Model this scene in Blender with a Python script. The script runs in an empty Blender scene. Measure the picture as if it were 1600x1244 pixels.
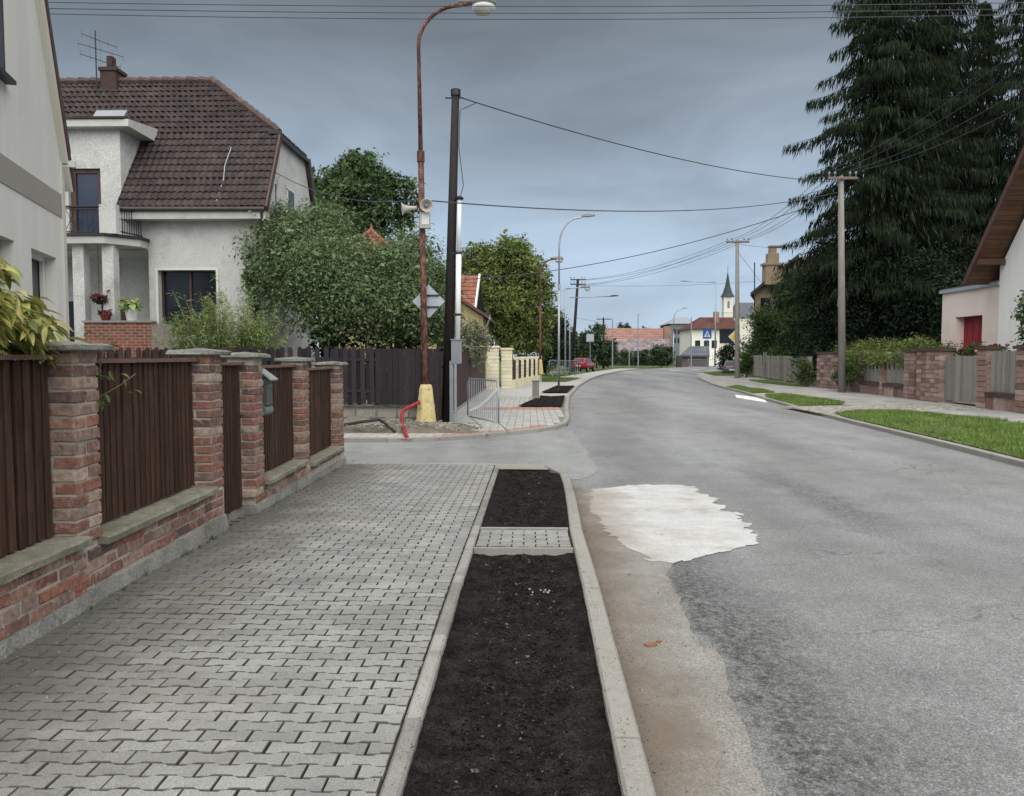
import bpy, bmesh, math, random
import numpy as np
from mathutils import Vector, Matrix

random.seed(7); np.random.seed(7)
R = random.uniform
SC = bpy.context.scene
COL = SC.collection

# ------------------------------------------------------------------ camera, world, sun, exposure
F, CX, CY, EYE = 1180.0, 800.0, 622.0, 1.55
PSI = math.atan(26 / F); TH = math.atan(64 / F)
cam = bpy.data.objects.new('camera', bpy.data.cameras.new('camera')); COL.objects.link(cam)
cam.data.sensor_width = 36.0; cam.data.lens = F / 1600 * 36
cam.data.clip_start = 0.05; cam.data.clip_end = 4000
cam.location = (0, 0, EYE); cam.rotation_euler = (math.pi / 2 - TH, 0, PSI)
SC.camera = cam

SUN_EL, SUN_AZ = math.radians(58), math.radians(176)       # high, behind the camera
W_ = bpy.data.worlds.new('World'); SC.world = W_; W_.use_nodes = True
nt = W_.node_tree; nt.nodes.clear()
def N(t, **k):
    n = nt.nodes.new(t)
    for a, b in k.items(): setattr(n, a, b)
    return n
wo = N('ShaderNodeOutputWorld'); bg = N('ShaderNodeBackground'); bg.inputs[1].default_value = 0.0545
nis = N('ShaderNodeTexSky', sky_type='NISHITA', sun_disc=False)
nis.sun_elevation = SUN_EL; nis.sun_rotation = SUN_AZ; nis.air_density = 1.0; nis.dust_density = 1.5
tc = N('ShaderNodeTexCoord'); sep = N('ShaderNodeSeparateXYZ'); nt.links.new(tc.outputs['Generated'], sep.inputs[0])
elev = N('ShaderNodeValToRGB')                              # grey cloud deck, bright and blue towards the horizon
cr = elev.color_ramp
cr.elements[0].position = 0.0; cr.elements[0].color = (2.5, 3.1, 3.85, 1)
cr.elements[1].position = 1.0; cr.elements[1].color = (1.15, 1.25, 1.32, 1)
for p, c in ((0.10, (2.3, 2.9, 3.65, 1)), (0.2, (1.85, 2.3, 2.82, 1)), (0.3, (1.36, 1.62, 1.9, 1)), (0.42, (.86, .99, 1.09, 1))):
    e = cr.elements.new(p); e.color = c
nt.links.new(sep.outputs[2], elev.inputs[0])
mp = N('ShaderNodeMapping'); mp.inputs['Scale'].default_value = (1.2, 1.2, 4.2)
nt.links.new(tc.outputs['Generated'], mp.inputs[0])
nz = N('ShaderNodeTexNoise'); nz.inputs['Scale'].default_value = 2.3; nz.inputs['Detail'].default_value = 6; nz.inputs['Roughness'].default_value = 0.52
nz.inputs['Distortion'].default_value = 0.4
nt.links.new(mp.outputs[0], nz.inputs['Vector'])
mr = N('ShaderNodeMapRange'); mr.inputs[1].default_value = 0.3; mr.inputs[2].default_value = 0.72; mr.inputs[3].default_value = 0.74; mr.inputs[4].default_value = 1.22
nt.links.new(nz.outputs['Fac'], mr.inputs[0])
mul = N('ShaderNodeVectorMath', operation='SCALE'); nt.links.new(elev.outputs[0], mul.inputs[0]); nt.links.new(mr.outputs[0], mul.inputs['Scale'])
mixs = N('ShaderNodeMix', data_type='RGBA'); mixs.inputs['Factor'].default_value = 0.94
nt.links.new(nis.outputs[0], mixs.inputs['A']); nt.links.new(mul.outputs[0], mixs.inputs['B'])
nt.links.new(mixs.outputs['Result'], bg.inputs[0]); nt.links.new(bg.outputs[0], wo.inputs[0])

sun = bpy.data.objects.new('sun', bpy.data.lights.new('sun', 'SUN')); COL.objects.link(sun)
sun.data.energy = 1.5; sun.data.angle = math.radians(108); sun.data.color = (1.0, 0.975, 0.94)
sv = Vector((math.sin(SUN_AZ) * math.cos(SUN_EL), math.cos(SUN_AZ) * math.cos(SUN_EL), math.sin(SUN_EL)))
sun.rotation_euler = sv.to_track_quat('Z', 'Y').to_euler(); sun.location = (0, -20, 60)
SC.view_settings.view_transform = 'Standard'; SC.view_settings.look = 'None'
SC.view_settings.exposure = 1.99; SC.view_settings.gamma = 1.0; SC.view_settings.use_curve_mapping = False

# ------------------------------------------------------------------ place helpers
def gz(Y):                                                  # the street dips past the fence, then climbs gently far away
    a = -0.17 * min(1, max(0, (Y - 5) / 7))
    return a + 0.34 * min(1, max(0, (Y - 45) / 40))
_f = Vector((-math.sin(PSI) * math.cos(TH), math.cos(PSI) * math.cos(TH), -math.sin(TH)))
_r = Vector((math.cos(PSI), math.sin(PSI), 0)); _u = _r.cross(_f)
def ray(px, py): return _f + _r * ((px - CX) / F) + _u * (-(py - CY) / F)
def at(px, py, Y):
    d = ray(px, py); d = d * (Y / d.y)
    return Vector((d.x, Y, EYE + d.z))
def gr(px, py, off=0.0):
    d = ray(px, py); Y = 5.0
    for _ in range(80): Y = 0.5 * Y + 0.5 * d.y * (gz(Y) + off - EYE) / d.z
    return at(px, py, Y)
def interp(tab, y):
    if y <= tab[0][0]: return tab[0][1]
    for (a, b), (c, d) in zip(tab, tab[1:]):
        if y <= c: return b + (d - b) * (y - a) / (c - a)
    return tab[-1][1]

# ------------------------------------------------------------------ object helpers
WL = {}                                                     # world origin that a thing's parts are measured from
def tag(o, label=None, cat=None, group=None, kind=None):
    if label: o['label'] = label
    if cat: o['category'] = cat
    if group: o['group'] = group
    if kind: o['kind'] = kind
    return o
def thing(name, label, cat, loc=(0, 0, 0), rz=0, group=None, local=False):
    o = bpy.data.objects.new(name, None); COL.objects.link(o)
    o.location = loc; o.rotation_euler = (0, 0, rz); o.empty_display_size = 0.2
    WL[o.name] = Vector((0, 0, 0)) if local else Vector(loc)
    return tag(o, label, cat, group)
def link(name, me, parent=None, loc=(0, 0, 0), rot=(0, 0, 0), scl=(1, 1, 1)):
    o = bpy.data.objects.new(name, me); COL.objects.link(o)
    o.rotation_euler = rot; o.scale = scl
    if parent:
        o.parent = parent; o.location = Vector(loc) - WL[parent.name]
    else: o.location = loc
    WL[o.name] = Vector(loc)
    return o
def dup(root, loc, rz=None, label=None, group=None):
    r = root.copy(); COL.objects.link(r); r.location = loc
    if rz is not None: r.rotation_euler = (0, 0, rz)
    if label: r['label'] = label
    if group: r['group'] = group
    for ch in list(root.children):
        c = ch.copy(); COL.objects.link(c); c.parent = r
        for g in ch.children:
            d = g.copy(); COL.objects.link(d); d.parent = c
    return r

class MB:
    def __init__(s): s.v = []; s.f = []
    def add(s, vs, fs):
        b = len(s.v); s.v += [tuple(p) for p in vs]; s.f += [tuple(i + b for i in f) for f in fs]; return s
    def box(s, c, d, rz=0, M=None):
        x, y, z = d[0] / 2, d[1] / 2, d[2] / 2
        vs = [Vector(p) for p in ((-x, -y, -z), (x, -y, -z), (x, y, -z), (-x, y, -z), (-x, -y, z), (x, -y, z), (x, y, z), (-x, y, z))]
        Q = M if M is not None else Matrix.Rotation(rz, 3, 'Z')
        return s.add([Q @ p + Vector(c) for p in vs], [(0, 3, 2, 1), (4, 5, 6, 7), (0, 1, 5, 4), (1, 2, 6, 5), (2, 3, 7, 6), (3, 0, 4, 7)])
    def b2(s, lo, hi): return s.box([(a + b) / 2 for a, b in zip(lo, hi)], [b - a for a, b in zip(lo, hi)])
    def beam(s, p0, p1, w, h, up=(0, 0, 1)):
        p0, p1 = Vector(p0), Vector(p1); t = (p1 - p0); L = t.length; t.normalize()
        sd = t.cross(Vector(up))
        if sd.length < 1e-4: sd = t.cross(Vector((0, 1, 0)))
        sd.normalize(); u = sd.cross(t)
        return s.box((p0 + p1) / 2, (w, L, h), M=Matrix((sd, t, u)).transposed())
    def tube(s, pts, r, n=8, cap=True):
        pts = [Vector(p) for p in pts]; m = len(pts); rs = r if isinstance(r, (list, tuple)) else [r] * m
        vs = []; a = None
        for i, p in enumerate(pts):
            t = (pts[min(i + 1, m - 1)] - pts[max(i - 1, 0)]).normalized()
            if a is None:
                a = t.cross(Vector((0.3, 1, 0.1)) if abs(t.y) < .9 else Vector((1, 0, 0))).normalized()
            a = (a - t * a.dot(t)).normalized(); b = t.cross(a)
            for k in range(n):
                w = 2 * math.pi * k / n; vs.append(p + (a * math.cos(w) + b * math.sin(w)) * rs[i])
        fs = [(i * n + k, i * n + (k + 1) % n, (i + 1) * n + (k + 1) % n, (i + 1) * n + k) for i in range(m - 1) for k in range(n)]
        if cap: fs += [tuple(range(n))[::-1], tuple((m - 1) * n + k for k in range(n))]
        return s.add(vs, fs)
    def lathe(s, prof, c=(0, 0, 0), n=14, M=None):
        vs = []
        for r, z in prof:
            for k in range(n):
                w = 2 * math.pi * k / n; p = Vector((r * math.cos(w), r * math.sin(w), z))
                vs.append((M @ p if M is not None else p) + Vector(c))
        m = len(prof)
        fs = [(i * n + k, i * n + (k + 1) % n, (i + 1) * n + (k + 1) % n, (i + 1) * n + k) for i in range(m - 1) for k in range(n)]
        fs += [tuple(range(n))[::-1], tuple((m - 1) * n + k for k in range(n))]
        return s.add(vs, fs)
    def ext(s, poly, vec):                                  # closed prism: polygon swept along a vector
        p = [Vector(q) for q in poly]; n = len(p); v = Vector(vec)
        return s.add(p + [q + v for q in p], [tuple(range(n))[::-1], tuple(range(n, 2 * n))] + [(i, (i + 1) % n, (i + 1) % n + n, i + n) for i in range(n)])
    def poly(s, pts): return s.add(pts, [tuple(range(len(pts)))])
    def build(s, name, mat, parent=None, loc=None, smooth=False, kind=None):
        me = bpy.data.meshes.new(name)
        o_ = Vector(loc) if loc is not None else (WL[parent.name] if parent else Vector((0, 0, 0)))
        me.from_pydata([Vector(p) - o_ for p in s.v], [], s.f)
        if mat: me.materials.append(mat)
        if smooth: me.polygons.foreach_set('use_smooth', [True] * len(me.polygons))
        bm = bmesh.new(); bm.from_mesh(me); bmesh.ops.recalc_face_normals(bm, faces=bm.faces); bm.to_mesh(me); bm.free()
        o = link(name, me, parent, o_)
        if kind: o['kind'] = kind
        return o

def npmesh(name, V, q, mat, parent=None, loc=None, kind=None, smooth=False):   # V (n*q,3): n polygons of q corners
    V = np.asarray(V, dtype=np.float32).reshape(-1, 3); n = len(V) // q
    o_ = Vector(loc) if loc is not None else (WL[parent.name] if parent else Vector((0, 0, 0)))
    V = V - np.array(o_, dtype=np.float32)
    me = bpy.data.meshes.new(name)
    me.vertices.add(len(V)); me.vertices.foreach_set('co', V.ravel())
    me.loops.add(n * q); me.loops.foreach_set('vertex_index', np.arange(n * q, dtype=np.int32))
    me.polygons.add(n); me.polygons.foreach_set('loop_start', np.arange(0, n * q, q, dtype=np.int32))
    me.materials.append(mat); me.update(calc_edges=True)
    o = link(name, me, parent, o_)
    if kind: o['kind'] = kind
    return o

def facade(mb, O, u, W, z0, z1, holes, depth, nrm):        # rectangular wall skin with recessed openings
    O, u, nrm = Vector(O), Vector(u), Vector(nrm)
    xs = sorted({0, W, *[h[0] for h in holes], *[h[1] for h in holes]}); zs = sorted({z0, z1, *[h[2] for h in holes], *[h[3] for h in holes]})
    P = lambda a, z, d=0: O + u * a + Vector((0, 0, z)) - nrm * d
    for a, b in zip(xs, xs[1:]):
        for c, d in zip(zs, zs[1:]):
            if any(h[0] <= a and b <= h[1] and h[2] <= c and d <= h[3] for h in holes): continue
            mb.poly([P(a, c), P(b, c), P(b, d), P(a, d)])
    for a, b, c, d in holes:
        for q in ([(a, c), (b, c)], [(b, c), (b, d)], [(b, d), (a, d)], [(a, d), (a, c)]):
            (x0, w0), (x1, w1) = q
            mb.poly([P(x0, w0), P(x1, w1), P(x1, w1, depth), P(x0, w0, depth)])
    return mb

# ------------------------------------------------------------------ materials
def mat(name, col, rough=0.8, var=0.15, scale=4.0, detail=6, bump=0.0, bscale=None, col2=None, metal=0.0, rnd=0.0, spec=0.3,
        streak=None, trans=0.0, fine=0.0, fscale=180.0, cols=None, stain=None):
    m = bpy.data.materials.new(name); m.use_nodes = True; t = m.node_tree; t.nodes.clear(); L = t.links.new
    def n(k, **a):
        x = t.nodes.new(k)
        for p, v in a.items(): setattr(x, p, v)
        return x
    out = n('ShaderNodeOutputMaterial'); bs = n('ShaderNodeBsdfPrincipled')
    bs.inputs['Roughness'].default_value = rough; bs.inputs['Metallic'].default_value = metal; bs.inputs['Specular IOR Level'].default_value = spec
    geo = n('ShaderNodeNewGeometry'); co = geo.outputs['Position']
    if streak:
        mpn = n('ShaderNodeMapping'); mpn.inputs['Scale'].default_value = streak; L(co, mpn.inputs[0]); cs = mpn.outputs[0]
    else: cs = co
    no = n('ShaderNodeTexNoise'); no.inputs['Scale'].default_value = scale; no.inputs['Detail'].default_value = detail; no.inputs['Roughness'].default_value = 0.6
    L(cs, no.inputs['Vector'])
    c4 = lambda c: (c[0], c[1], c[2], 1)
    if cols:                                                # a palette picked per piece
        oi = n('ShaderNodeObjectInfo'); ad = n('ShaderNodeMath', operation='ADD'); L(oi.outputs['Random'], ad.inputs[0]); L(geo.outputs['Random Per Island'], ad.inputs[1])
        fr = n('ShaderNodeMath', operation='FRACT'); L(ad.outputs[0], fr.inputs[0])
        rp = n('ShaderNodeValToRGB'); rp.color_ramp.interpolation = 'LINEAR'
        rp.color_ramp.elements[0].color = c4(cols[0]); rp.color_ramp.elements[1].color = c4(cols[-1])
        for i, c in enumerate(cols[1:-1]): rp.color_ramp.elements.new((i + 1) / (len(cols) - 1)).color = c4(c)
        L(fr.outputs[0], rp.inputs[0]); base = rp.outputs[0]
    else:
        rgb = n('ShaderNodeRGB'); rgb.outputs[0].default_value = c4(col); base = rgb.outputs[0]
    if col2:
        mx = n('ShaderNodeMix', data_type='RGBA'); mx.inputs['B'].default_value = c4(col2)
        rg = n('ShaderNodeMapRange'); rg.inputs[1].default_value = 0.45; rg.inputs[2].default_value = 0.62
        L(no.outputs['Fac'], rg.inputs[0]); L(rg.outputs[0], mx.inputs['Factor']); L(base, mx.inputs['A']); base = mx.outputs['Result']
    def scaled(base, src, lo, hi, a=0.3, b=0.7):
        g = n('ShaderNodeMapRange'); g.inputs[1].default_value = a; g.inputs[2].default_value = b; g.inputs[3].default_value = lo; g.inputs[4].default_value = hi
        L(src, g.inputs[0]); v = n('ShaderNodeVectorMath', operation='SCALE'); L(base, v.inputs[0]); L(g.outputs[0], v.inputs['Scale']); return v.outputs[0]
    if var: base = scaled(base, no.outputs['Fac'], 1 - var, 1 + var)
    if fine:
        fn = n('ShaderNodeTexNoise'); fn.inputs['Scale'].default_value = fscale; fn.inputs['Detail'].default_value = 3; L(co, fn.inputs['Vector'])
        base = scaled(base, fn.outputs['Fac'], 1 - fine, 1 + fine)
    if rnd:
        oi = n('ShaderNodeObjectInfo'); ad = n('ShaderNodeMath', operation='ADD'); L(oi.outputs['Random'], ad.inputs[0]); L(geo.outputs['Random Per Island'], ad.inputs[1])
        fr = n('ShaderNodeMath', operation='FRACT'); L(ad.outputs[0], fr.inputs[0]); base = scaled(base, fr.outputs[0], 1 - rnd, 1 + rnd, 0, 1)
    if stain:                                               # blotches of dirt or lichen: colour, scale, low, high
        sn = n('ShaderNodeTexNoise'); sn.inputs['Scale'].default_value = stain[1]; sn.inputs['Detail'].default_value = 8; sn.inputs['Roughness'].default_value = 0.7; L(co, sn.inputs['Vector'])
        sg = n('ShaderNodeMapRange'); sg.inputs[1].default_value = stain[2]; sg.inputs[2].default_value = stain[3]; L(sn.outputs['Fac'], sg.inputs[0])
        mx = n('ShaderNodeMix', data_type='RGBA'); mx.inputs['B'].default_value = c4(stain[0]); L(sg.outputs[0], mx.inputs['Factor']); L(base, mx.inputs['A']); base = mx.outputs['Result']
    L(base, bs.inputs['Base Color'])
    if bump:
        bn = n('ShaderNodeTexNoise'); bn.inputs['Scale'].default_value = bscale or scale * 4; bn.inputs['Detail'].default_value = 5; L(cs, bn.inputs['Vector'])
        bp = n('ShaderNodeBump'); bp.inputs['Strength'].default_value = 0.6; bp.inputs['Distance'].default_value = bump
        L(bn.outputs['Fac'], bp.inputs['Height']); L(bp.outputs[0], bs.inputs['Normal'])
    if trans:
        tr = n('ShaderNodeBsdfTranslucent'); L(base, tr.inputs[0]); ms = n('ShaderNodeMixShader'); ms.inputs[0].default_value = trans
        L(bs.outputs[0], ms.inputs[1]); L(tr.outputs[0], ms.inputs[2]); L(ms.outputs[0], out.inputs[0])
    else: L(bs.outputs[0], out.inputs[0])
    return m

BRICKS = [(.15, .075, .06), (.24, .11, .08), (.12, .08, .068), (.30, .205, .16), (.25, .095, .062), (.17, .105, .088), (.33, .255, .20), (.21, .115, .09), (.10, .065, .056), (.27, .15, .115)]
M = dict(
    paver=mat('paver_concrete', (.222, .222, .212), .9, .2, 1.6, fine=.26, fscale=140, rnd=.15, bump=.004, bscale=160, stain=((.17, .168, .15), 1.3, .55, .78)),
    paver_red=mat('paver_red', (.34, .19, .17), .9, .15, 2, fine=.2, rnd=.1, bump=.003, bscale=120),
    kerb=mat('kerb_concrete', (.255, .246, .222), .9, .13, 3, fine=.16, fscale=120, rnd=.08, bump=.003, bscale=130, stain=((.165, .15, .125), 3, .48, .74)),
    soil=mat('black_soil', (.0165, .015, .0138), .95, .6, 9, spec=.04, fine=.6, fscale=90, bump=.03, bscale=70),
    clod=mat('soil_clod', None, .95, .3, 9, spec=.05, cols=[(.009, .008, .007), (.018, .016, .015), (.011, .010, .009), (.03, .027, .024), (.014, .0125, .0115), (.05, .045, .04)], fine=.5, fscale=120, bump=.01, bscale=90),
    pebble=mat('pebble', (.085, .078, .068), .8, .3, 9, rnd=.5),
    grass_base=mat('grass_ground', (.06, .09, .025), .95, .4, 5, fine=.4, fscale=60, bump=.02, bscale=50),
    grass=mat('grass_blade', None, .6, .35, 1.6, cols=[(.10, .175, .03), (.14, .22, .04), (.09, .15, .03), (.12, .20, .035), (.155, .21, .05), (.105, .185, .03), (.24, .22, .10)], stain=((.16, .155, .06), 1.3, .56, .74), trans=.25),
    brick=mat('old_brick', None, .9, .42, 22, cols=BRICKS, fine=.18, fscale=90, bump=.008, bscale=45, stain=((.36, .30, .24), 19, .55, .72)),
    mortar=mat('mortar', (.36, .325, .285), .95, .25, 9, fine=.2, bump=.006, bscale=60),
    mortar_dark=mat('mortar_grey', (.26, .25, .225), .95, .25, 5, fine=.2, bump=.006, bscale=60, stain=((.13, .13, .115), 5, .5, .65)),
    coping=mat('coping_concrete', (.22, .21, .17), .95, .2, 6, fine=.3, fscale=80, bump=.01, bscale=60, stain=((.135, .13, .085), 7, .42, .66)),
    cap=mat('cap_concrete', (.185, .182, .165), .95, .25, 7, fine=.3, fscale=70, bump=.012, bscale=55, stain=((.085, .088, .07), 9, .46, .66)),
    slat=mat('brown_slat', (.052, .029, .0205), .7, .4, 3, spec=.14, rnd=.25, streak=(9, 9, 1.2), fine=.15, bump=.002, bscale=30, stain=((.12, .085, .068), 18, .64, .78)),
    rail=mat('faded_rail', (.14, .085, .065), .7, .25, 5, streak=(6, 1, 6), fine=.2),
    beige=mat('beige_render', (.64, .625, .585), .9, .09, 1.2, streak=(1.6, 1.6, .22), fine=.06, fscale=60, bump=.002, bscale=90),
    band=mat('taupe_band', (.30, .275, .25), .9, .05, 1, fine=.05),
    trim=mat('corner_trim', (.55, .52, .46), .9, .05, 1, fine=.05),
    stucco=mat('grey_stucco', (.50, .495, .475), .95, .12, .9, fine=.2, fscale=28, bump=.012, bscale=24, stain=((.30, .295, .28), 1.2, .52, .75)),
    eave=mat('pale_eave', (.46, .455, .43), .8, .1, 3),
    roof=mat('brown_roof_tile', (.034, .023, .0215), .75, .25, 1.1, rnd=.28, fine=.2, fscale=18, stain=((.066, .054, .05), 2.2, .5, .75)),
    redroof=mat('red_roof_tile', (.22, .085, .055), .8, .25, 1.5, rnd=.25, stain=((.27, .17, .13), 2.5, .52, .75)),
    farroof=mat('faded_red_roof', (.24, .135, .108), .85, .15, .6, rnd=.1),
    brownroof=mat('brown_hip_roof', (.095, .04, .033), .85, .15, .6, rnd=.15),
    greyroof=mat('grey_slate_roof', (.10, .105, .125), .8, .15, .8, rnd=.12),
    ridge=mat('ridge_tile', (.085, .058, .052), .8, .2, 4, rnd=.2),
    chim=mat('chimney_brick', (.055, .034, .03), .9, .25, 8, bump=.01, bscale=20),
    redbrick=mat('terrace_brick', (.23, .075, .045), .85, .2, 5, rnd=.25),
    dkmetal=mat('dark_metal', (.022, .023, .026), .45, .2, 5, metal=.4, spec=.5),
    gutter=mat('dark_gutter', (.055, .045, .042), .5, .2, 5),
    glass=mat('window_glass', (.014, .017, .022), .12, .1, 1, spec=.3),
    glassblue=mat('door_glass', (.03, .042, .072), .15, .15, 1, spec=.22),
    wframe=mat('brown_window_frame', (.075, .04, .03), .6, .2, 6),
    white=mat('white_paint', (.62, .62, .60), .6, .05, 3),
    lace=mat('window_reveal_white', (.62, .61, .57), .8, .06, 3),
    picket=mat('dark_picket', (.020, .016, .020), .7, .3, 3, rnd=.35, streak=(8, 8, 1), fine=.2),
    brownpicket=mat('brown_picket', (.045, .024, .022), .7, .3, 3, rnd=.3, streak=(8, 8, 1)),
    greywood=mat('weathered_wood', (.22, .21, .185), .9, .25, 3, rnd=.22, streak=(10, 10, .8), fine=.2, bump=.002, bscale=30),
    rust=mat('rusty_steel', (.07, .032, .026), .85, .3, 4, fine=.25, fscale=40, col2=(.16, .072, .05), streak=(4, 4, 1.4)),
    galv=mat('galvanised_steel', (.30, .32, .34), .45, .1, 3, metal=.6, spec=.5),
    lampgrey=mat('lamp_housing', (.20, .205, .21), .5, .1, 4),
    branch=mat('spruce_branch', (.022, .017, .014), .95, .3, 6, spec=.05),
    skylight=mat('skylight_glass', (.20, .21, .23), .3, .05, 2),
    lens=mat('lamp_lens', (.5, .5, .47), .2, .08, 6, spec=.6),
    tarpole=mat('tarred_pole', (.013, .009, .009), .75, .4, 4, streak=(12, 12, .6), fine=.3, fscale=40, bump=.004, bscale=20),
    greypole=mat('weathered_pole', (.16, .135, .115), .9, .25, 4, streak=(12, 12, .6), fine=.2),
    concpole=mat('concrete_pole', (.19, .18, .162), .9, .15, 2, streak=(3, 3, .6), fine=.2, fscale=50, bump=.003, bscale=40),
    yellowconc=mat('yellow_base_paint', (.55, .46, .22), .85, .12, 5, stain=((.30, .23, .14), 5, .50, .68), fine=.2, fscale=30),
    pvc=mat('white_pvc', (.72, .73, .73), .4, .05, 3),
    meter=mat('grey_meter_box', (.20, .215, .23), .5, .08, 3),
    hose=mat('red_conduit', (.27, .022, .034), .6, .25, 9),
    black=mat('black_pipe', (.015, .015, .016), .5, .2, 6),
    cream=mat('cream_speaker', (.38, .365, .31), .5, .08, 6),
    sign=mat('sign_back', (.34, .37, .40), .4, .08, 3, metal=.3),
    blue=mat('sign_blue', (.015, .11, .42), .4, .05, 3),
    signyellow=mat('sign_yellow', (.75, .55, .03), .4, .05, 3),
    yellowwall=mat('yellow_plaster', (.40, .32, .165), .9, .1, 1, fine=.1, fscale=30),
    yellowblock=mat('cream_block', (.62, .575, .42), .9, .1, 3, rnd=.1, fine=.15, fscale=30, bump=.01, bscale=25),
    redstone=mat('red_sandstone', None, .9, .2, 6, cols=[(.205, .11, .095), (.29, .19, .165), (.145, .086, .077), (.36, .265, .235), (.235, .14, .12)], fine=.2, fscale=25, bump=.015, bscale=14),
    stonecap=mat('stone_cap', (.075, .05, .043), .95, .25, 4, fine=.2, bump=.01, bscale=20),
    stone=mat('grey_stone', None, .95, .2, 4, cols=[(.22, .21, .185), (.28, .26, .225), (.18, .175, .155), (.25, .22, .185)], fine=.2, fscale=30, bump=.02, bscale=14),
    dirt=mat('dug_dirt', (.15, .13, .105), .95, .3, 3, fine=.3, fscale=40, bump=.03, bscale=18),
    whitewall=mat('white_render', (.80, .79, .765), .9, .06, 1.2, streak=(1.6, 1.6, .22), fine=.05),
    pink=mat('pink_render', (.74, .62, .57), .9, .06, .8, stain=((.63, .54, .50), .7, .5, .75)),
    reddoor=mat('red_door', (.26, .018, .03), .5, .12, 2),
    soffit=mat('varnished_soffit', (.11, .054, .031), .6, .2, 3, rnd=.25),
    fascia=mat('brown_fascia', (.085, .045, .04), .6, .2, 3),
    bark=mat('bark', (.055, .042, .032), .95, .35, 6, bump=.02, bscale=25, streak=(4, 4, 1)),
    leaf_apple=mat('apple_leaf', (.135, .19, .088), .6, .2, .7, rnd=.5, trans=.25, spec=.12),
    leaf_dark=mat('walnut_leaf', (.064, .10, .04), .6, .25, .4, rnd=.5, trans=.25, spec=.12),
    leaf_mid=mat('lime_leaf', (.14, .18, .055), .6, .25, .35, rnd=.5, trans=.28, spec=.12),
    leaf_bush=mat('hedge_leaf', (.06, .095, .028), .6, .3, .6, rnd=.5, trans=.25, spec=.12),
    leaf_yew=mat('yew_leaf', (.016, .029, .016), .65, .3, .5, rnd=.5, trans=.1, spec=.12),
    leaf_hedge=mat('yellow_hedge_leaf', (.13, .165, .05), .6, .25, .8, rnd=.5, trans=.25, spec=.12),
    leaf_silver=mat('silver_leaf', (.20, .215, .135), .7, .25, .8, rnd=.45, trans=.2, spec=.12),
    leaf_bamboo=mat('bamboo_leaf', (.25, .31, .12), .6, .25, 1, rnd=.5, trans=.3, spec=.12),
    leaf_gold=mat('golden_leaf', None, .42, .2, 5, cols=[(.24, .25, .045), (.42, .38, .10), (.10, .145, .03), (.48, .43, .16), (.19, .21, .04), (.34, .30, .085), (.075, .115, .028), (.30, .26, .07)], trans=.25, spec=.3),
    leaf_climb=mat('climber_leaf', (.075, .11, .035), .5, .25, 5, rnd=.4, trans=.2, spec=.12),
    leaf_far=mat('far_leaf', (.042, .064, .032), .7, .3, .2, rnd=.4, trans=.15, spec=.12),
    needle=mat('spruce_needle', (.0165, .0255, .014), .8, .3, .5, rnd=.55, trans=.06, spec=.05),
    twig=mat('twig', (.10, .085, .045), .9, .2, 9),
    flower=mat('red_flower', (.09, .026, .025), .6, .2, 9, rnd=.4),
    pinkflower=mat('pink_rose', (.62, .22, .24), .6, .2, 9, rnd=.4),
    carred=mat('red_car_paint', (.26, .010, .032), .25, .05, 1, spec=.6),
    cardark=mat('dark_car_paint', (.05, .055, .065), .3, .05, 1, spec=.6),
    tyre=mat('tyre', (.012, .012, .012), .85, .1, 5),
    rearlight=mat('rear_light', (.35, .005, .005), .2, .05, 3),
    wire=mat('wire', (.055, .058, .064), .6, .05, 3),
    farwhite=mat('far_white_wall', (.72, .70, .62), .9, .05, .3),
    fargrey=mat('far_grey_wall', (.14, .15, .16), .9, .08, .2),
    farbrown=mat('far_brown_shed', (.10, .085, .085), .9, .2, .4),
    tanwall=mat('tan_render', (.27, .205, .145), .9, .15, .6),
    tower=mat('tower_render', (.58, .565, .49), .9, .06, .2),
    spire=mat('spire_slate', (.035, .048, .052), .8, .1, .3),
    tape=mat('white_tape', (.7, .68, .66), .6, .1, 20),
    cobble=mat('cobble', (.27, .255, .22), .9, .1, 2, rnd=.3, fine=.2),
    paint=mat('road_paint', (.62, .62, .60), .8, .15, 3, fine=.2, stain=((.3, .3, .3), 6, .55, .7)),
    terracotta=mat('red_pot', (.14, .022, .02), .6, .1, 5),
)
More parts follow.
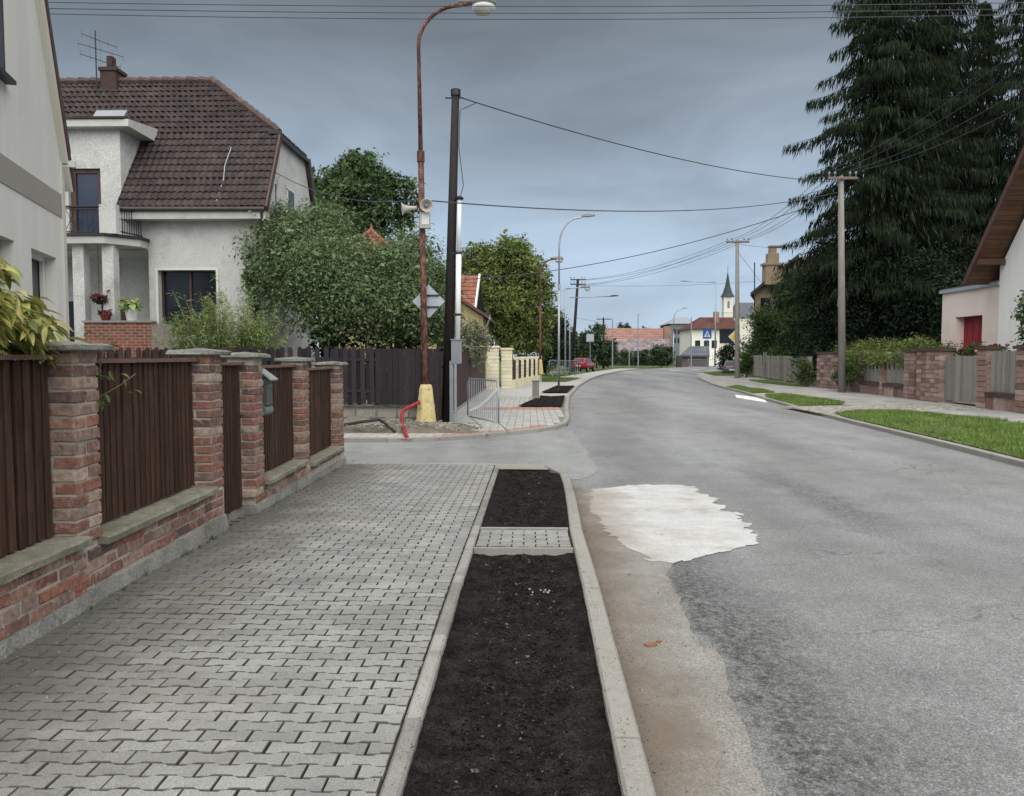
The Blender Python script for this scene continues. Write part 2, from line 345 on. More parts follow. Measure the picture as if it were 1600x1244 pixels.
# ------------------------------------------------------------------ asphalt: worn, light grey, with chippings, tonal drift and cracks
def asphalt(name, base, light, edge=None, crack=0.5):
    m = bpy.data.materials.new(name); m.use_nodes = True; t = m.node_tree; t.nodes.clear(); L = t.links.new
    def n(k, **a):
        x = t.nodes.new(k)
        for p, v in a.items(): setattr(x, p, v)
        return x
    def noise(sc, det=5, vec=None, ro=.6):
        x = n('ShaderNodeTexNoise'); x.inputs['Scale'].default_value = sc; x.inputs['Detail'].default_value = det; x.inputs['Roughness'].default_value = ro
        L(vec or co, x.inputs['Vector']); return x.outputs['Fac']
    def rng(src, a, b, c, d):
        x = n('ShaderNodeMapRange'); x.inputs[1].default_value = a; x.inputs[2].default_value = b; x.inputs[3].default_value = c; x.inputs[4].default_value = d
        L(src, x.inputs[0]); return x.outputs[0]
    def mth(op, a, b):
        x = n('ShaderNodeMath', operation=op)
        for i, v in enumerate((a, b)):
            if isinstance(v, (int, float)): x.inputs[i].default_value = v
            else: L(v, x.inputs[i])
        return x.outputs[0]
    out = n('ShaderNodeOutputMaterial'); bs = n('ShaderNodeBsdfPrincipled'); bs.inputs['Roughness'].default_value = .85; bs.inputs['Specular IOR Level'].default_value = .25
    co = n('ShaderNodeNewGeometry').outputs['Position']
    mpn = n('ShaderNodeMapping'); mpn.inputs['Scale'].default_value = (1, .16, 1); L(co, mpn.inputs[0])
    f = rng(noise(.55, 4, mpn.outputs[0]), .35, .65, .84, 1.14)
    f = mth('MULTIPLY', f, rng(noise(1.7, 6), .3, .7, .88, 1.1))
    f = mth('MULTIPLY', f, rng(noise(34, 4, ro=.75), .28, .72, .70, 1.28))
    f = mth('MULTIPLY', f, rng(noise(115, 3, ro=.7), .3, .7, .58, 1.42))
    v = n('ShaderNodeTexVoronoi'); v.inputs['Scale'].default_value = 95; L(co, v.inputs['Vector'])
    chips = rng(v.outputs['Distance'], .0, .55, 1.4, .7); f = mth('MULTIPLY', f, chips)
    # dark open texture where the old surface has ravelled
    worn = rng(noise(.8, 5), .53, .68, 0, 1)
    if edge:
        sp = n('ShaderNodeSeparateXYZ'); L(co, sp.inputs[0])
        wob = mth('MULTIPLY', mth('SUBTRACT', noise(2.2, 4), .5), .7)
        dx = mth('ADD', mth('SUBTRACT', sp.outputs[0], edge[0]), wob)
        band = mth('MULTIPLY', rng(dx, -.05, .08, 0, 1), rng(dx, .16, .75, 1, 0))
        band = mth('MULTIPLY', band, rng(sp.outputs[1], edge[1] - 1.5, edge[1], 1, 0))
        tx = mth('ADD', mth('SUBTRACT', sp.outputs[0], mth('MULTIPLY', sp.outputs[1], .02)), mth('MULTIPLY', wob, .9))     # the wheel track
        trk = mth('MULTIPLY', mth('MULTIPLY', rng(tx, 3.0, 3.3, 0, 1), rng(tx, 3.5, 3.9, 1, 0)), mth('MULTIPLY', rng(sp.outputs[1], 7.0, 8.2, 0, 1), rng(sp.outputs[1], 11, 14, 1, 0)))
        worn = mth('MAXIMUM', mth('MULTIPLY', worn, .35), mth('MAXIMUM', band, mth('MULTIPLY', trk, .8)))
    else: worn = mth('MULTIPLY', worn, .25)
    pits = rng(noise(24, 4, ro=.8), .38, .6, .34, 1.12)
    f = mth('MULTIPLY', f, mth('ADD', mth('MULTIPLY', worn, mth('SUBTRACT', pits, 1.0)), 1.0))
    f = mth('MULTIPLY', f, rng(worn, 0, 1, 1.0, .80))
    wv = n('ShaderNodeVectorMath', operation='ADD'); nv = n('ShaderNodeTexNoise'); nv.inputs['Scale'].default_value = 1.6; nv.inputs['Detail'].default_value = 6
    L(co, nv.inputs['Vector']); sc = n('ShaderNodeVectorMath', operation='SCALE'); sc.inputs['Scale'].default_value = .9; L(nv.outputs['Color'], sc.inputs[0])
    L(co, wv.inputs[0]); L(sc.outputs[0], wv.inputs[1])
    vc = n('ShaderNodeTexVoronoi', feature='DISTANCE_TO_EDGE'); vc.inputs['Scale'].default_value = .55; L(wv.outputs[0], vc.inputs['Vector'])
    cm = mth('MULTIPLY', rng(vc.outputs['Distance'], .002, .011, crack, 0), rng(noise(.6, 3), .46, .6, 0, 1))
    f = mth('MULTIPLY', f, mth('SUBTRACT', 1.0, cm))
    c = n('ShaderNodeMix', data_type='RGBA'); c.inputs['A'].default_value = (*base, 1); c.inputs['B'].default_value = (*light, 1)
    L(rng(noise(.33, 4, mpn.outputs[0]), .4, .62, 0, 1), c.inputs['Factor'])
    s = n('ShaderNodeVectorMath', operation='SCALE'); L(c.outputs['Result'], s.inputs[0]); L(f, s.inputs['Scale']); L(s.outputs[0], bs.inputs['Base Color'])
    bp = n('ShaderNodeBump'); bp.inputs['Strength'].default_value = .5; bp.inputs['Distance'].default_value = .008
    h = mth('ADD', mth('MULTIPLY', noise(70, 4, ro=.7), 1.0), mth('MULTIPLY', cm, -1.5)); L(h, bp.inputs['Height']); L(bp.outputs[0], bs.inputs['Normal'])
    L(bs.outputs[0], out.inputs[0]); return m
M['asphalt'] = asphalt('old_asphalt', (.22, .222, .22), (.27, .276, .278), edge=(1.02, 9.5))
M['asphalt_side'] = asphalt('side_street_asphalt', (.265, .272, .266), (.305, .314, .31), crack=.3)
M['patch'] = mat('pale_cement_patch', (.43, .43, .42), .95, .1, 4, fine=.2, fscale=70, bump=.005, bscale=60, stain=((.27, .245, .205), 1.2, .5, .72))
M['mortar_strip'] = mat('dirty_footing', (.21, .205, .185), .95, .25, 3, fine=.3, fscale=60, bump=.012, bscale=40, stain=((.09, .085, .07), 4, .56, .68))

def kerb_wash(m, lo=.95, hi=1.32, col=(.125, .094, .07), amt=.8):
    t = m.node_tree; L = t.links.new; bs = [n for n in t.nodes if n.type == 'BSDF_PRINCIPLED'][0]; src = bs.inputs['Base Color'].links[0].from_socket
    n = t.nodes.new; g = n('ShaderNodeNewGeometry'); s_ = n('ShaderNodeSeparateXYZ'); L(g.outputs['Position'], s_.inputs[0])
    no = n('ShaderNodeTexNoise'); no.inputs['Scale'].default_value = 2.0; no.inputs['Detail'].default_value = 9; no.inputs['Roughness'].default_value = .7; L(g.outputs['Position'], no.inputs['Vector'])
    b = n('ShaderNodeMath'); b.operation = 'MULTIPLY_ADD'; b.inputs[1].default_value = .9; L(no.outputs['Fac'], b.inputs[0]); L(s_.outputs[0], b.inputs[2])
    r = n('ShaderNodeMapRange'); r.inputs[1].default_value = lo; r.inputs[2].default_value = hi; r.inputs[3].default_value = amt; r.inputs[4].default_value = 0; L(b.outputs[0], r.inputs[0])
    x = n('ShaderNodeMix'); x.data_type = 'RGBA'; x.inputs['B'].default_value = (*col, 1); L(r.outputs[0], x.inputs['Factor']); L(src, x.inputs['A']); L(x.outputs['Result'], bs.inputs['Base Color'])
M['strip'] = mat('gutter_strip', (.205, .198, .18), .95, .2, 2.5, fine=.4, fscale=120, bump=.006, bscale=90, stain=((.15, .135, .115), 1.6, .5, .7)); kerb_wash(M['strip'])
def sheet(name, rows, m, off, kind='structure', parent=None):     # rows of points (x, y); z follows the street
    mb = MB(); w = len(rows[0])
    for r in rows:
        for (x, y) in r: mb.v.append((x, y, gz(y) + off))
    for i in range(len(rows) - 1):
        for j in range(w - 1): mb.f.append((i * w + j, i * w + j + 1, (i + 1) * w + j + 1, (i + 1) * w + j))
    return mb.build(name, m, parent, kind=kind)

# ------------------------------------------------------------------ setting
g = MB(); ys = [-60, 0, 5, 8, 12, 20, 45, 60, 85, 140, 300, 900, 2500]
for y in ys:
    for x in (-1500, -60, -8, 0, 8, 60, 1500): g.v.append((x, y, gz(y) - .42))
for i in range(len(ys) - 1):
    for j in range(6): g.f.append((i * 7 + j, i * 7 + j + 1, (i + 1) * 7 + j + 1, (i + 1) * 7 + j))
g.build('ground', M['grass_base'], kind='structure')

RK = [(-6, 7.7), (5, 7.85), (12.5, 8.13), (14.7, 8.35), (18, 8.6), (21.5, 8.85), (26.2, 9.3), (37.8, 10.7), (48.6, 11.75), (60, 13.3), (72, 16), (88, 21), (105, 29), (125, 42), (150, 64)]
LK = [(20, 1.1), (26.2, 1.38), (33.6, 1.82), (45.8, 3.06), (56, 4.5), (66, 6.3), (78, 9.2), (92, 13.8), (110, 21.5), (130, 33), (150, 48)]
rx = lambda y: interp(RK, y); lx = lambda y: interp(LK, y)
YS = [-6, -2, 0, 2, 4, 5, 6, 7, 8, 9, 10, 11, 12, 14, 16, 18, 20, 23, 26, 30, 34, 40, 45, 50, 56, 62, 70, 78, 85, 95, 105, 115, 130, 150]
sheet('road', [[(lx(y) - .05 if y >= 20 else .2, y), (rx(y) + .05, y)] for y in YS], M['asphalt'], -.10)
sheet('far_road', [[(lx(150) - .05, 150), (rx(150) + .05, 150)], [(140, 205), (160, 200)]], M['asphalt'], -.10)
# side street joins from the left, a lighter surface with a ragged seam
seam = [(1.12 + .03 * math.sin(i * 1.7) + R(-.02, .02), 12.1 + i * .58) for i in range(11)]
sheet('side_street', [[(-60, y), (-20, y), (-4, y), (x, y)] for (x, y) in [(.75, 11.0), (1.0, 11.6)] + seam + [(1.1, 18.7)]], M['asphalt_side'], -.096)
tail = [(.98, 9.6), (1.25, 10.2), (1.32, 11), (1.22, 11.8)]

def flat(name, pts, m, off, kind='structure', parent=None, rag=0.0, sub=10):
    out = []
    for i, (a, b) in enumerate(pts):
        c, d = pts[(i + 1) % len(pts)]
        k = max(1, int(math.hypot(c - a, d - b) * sub)) if rag else 1
        for j in range(k): out.append((a + (c - a) * j / k + (R(-rag, rag) if j else 0), b + (d - b) * j / k + (R(-rag, rag) if j else 0)))
    me = bmesh.new(); vs = [me.verts.new((x, y, gz(y) + off)) for x, y in out]; f = me.faces.new(vs)
    bmesh.ops.triangulate(me, faces=[f]); bmesh.ops.recalc_face_normals(me, faces=me.faces)
    if sum(f.normal.z for f in me.faces) < 0: bmesh.ops.reverse_faces(me, faces=me.faces)
    md = bpy.data.meshes.new(name); me.to_mesh(md); me.free(); md.materials.append(m)
    o = link(name, md, parent)
    if kind: o['kind'] = kind
    return o
KO = [(-3, .44), (0, .445), (2.7, .455), (5.5, .49), (7, .50), (8.4, .545), (9.8, .575), (11.3, .57)]       # outer face of the near kerb
ko = lambda y: interp(KO, y)
sy = [-3, 0, 1, 2, 2.8, 3.3, 4.2, 4.25, 5, 5.7, 6.3, 7, 7.8, 8.6, 9.3, 10]
se = [.82, .84, .86, .88, .90, .95, 1.06, .98, 1.03, 1.06, 1.22, 1.34, 1.34, 1.34, 1.32, 1.15]
rows = []
for (y, e), (y2, e2) in zip(zip(sy, se), zip(sy[1:], se[1:])):
    k = max(1, int((y2 - y) * 9))
    for j in range(k):
        yy = y + (y2 - y) * j / k; rows.append([(ko(yy) - .02, yy), (e + (e2 - e) * j / k + R(-.022, .022), yy)])
rows.append([(ko(10) - .02, 10), (1.15, 10)]); rows.append([(ko(10.3) - .02, 10.3), (.80, 10.35)])
sheet('gutter_strip', rows, M['strip'], -.096)
pt = [(.86, 10.06), (1.25, 10.32), (1.56, 10.5), (1.95, 10.5), (2.26, 10.36), (2.2, 9.7), (2.36, 9.35), (2.19, 9.0), (2.3, 8.75), (2.16, 8.5), (2.37, 8.28), (2.2, 8.0), (2.3, 7.75), (2.14, 7.5), (2.2, 7.2), (2.02, 6.75), (1.55, 6.38), (1.2, 6.1), (1.0, 6.12), (.92, 6.5), (.84, 6.85), (.76, 7.3), (.74, 7.7), (.72, 8.3), (.74, 8.8), (.76, 9.3), (.82, 9.8)]
kerb_wash(M['patch'], 1.1, 1.75, (.235, .205, .17), .85)
flat('cement_patch', pt, M['patch'], -.093, rag=.055, sub=17)
flat('white_road_patch', [(9.5, 30.2), (10.35, 33.5), (10.0, 36.8), (9.3, 34)], M['paint'], -.094)
for i, (x, y, w) in enumerate(((15.5, 84, .5), (18.7, 88, .7))): flat('road_marking', [(x, y), (x + 1.2, y), (x + 1.6, y + w * 2), (x + .4, y + w * 2)], M['paint'], -.094)

# ------------------------------------------------------------------ near pavement: interlocking concrete pavers, each a block
FX = lambda y: -2.60 - .032 * y                             # street face of the brick fence
pav = sheet('pavement', [[(FX(y) - .05, y), (-.53, y)] for y in (-3, 0, 2, 4, 5, 6, 7, 8, 9, 10, 11, 12.05)], mat('joint_sand', (.085, .08, .07), .95, .3, 6, fine=.3), -.019)
flat('pavement_end', [(-.53, 11.55), (.3, 11.5), (.34, 11.95), (-.53, 12.05)], M['kerb'], -.013)
M['joint'] = mat('dirty_joint', (.085, .081, .071), .95, .3, 9, spec=.05)
def fence_dirt(m):                                           # moss and soot on the blocks nearest the fence foot
    t = m.node_tree; L = t.links.new; bs = [n for n in t.nodes if n.type == 'BSDF_PRINCIPLED'][0]; src = bs.inputs['Base Color'].links[0].from_socket
    n = t.nodes.new; g = n('ShaderNodeNewGeometry'); s = n('ShaderNodeSeparateXYZ'); L(g.outputs['Position'], s.inputs[0])
    a = n('ShaderNodeMath'); a.operation = 'MULTIPLY_ADD'; a.inputs[1].default_value = .032; L(s.outputs[1], a.inputs[0]); L(s.outputs[0], a.inputs[2])
    no = n('ShaderNodeTexNoise'); no.inputs['Scale'].default_value = 2.2; no.inputs['Detail'].default_value = 9; no.inputs['Roughness'].default_value = .72; L(g.outputs['Position'], no.inputs['Vector'])
    b = n('ShaderNodeMath'); b.operation = 'MULTIPLY_ADD'; b.inputs[1].default_value = 1.9; L(no.outputs['Fac'], b.inputs[0]); L(a.outputs[0], b.inputs[2])
    r = n('ShaderNodeMapRange'); r.inputs[1].default_value = -1.5; r.inputs[2].default_value = -.48; r.inputs[3].default_value = .88; r.inputs[4].default_value = 0; L(b.outputs[0], r.inputs[0])
    x = n('ShaderNodeMix'); x.data_type = 'RGBA'; x.inputs['B'].default_value = (.085, .083, .07, 1); L(r.outputs[0], x.inputs['Factor']); L(src, x.inputs['A'])
    y = n('ShaderNodeTexNoise'); y.inputs['Scale'].default_value = .75; y.inputs['Detail'].default_value = 5; L(g.outputs['Position'], y.inputs['Vector'])
    q = n('ShaderNodeMapRange'); q.inputs[1].default_value = .58; q.inputs[2].default_value = .74; q.inputs[4].default_value = .35; L(y.outputs['Fac'], q.inputs[0])
    z = n('ShaderNodeMix'); z.data_type = 'RGBA'; z.inputs['B'].default_value = (.27, .245, .19, 1); L(q.outputs[0], z.inputs['Factor']); L(x.outputs['Result'], z.inputs['A']); L(z.outputs['Result'], bs.inputs['Base Color'])
fence_dirt(M['paver'])
def paver_mesh(name, half=None):
    a, w, nn = .0965, .0480, .0358
    if half == 1: xs = [(-a, w), (-.052, w), (-.034, nn), (0, nn)]
    elif half == -1: xs = [(0, nn), (.034, nn), (.052, w), (a, w)]
    else: xs = [(-a, w), (-.052, w), (-.034, nn), (.034, nn), (.052, w), (a, w)]
    g_ = .0030
    oc = [(x, y - g_) for x, y in xs] + [(x, -y + g_) for x, y in reversed(xs)]
    mb = MB(); n = len(oc)
    cx = sum(p[0] for p in oc) / n
    for z, k in ((-.05, 0), (-.004, 0), (0, .0028)):
        for x, y in oc: mb.v.append((x - (k if x > cx else -k), y - (k if y > 0 else -k), z))
    for r in range(2):
        for i in range(n): mb.f.append((r * n + i, r * n + (i + 1) % n, (r + 1) * n + (i + 1) % n, (r + 1) * n + i))
    mb.f.append(tuple(2 * n + i for i in range(n)))
    me = bpy.data.meshes.new(name); me.from_pydata(mb.v, [], mb.f); me.materials.append(M['paver']); me.materials.append(M['joint'])
    for i in range(2 * n): me.polygons[i].material_index = 1
    bm = bmesh.new(); bm.from_mesh(me); bmesh.ops.recalc_face_normals(bm, faces=bm.faces); bm.to_mesh(me); bm.free()
    return me
PM = {0: paver_mesh('paver'), 1: paver_mesh('paver_half_a', 1), -1: paver_mesh('paver_half_b', -1)}
spots = []; row = 0; y = 1.3
while y < 12.0:
    xr = -.535; st = row % 2; x = xr - .1
    if st: spots.append((xr, y, 1)); x = xr - .2
    while x > FX(y) - .03: spots.append((x, y, 0)); x -= .2
    row += 1; y += .0838
for k in range(8):                                          # the band of pavers between the two beds
    yb = 6.245 + k * .0838
    spots += [(x, yb, 0) for x in ((-.340, -.140, .060, .260) if k % 2 else (-.24, -.04, .16))] + ([] if k % 2 else [(-.44, yb, -1), (.36, yb, 1)])
def seen(x, y):
    d = Vector((x, y, gz(y) - EYE)); zc = d.dot(_f)
    return zc > .3 and abs(d.dot(_r) / zc) < .70 and abs(d.dot(_u) / zc) < .55
vis = sorted([s for s in spots if seen(s[0], s[1])], key=lambda s: s[0] ** 2 + s[1] ** 2)
nearp, farp = vis[:300], vis[300:] + [s for s in spots if not seen(s[0], s[1])]
WL[pav.name] = Vector((0, 0, 0))
def paver_pose(x, y):
    return Vector((x + R(-.0015, .0015), y + R(-.002, .002), gz(y) + R(-.003, .002) + .004 + .004 * math.sin(x * 2.1 + y * 1.3) * math.sin(y * 2.3 - x) - .012 * max(0, -(x + 2.3)))), (R(-.011, .011), R(-.011, .011), R(-.010, .010))
for x, y, h in nearp:
    p, r = paver_pose(x, y); link('paver', PM[h], pav, p, r)
mb = MB()
for x, y, h in farp:
    p, r = paver_pose(x, y); Q = Matrix.Translation(p) @ Matrix.Rotation(r[2], 4, 'Z') @ Matrix.Rotation(r[0], 4, 'X') @ Matrix.Rotation(r[1], 4, 'Y')
    me = PM[h]; mb.add([Q @ v.co for v in me.vertices], [tuple(f.vertices) for f in me.polygons])
o = mb.build('pavers', M['paver'], pav, kind='stuff'); o.data.materials.append(M['joint'])
for q in o.data.polygons:
    if abs(q.normal.z) < .93: q.material_index = 1
# grit and crumbs along the fence foot
vs = []
for i in range(2600):
    y = R(2.2, 11.8); x = FX(y) + .03 + abs(random.gauss(0, .16)) + (.35 * R(0, 1) if R(0, 1) < .12 else 0); s = R(.002, .0085) * (2.2 if R(0, 1) < .03 else 1)
    c = np.array((x, y, gz(y) + s * .3 + .004)); q = np.random.normal(0, 1, (4, 3)); q /= np.linalg.norm(q, axis=1)[:, None]; q = c + q * s * (1, 1, .6)
    for f in ((0, 1, 2), (0, 2, 3), (0, 3, 1), (1, 3, 2)): vs += [q[k] for k in f]
tag(npmesh('grit', vs, 3, mat('grit', (.16, .15, .125), .95, .3, 8, rnd=.6), kind='stuff'))

# loose grit and sand along the gutter and over the strip's ragged edge
vs = []
for i in range(5200):
    y = R(2.3, 11) ; k = R(0, 1)
    x = ko(y) + .01 + abs(random.gauss(0, .07)) if k < .45 else (interp(list(zip(sy, se)), y) + random.gauss(0, .10) if k < .85 else R(ko(y), 1.1))
    s = R(.0015, .006) * (2.0 if R(0, 1) < .04 else 1); c = np.array((x, y, gz(y) - .095 + s * .3)); q = np.random.normal(0, 1, (4, 3)); q /= np.linalg.norm(q, axis=1)[:, None]; q = c + q * s * (1, 1, .6)
    for f in ((0, 1, 2), (0, 2, 3), (0, 3, 1), (1, 3, 2)): vs += [q[k_] for k_ in f]
npmesh('gutter_grit', vs, 3, mat('gutter_grit', (.17, .145, .115), .95, .3, 8, rnd=.6), kind='stuff')
# kerbs: separate stones along a line; returns the parent
def kerb_line(name, pts, w, h, step, top, kname='kerb_stone', m=None, inner=1):
    root = bpy.data.objects.new(name, None); COL.objects.link(root); root['kind'] = 'structure'; WL[root.name] = Vector((0, 0, 0))
    d = [0]
    for a, b in zip(pts, pts[1:]): d.append(d[-1] + math.hypot(b[0] - a[0], b[1] - a[1]))
    def P(s):
        for i in range(len(pts) - 1):
            if s <= d[i + 1] or i == len(pts) - 2:
                k = (s - d[i]) / (d[i + 1] - d[i]); return Vector((pts[i][0] + (pts[i + 1][0] - pts[i][0]) * k, pts[i][1] + (pts[i + 1][1] - pts[i][1]) * k, 0))
    s = 0; far = MB(); cnt = 0
    while s < d[-1] - .02:
        e = min(s + step, d[-1]); a, b = P(s + .003), P(e - .003); t = (b - a).normalized(); nn = Vector((t.y, -t.x, 0)) * w * inner
        j = R(-.004, .004); mb = MB(); c = .012
        vs = []
        for p in (a, b):
            z = gz(p.y) + top + j
            for q, dz in ((p, -h), (p, -c), (p - nn * (c / w) * -1, 0), (p + nn * (1 - c / w), 0), (p + nn, -c), (p + nn, -h)): vs.append((q.x, q.y, z + dz))
        mb.add(vs, [(i, (i + 1) % 6, 6 + (i + 1) % 6, 6 + i) for i in range(6)] + [(5, 4, 3, 2, 1, 0), (6, 7, 8, 9, 10, 11)])
        c0 = (a + b) / 2; c0.z = gz(c0.y) + top
        mb.build(kname, m or M['kerb'], root, loc=c0); cnt += 1
        s = e
    return root
kerb_line('kerb', [(ko(y) , y) for y in (-1, 1, 2.7, 4, 5.5, 6.2, 7, 7.7, 8.4, 9.1, 9.8, 10.6, 11.2)] + [(.5, 11.62), (.36, 11.95), (.1, 12.12), (-.3, 12.16), (-1.2, 12.18), (-2.98, 12.2)], .115, .26, 1.0, .004, inner=-1)
kerb_line('edging', [(-.53, .2), (-.53, 11.55)], .075, .25, .98, .006, 'edging_stone', m=mat('edging_concrete', (.215, .21, .193), .9, .15, 3, fine=.2, fscale=120, rnd=.2, stain=((.14, .135, .115), 4, .5, .72)), inner=1)
for i, yy in enumerate((6.175, 7.0)): 
    mb = MB(); mb.b2((-.45, yy - .022, gz(yy) - .2), (.37, yy + .022, gz(yy) + .002)); o = mb.build('bed_edging', M['kerb'], kind='structure')

# ------------------------------------------------------------------ soil beds
def hn(x, y):
    return (.010 * math.sin(x * 9 + 2 * math.sin(y * 5)) * math.sin(y * 7 + x * 3) + .007 * math.sin(x * 23 + y * 17) * math.sin(y * 29 - x * 11))
def soil_bed(name, xl, xr, y0, y1, dep, step, clods, size):
    root = None; mb = MB(); nx = max(2, int((xr(y0) - xl(y0)) / step)); ny = int((y1 - y0) / step)
    for j in range(ny + 1):
        y = y0 + (y1 - y0) * j / ny; a, b = xl(y), xr(y)
        for i in range(nx + 1):
            x = a + (b - a) * i / nx; e = min(i, nx - i) / nx
            mb.v.append((x, y, gz(y) - dep + hn(x, y) + R(-.006, .006) + .02 * (1 - min(1, e * 5))))
    for j in range(ny):
        for i in range(nx): k = j * (nx + 1) + i; mb.f.append((k, k + 1, k + nx + 2, k + nx + 1))
    o = mb.build(name, M['soil'], kind='structure', smooth=True)
    vs = []; ps = []
    for i in range(clods):
        y = y0 + (y1 - y0) * R(.005, .995) ** (1.25 if y0 < 3 else 1); x = xl(y) + (xr(y) - xl(y)) * R(.02, .98); s = size * min(2.3, math.exp(random.gauss(0, .55)))
        c = np.array((x, y, gz(y) - dep + hn(x, y) + s * .2)); q = np.random.normal(0, 1, (5, 3)); q /= np.linalg.norm(q, axis=1)[:, None]; q = c + q * s * (1.1, 1, .7)
        tgt = ps if R(0, 1) < .03 else vs
        for f in ((0, 1, 2), (0, 2, 3), (0, 3, 4), (0, 4, 1), (1, 4, 2), (2, 4, 3)): tgt += [q[k] for k in f]
    c = npmesh('soil_clods', vs, 3, M['clod'], kind='stuff')
    if ps: npmesh('pebbles', ps, 3, M['pebble'], kind='stuff')
    return o
soil_bed('soil_bed', lambda y: -.455, lambda y: ko(y) - .115, .6, 6.16, .055, .028, 17000, .0068)
soil_bed('soil_bed', lambda y: -.455, lambda y: (ko(y) - .115) if y < 11 else .44 - (y - 11) * .45, 7.02, 11.5, .035, .035, 5000, .0075)
mb = MB()
for i in range(7):
    c = (R(.0, .15), R(5.05, 5.13), gz(5.1) - .045); mb.box(c, (R(.01, .024), R(.008, .014), .006), rz=R(0, 3))
tag(mb.build('litter', M['sign'], kind='stuff'))
# crumbs of soil spilled over the edging and kerb, a few weeds in the seams
vs = []
for i in range(1500):
    y = R(1.8, 11.3); lf = R(0, 1) < .45; x = (-.455 - abs(random.gauss(0, .06))) if lf else ko(y) - .115 + abs(random.gauss(0, .05)); s = R(.0015, .0055)
    if 6.1 < y < 7.05: x = R(-.45, .36); s *= .7
    c = np.array((x, y, gz(y) + .008 + s * .2)); q = np.random.normal(0, 1, (4, 3)); q /= np.linalg.norm(q, axis=1)[:, None]; q = c + q * s * (1, 1, .6)
    for f in ((0, 1, 2), (0, 2, 3), (0, 3, 1), (1, 3, 2)): vs += [q[k] for k in f]
npmesh('soil_crumbs', vs, 3, M['clod'], kind='stuff')
vs = []
for i in range(26):
    y = R(2.6, 11.8); x = FX(y) + R(.03, .08); z = gz(y)
    for j in range(random.randint(5, 16)):
        a = R(0, 6.28); h = R(.012, .05); o = np.array((x + R(-.02, .02), y + R(-.03, .03), z - .005)); d = np.array((math.cos(a), math.sin(a), 0)) * R(.003, .006)
        vs += [o - d, o + d, o + np.array((R(-.03, .03), R(-.03, .03), h))]
npmesh('weeds', vs, 3, M['leaf_climb'], kind='stuff')
mb = MB(); mb.v = []
b = MB(); b.box((.70, 4.25, -.094), (.065, .04, .016), rz=.35); b.box((.755, 4.3, -.094), (.03, .025, .014), rz=.9)
tag(b.build('brick_fragment', mat('orange_fragment', (.20, .09, .055), .9, .2, 20)), 'small orange brick fragment lying on the sandy gutter strip by the kerb', 'rubble')

# ------------------------------------------------------------------ far corner: kerb, pale pavers, red bands, islands of soil
CK = [(-14, 15.85), (-3.8, 15.9), (-2.8, 15.95), (-1.88, 16.2), (-1.2, 16.75), (-.6, 17.3), (.0, 17.85), (.5, 18.5), (.9, 19.4), (1.08, 20.4)] + [(lx(y), y) for y in (22, 26.2, 30, 33.6)]
kerb_line('corner_kerb', CK, .14, .22, 1.0, .0, inner=-1)
kerb_line('kerb_beyond', [(lx(y), y) for y in (33.6, 37, 40, 44, 46, 50, 56, 61, 66, 72, 78, 85, 92)], .16, .22, 2.0, .0, inner=-1)
FPX = lambda y: -2.35 if y < 41 else -2.35 + (y - 41) * .27
def corner_x(y):
    return interp([(15.9, -2.8), (16.2, -1.88), (16.75, -1.2), (17.3, -.6), (17.85, 0), (18.5, .5), (19.4, .9), (20.4, 1.08), (22, lx(22)), (80, lx(80))], y) if y < 22 else lx(y)
far_pav = sheet('corner_pavement', [[(-14 if y < 18.4 else FPX(y), y), (corner_x(y) - .1, y)] for y in (15.98, 16.3, 16.8, 17.3, 17.9, 18.39, 18.4, 19, 20, 21, 22, 24, 27, 30, 34, 38, 42, 46)], mat('pale_joint', (.17, .165, .15), .95, .2, 5), -.02)
WL[far_pav.name] = Vector((0, 0, 0))
mbs = {'a': MB(), 'r': MB()}
y = 16.1
while y < 33.4:
    x = FPX(y) + .1
    if y < 17.8: x = -4.2
    if y < 18.4 and x < -2.8: x = -4.2
    while x < corner_x(y) - .24:
        inbed = (25.9 < y < 33.2 and x > interp([(26, -.5), (33, .55)], y))
        dug = (x < -1.3 - (y - 17) * .45 and 16.9 < y < 19.5)
        if not inbed and not dug:
            red = (24.6 < y < 25.9 and x > -1.6) or (x > corner_x(y) - .62 and y < 19.2)
            z = gz(y) + R(-.003, .003); k = mbs['r' if red else 'a']
            k.add([(x - .092, y - .092, z - .004), (x + .092, y - .092, z - .004), (x + .092, y + .092, z - .004), (x - .092, y + .092, z - .004), (x - .1, y - .1, z - .03), (x + .1, y - .1, z - .03), (x + .1, y + .1, z - .03), (x - .1, y + .1, z - .03)],
                  [(0, 1, 2, 3), (4, 5, 1, 0), (5, 6, 2, 1), (6, 7, 3, 2), (7, 4, 0, 3)])
        x += .2
    y += .2
mbs['a'].build('pavers', mat('pale_paver', (.33, .33, .31), .9, .1, 2, rnd=.1, fine=.1), far_pav, kind='stuff')
mbs['r'].build('red_pavers', M['paver_red'], far_pav, kind='stuff')
sheet('footpath', [[(FPX(y) - (0 if y < 52 else .5), y), (lx(y) - .15, y)] for y in (33.4, 36, 40, 44, 48, 52, 58, 64, 70, 78, 86, 92)], mat('far_path', (.33, .325, .30), .95, .1, 1, fine=.15), -.013)
soil_bed('soil_bed', lambda y: interp([(26, -.35), (33, .55)], y), lambda y: lx(y) - .2, 26.0, 33.0, -.03, .16, 500, .018)
soil_bed('soil_bed', lambda y: interp([(36, .6), (44, 1.6)], y), lambda y: lx(y) - .2, 36.0, 44.5, -.04, .2, 300, .02)
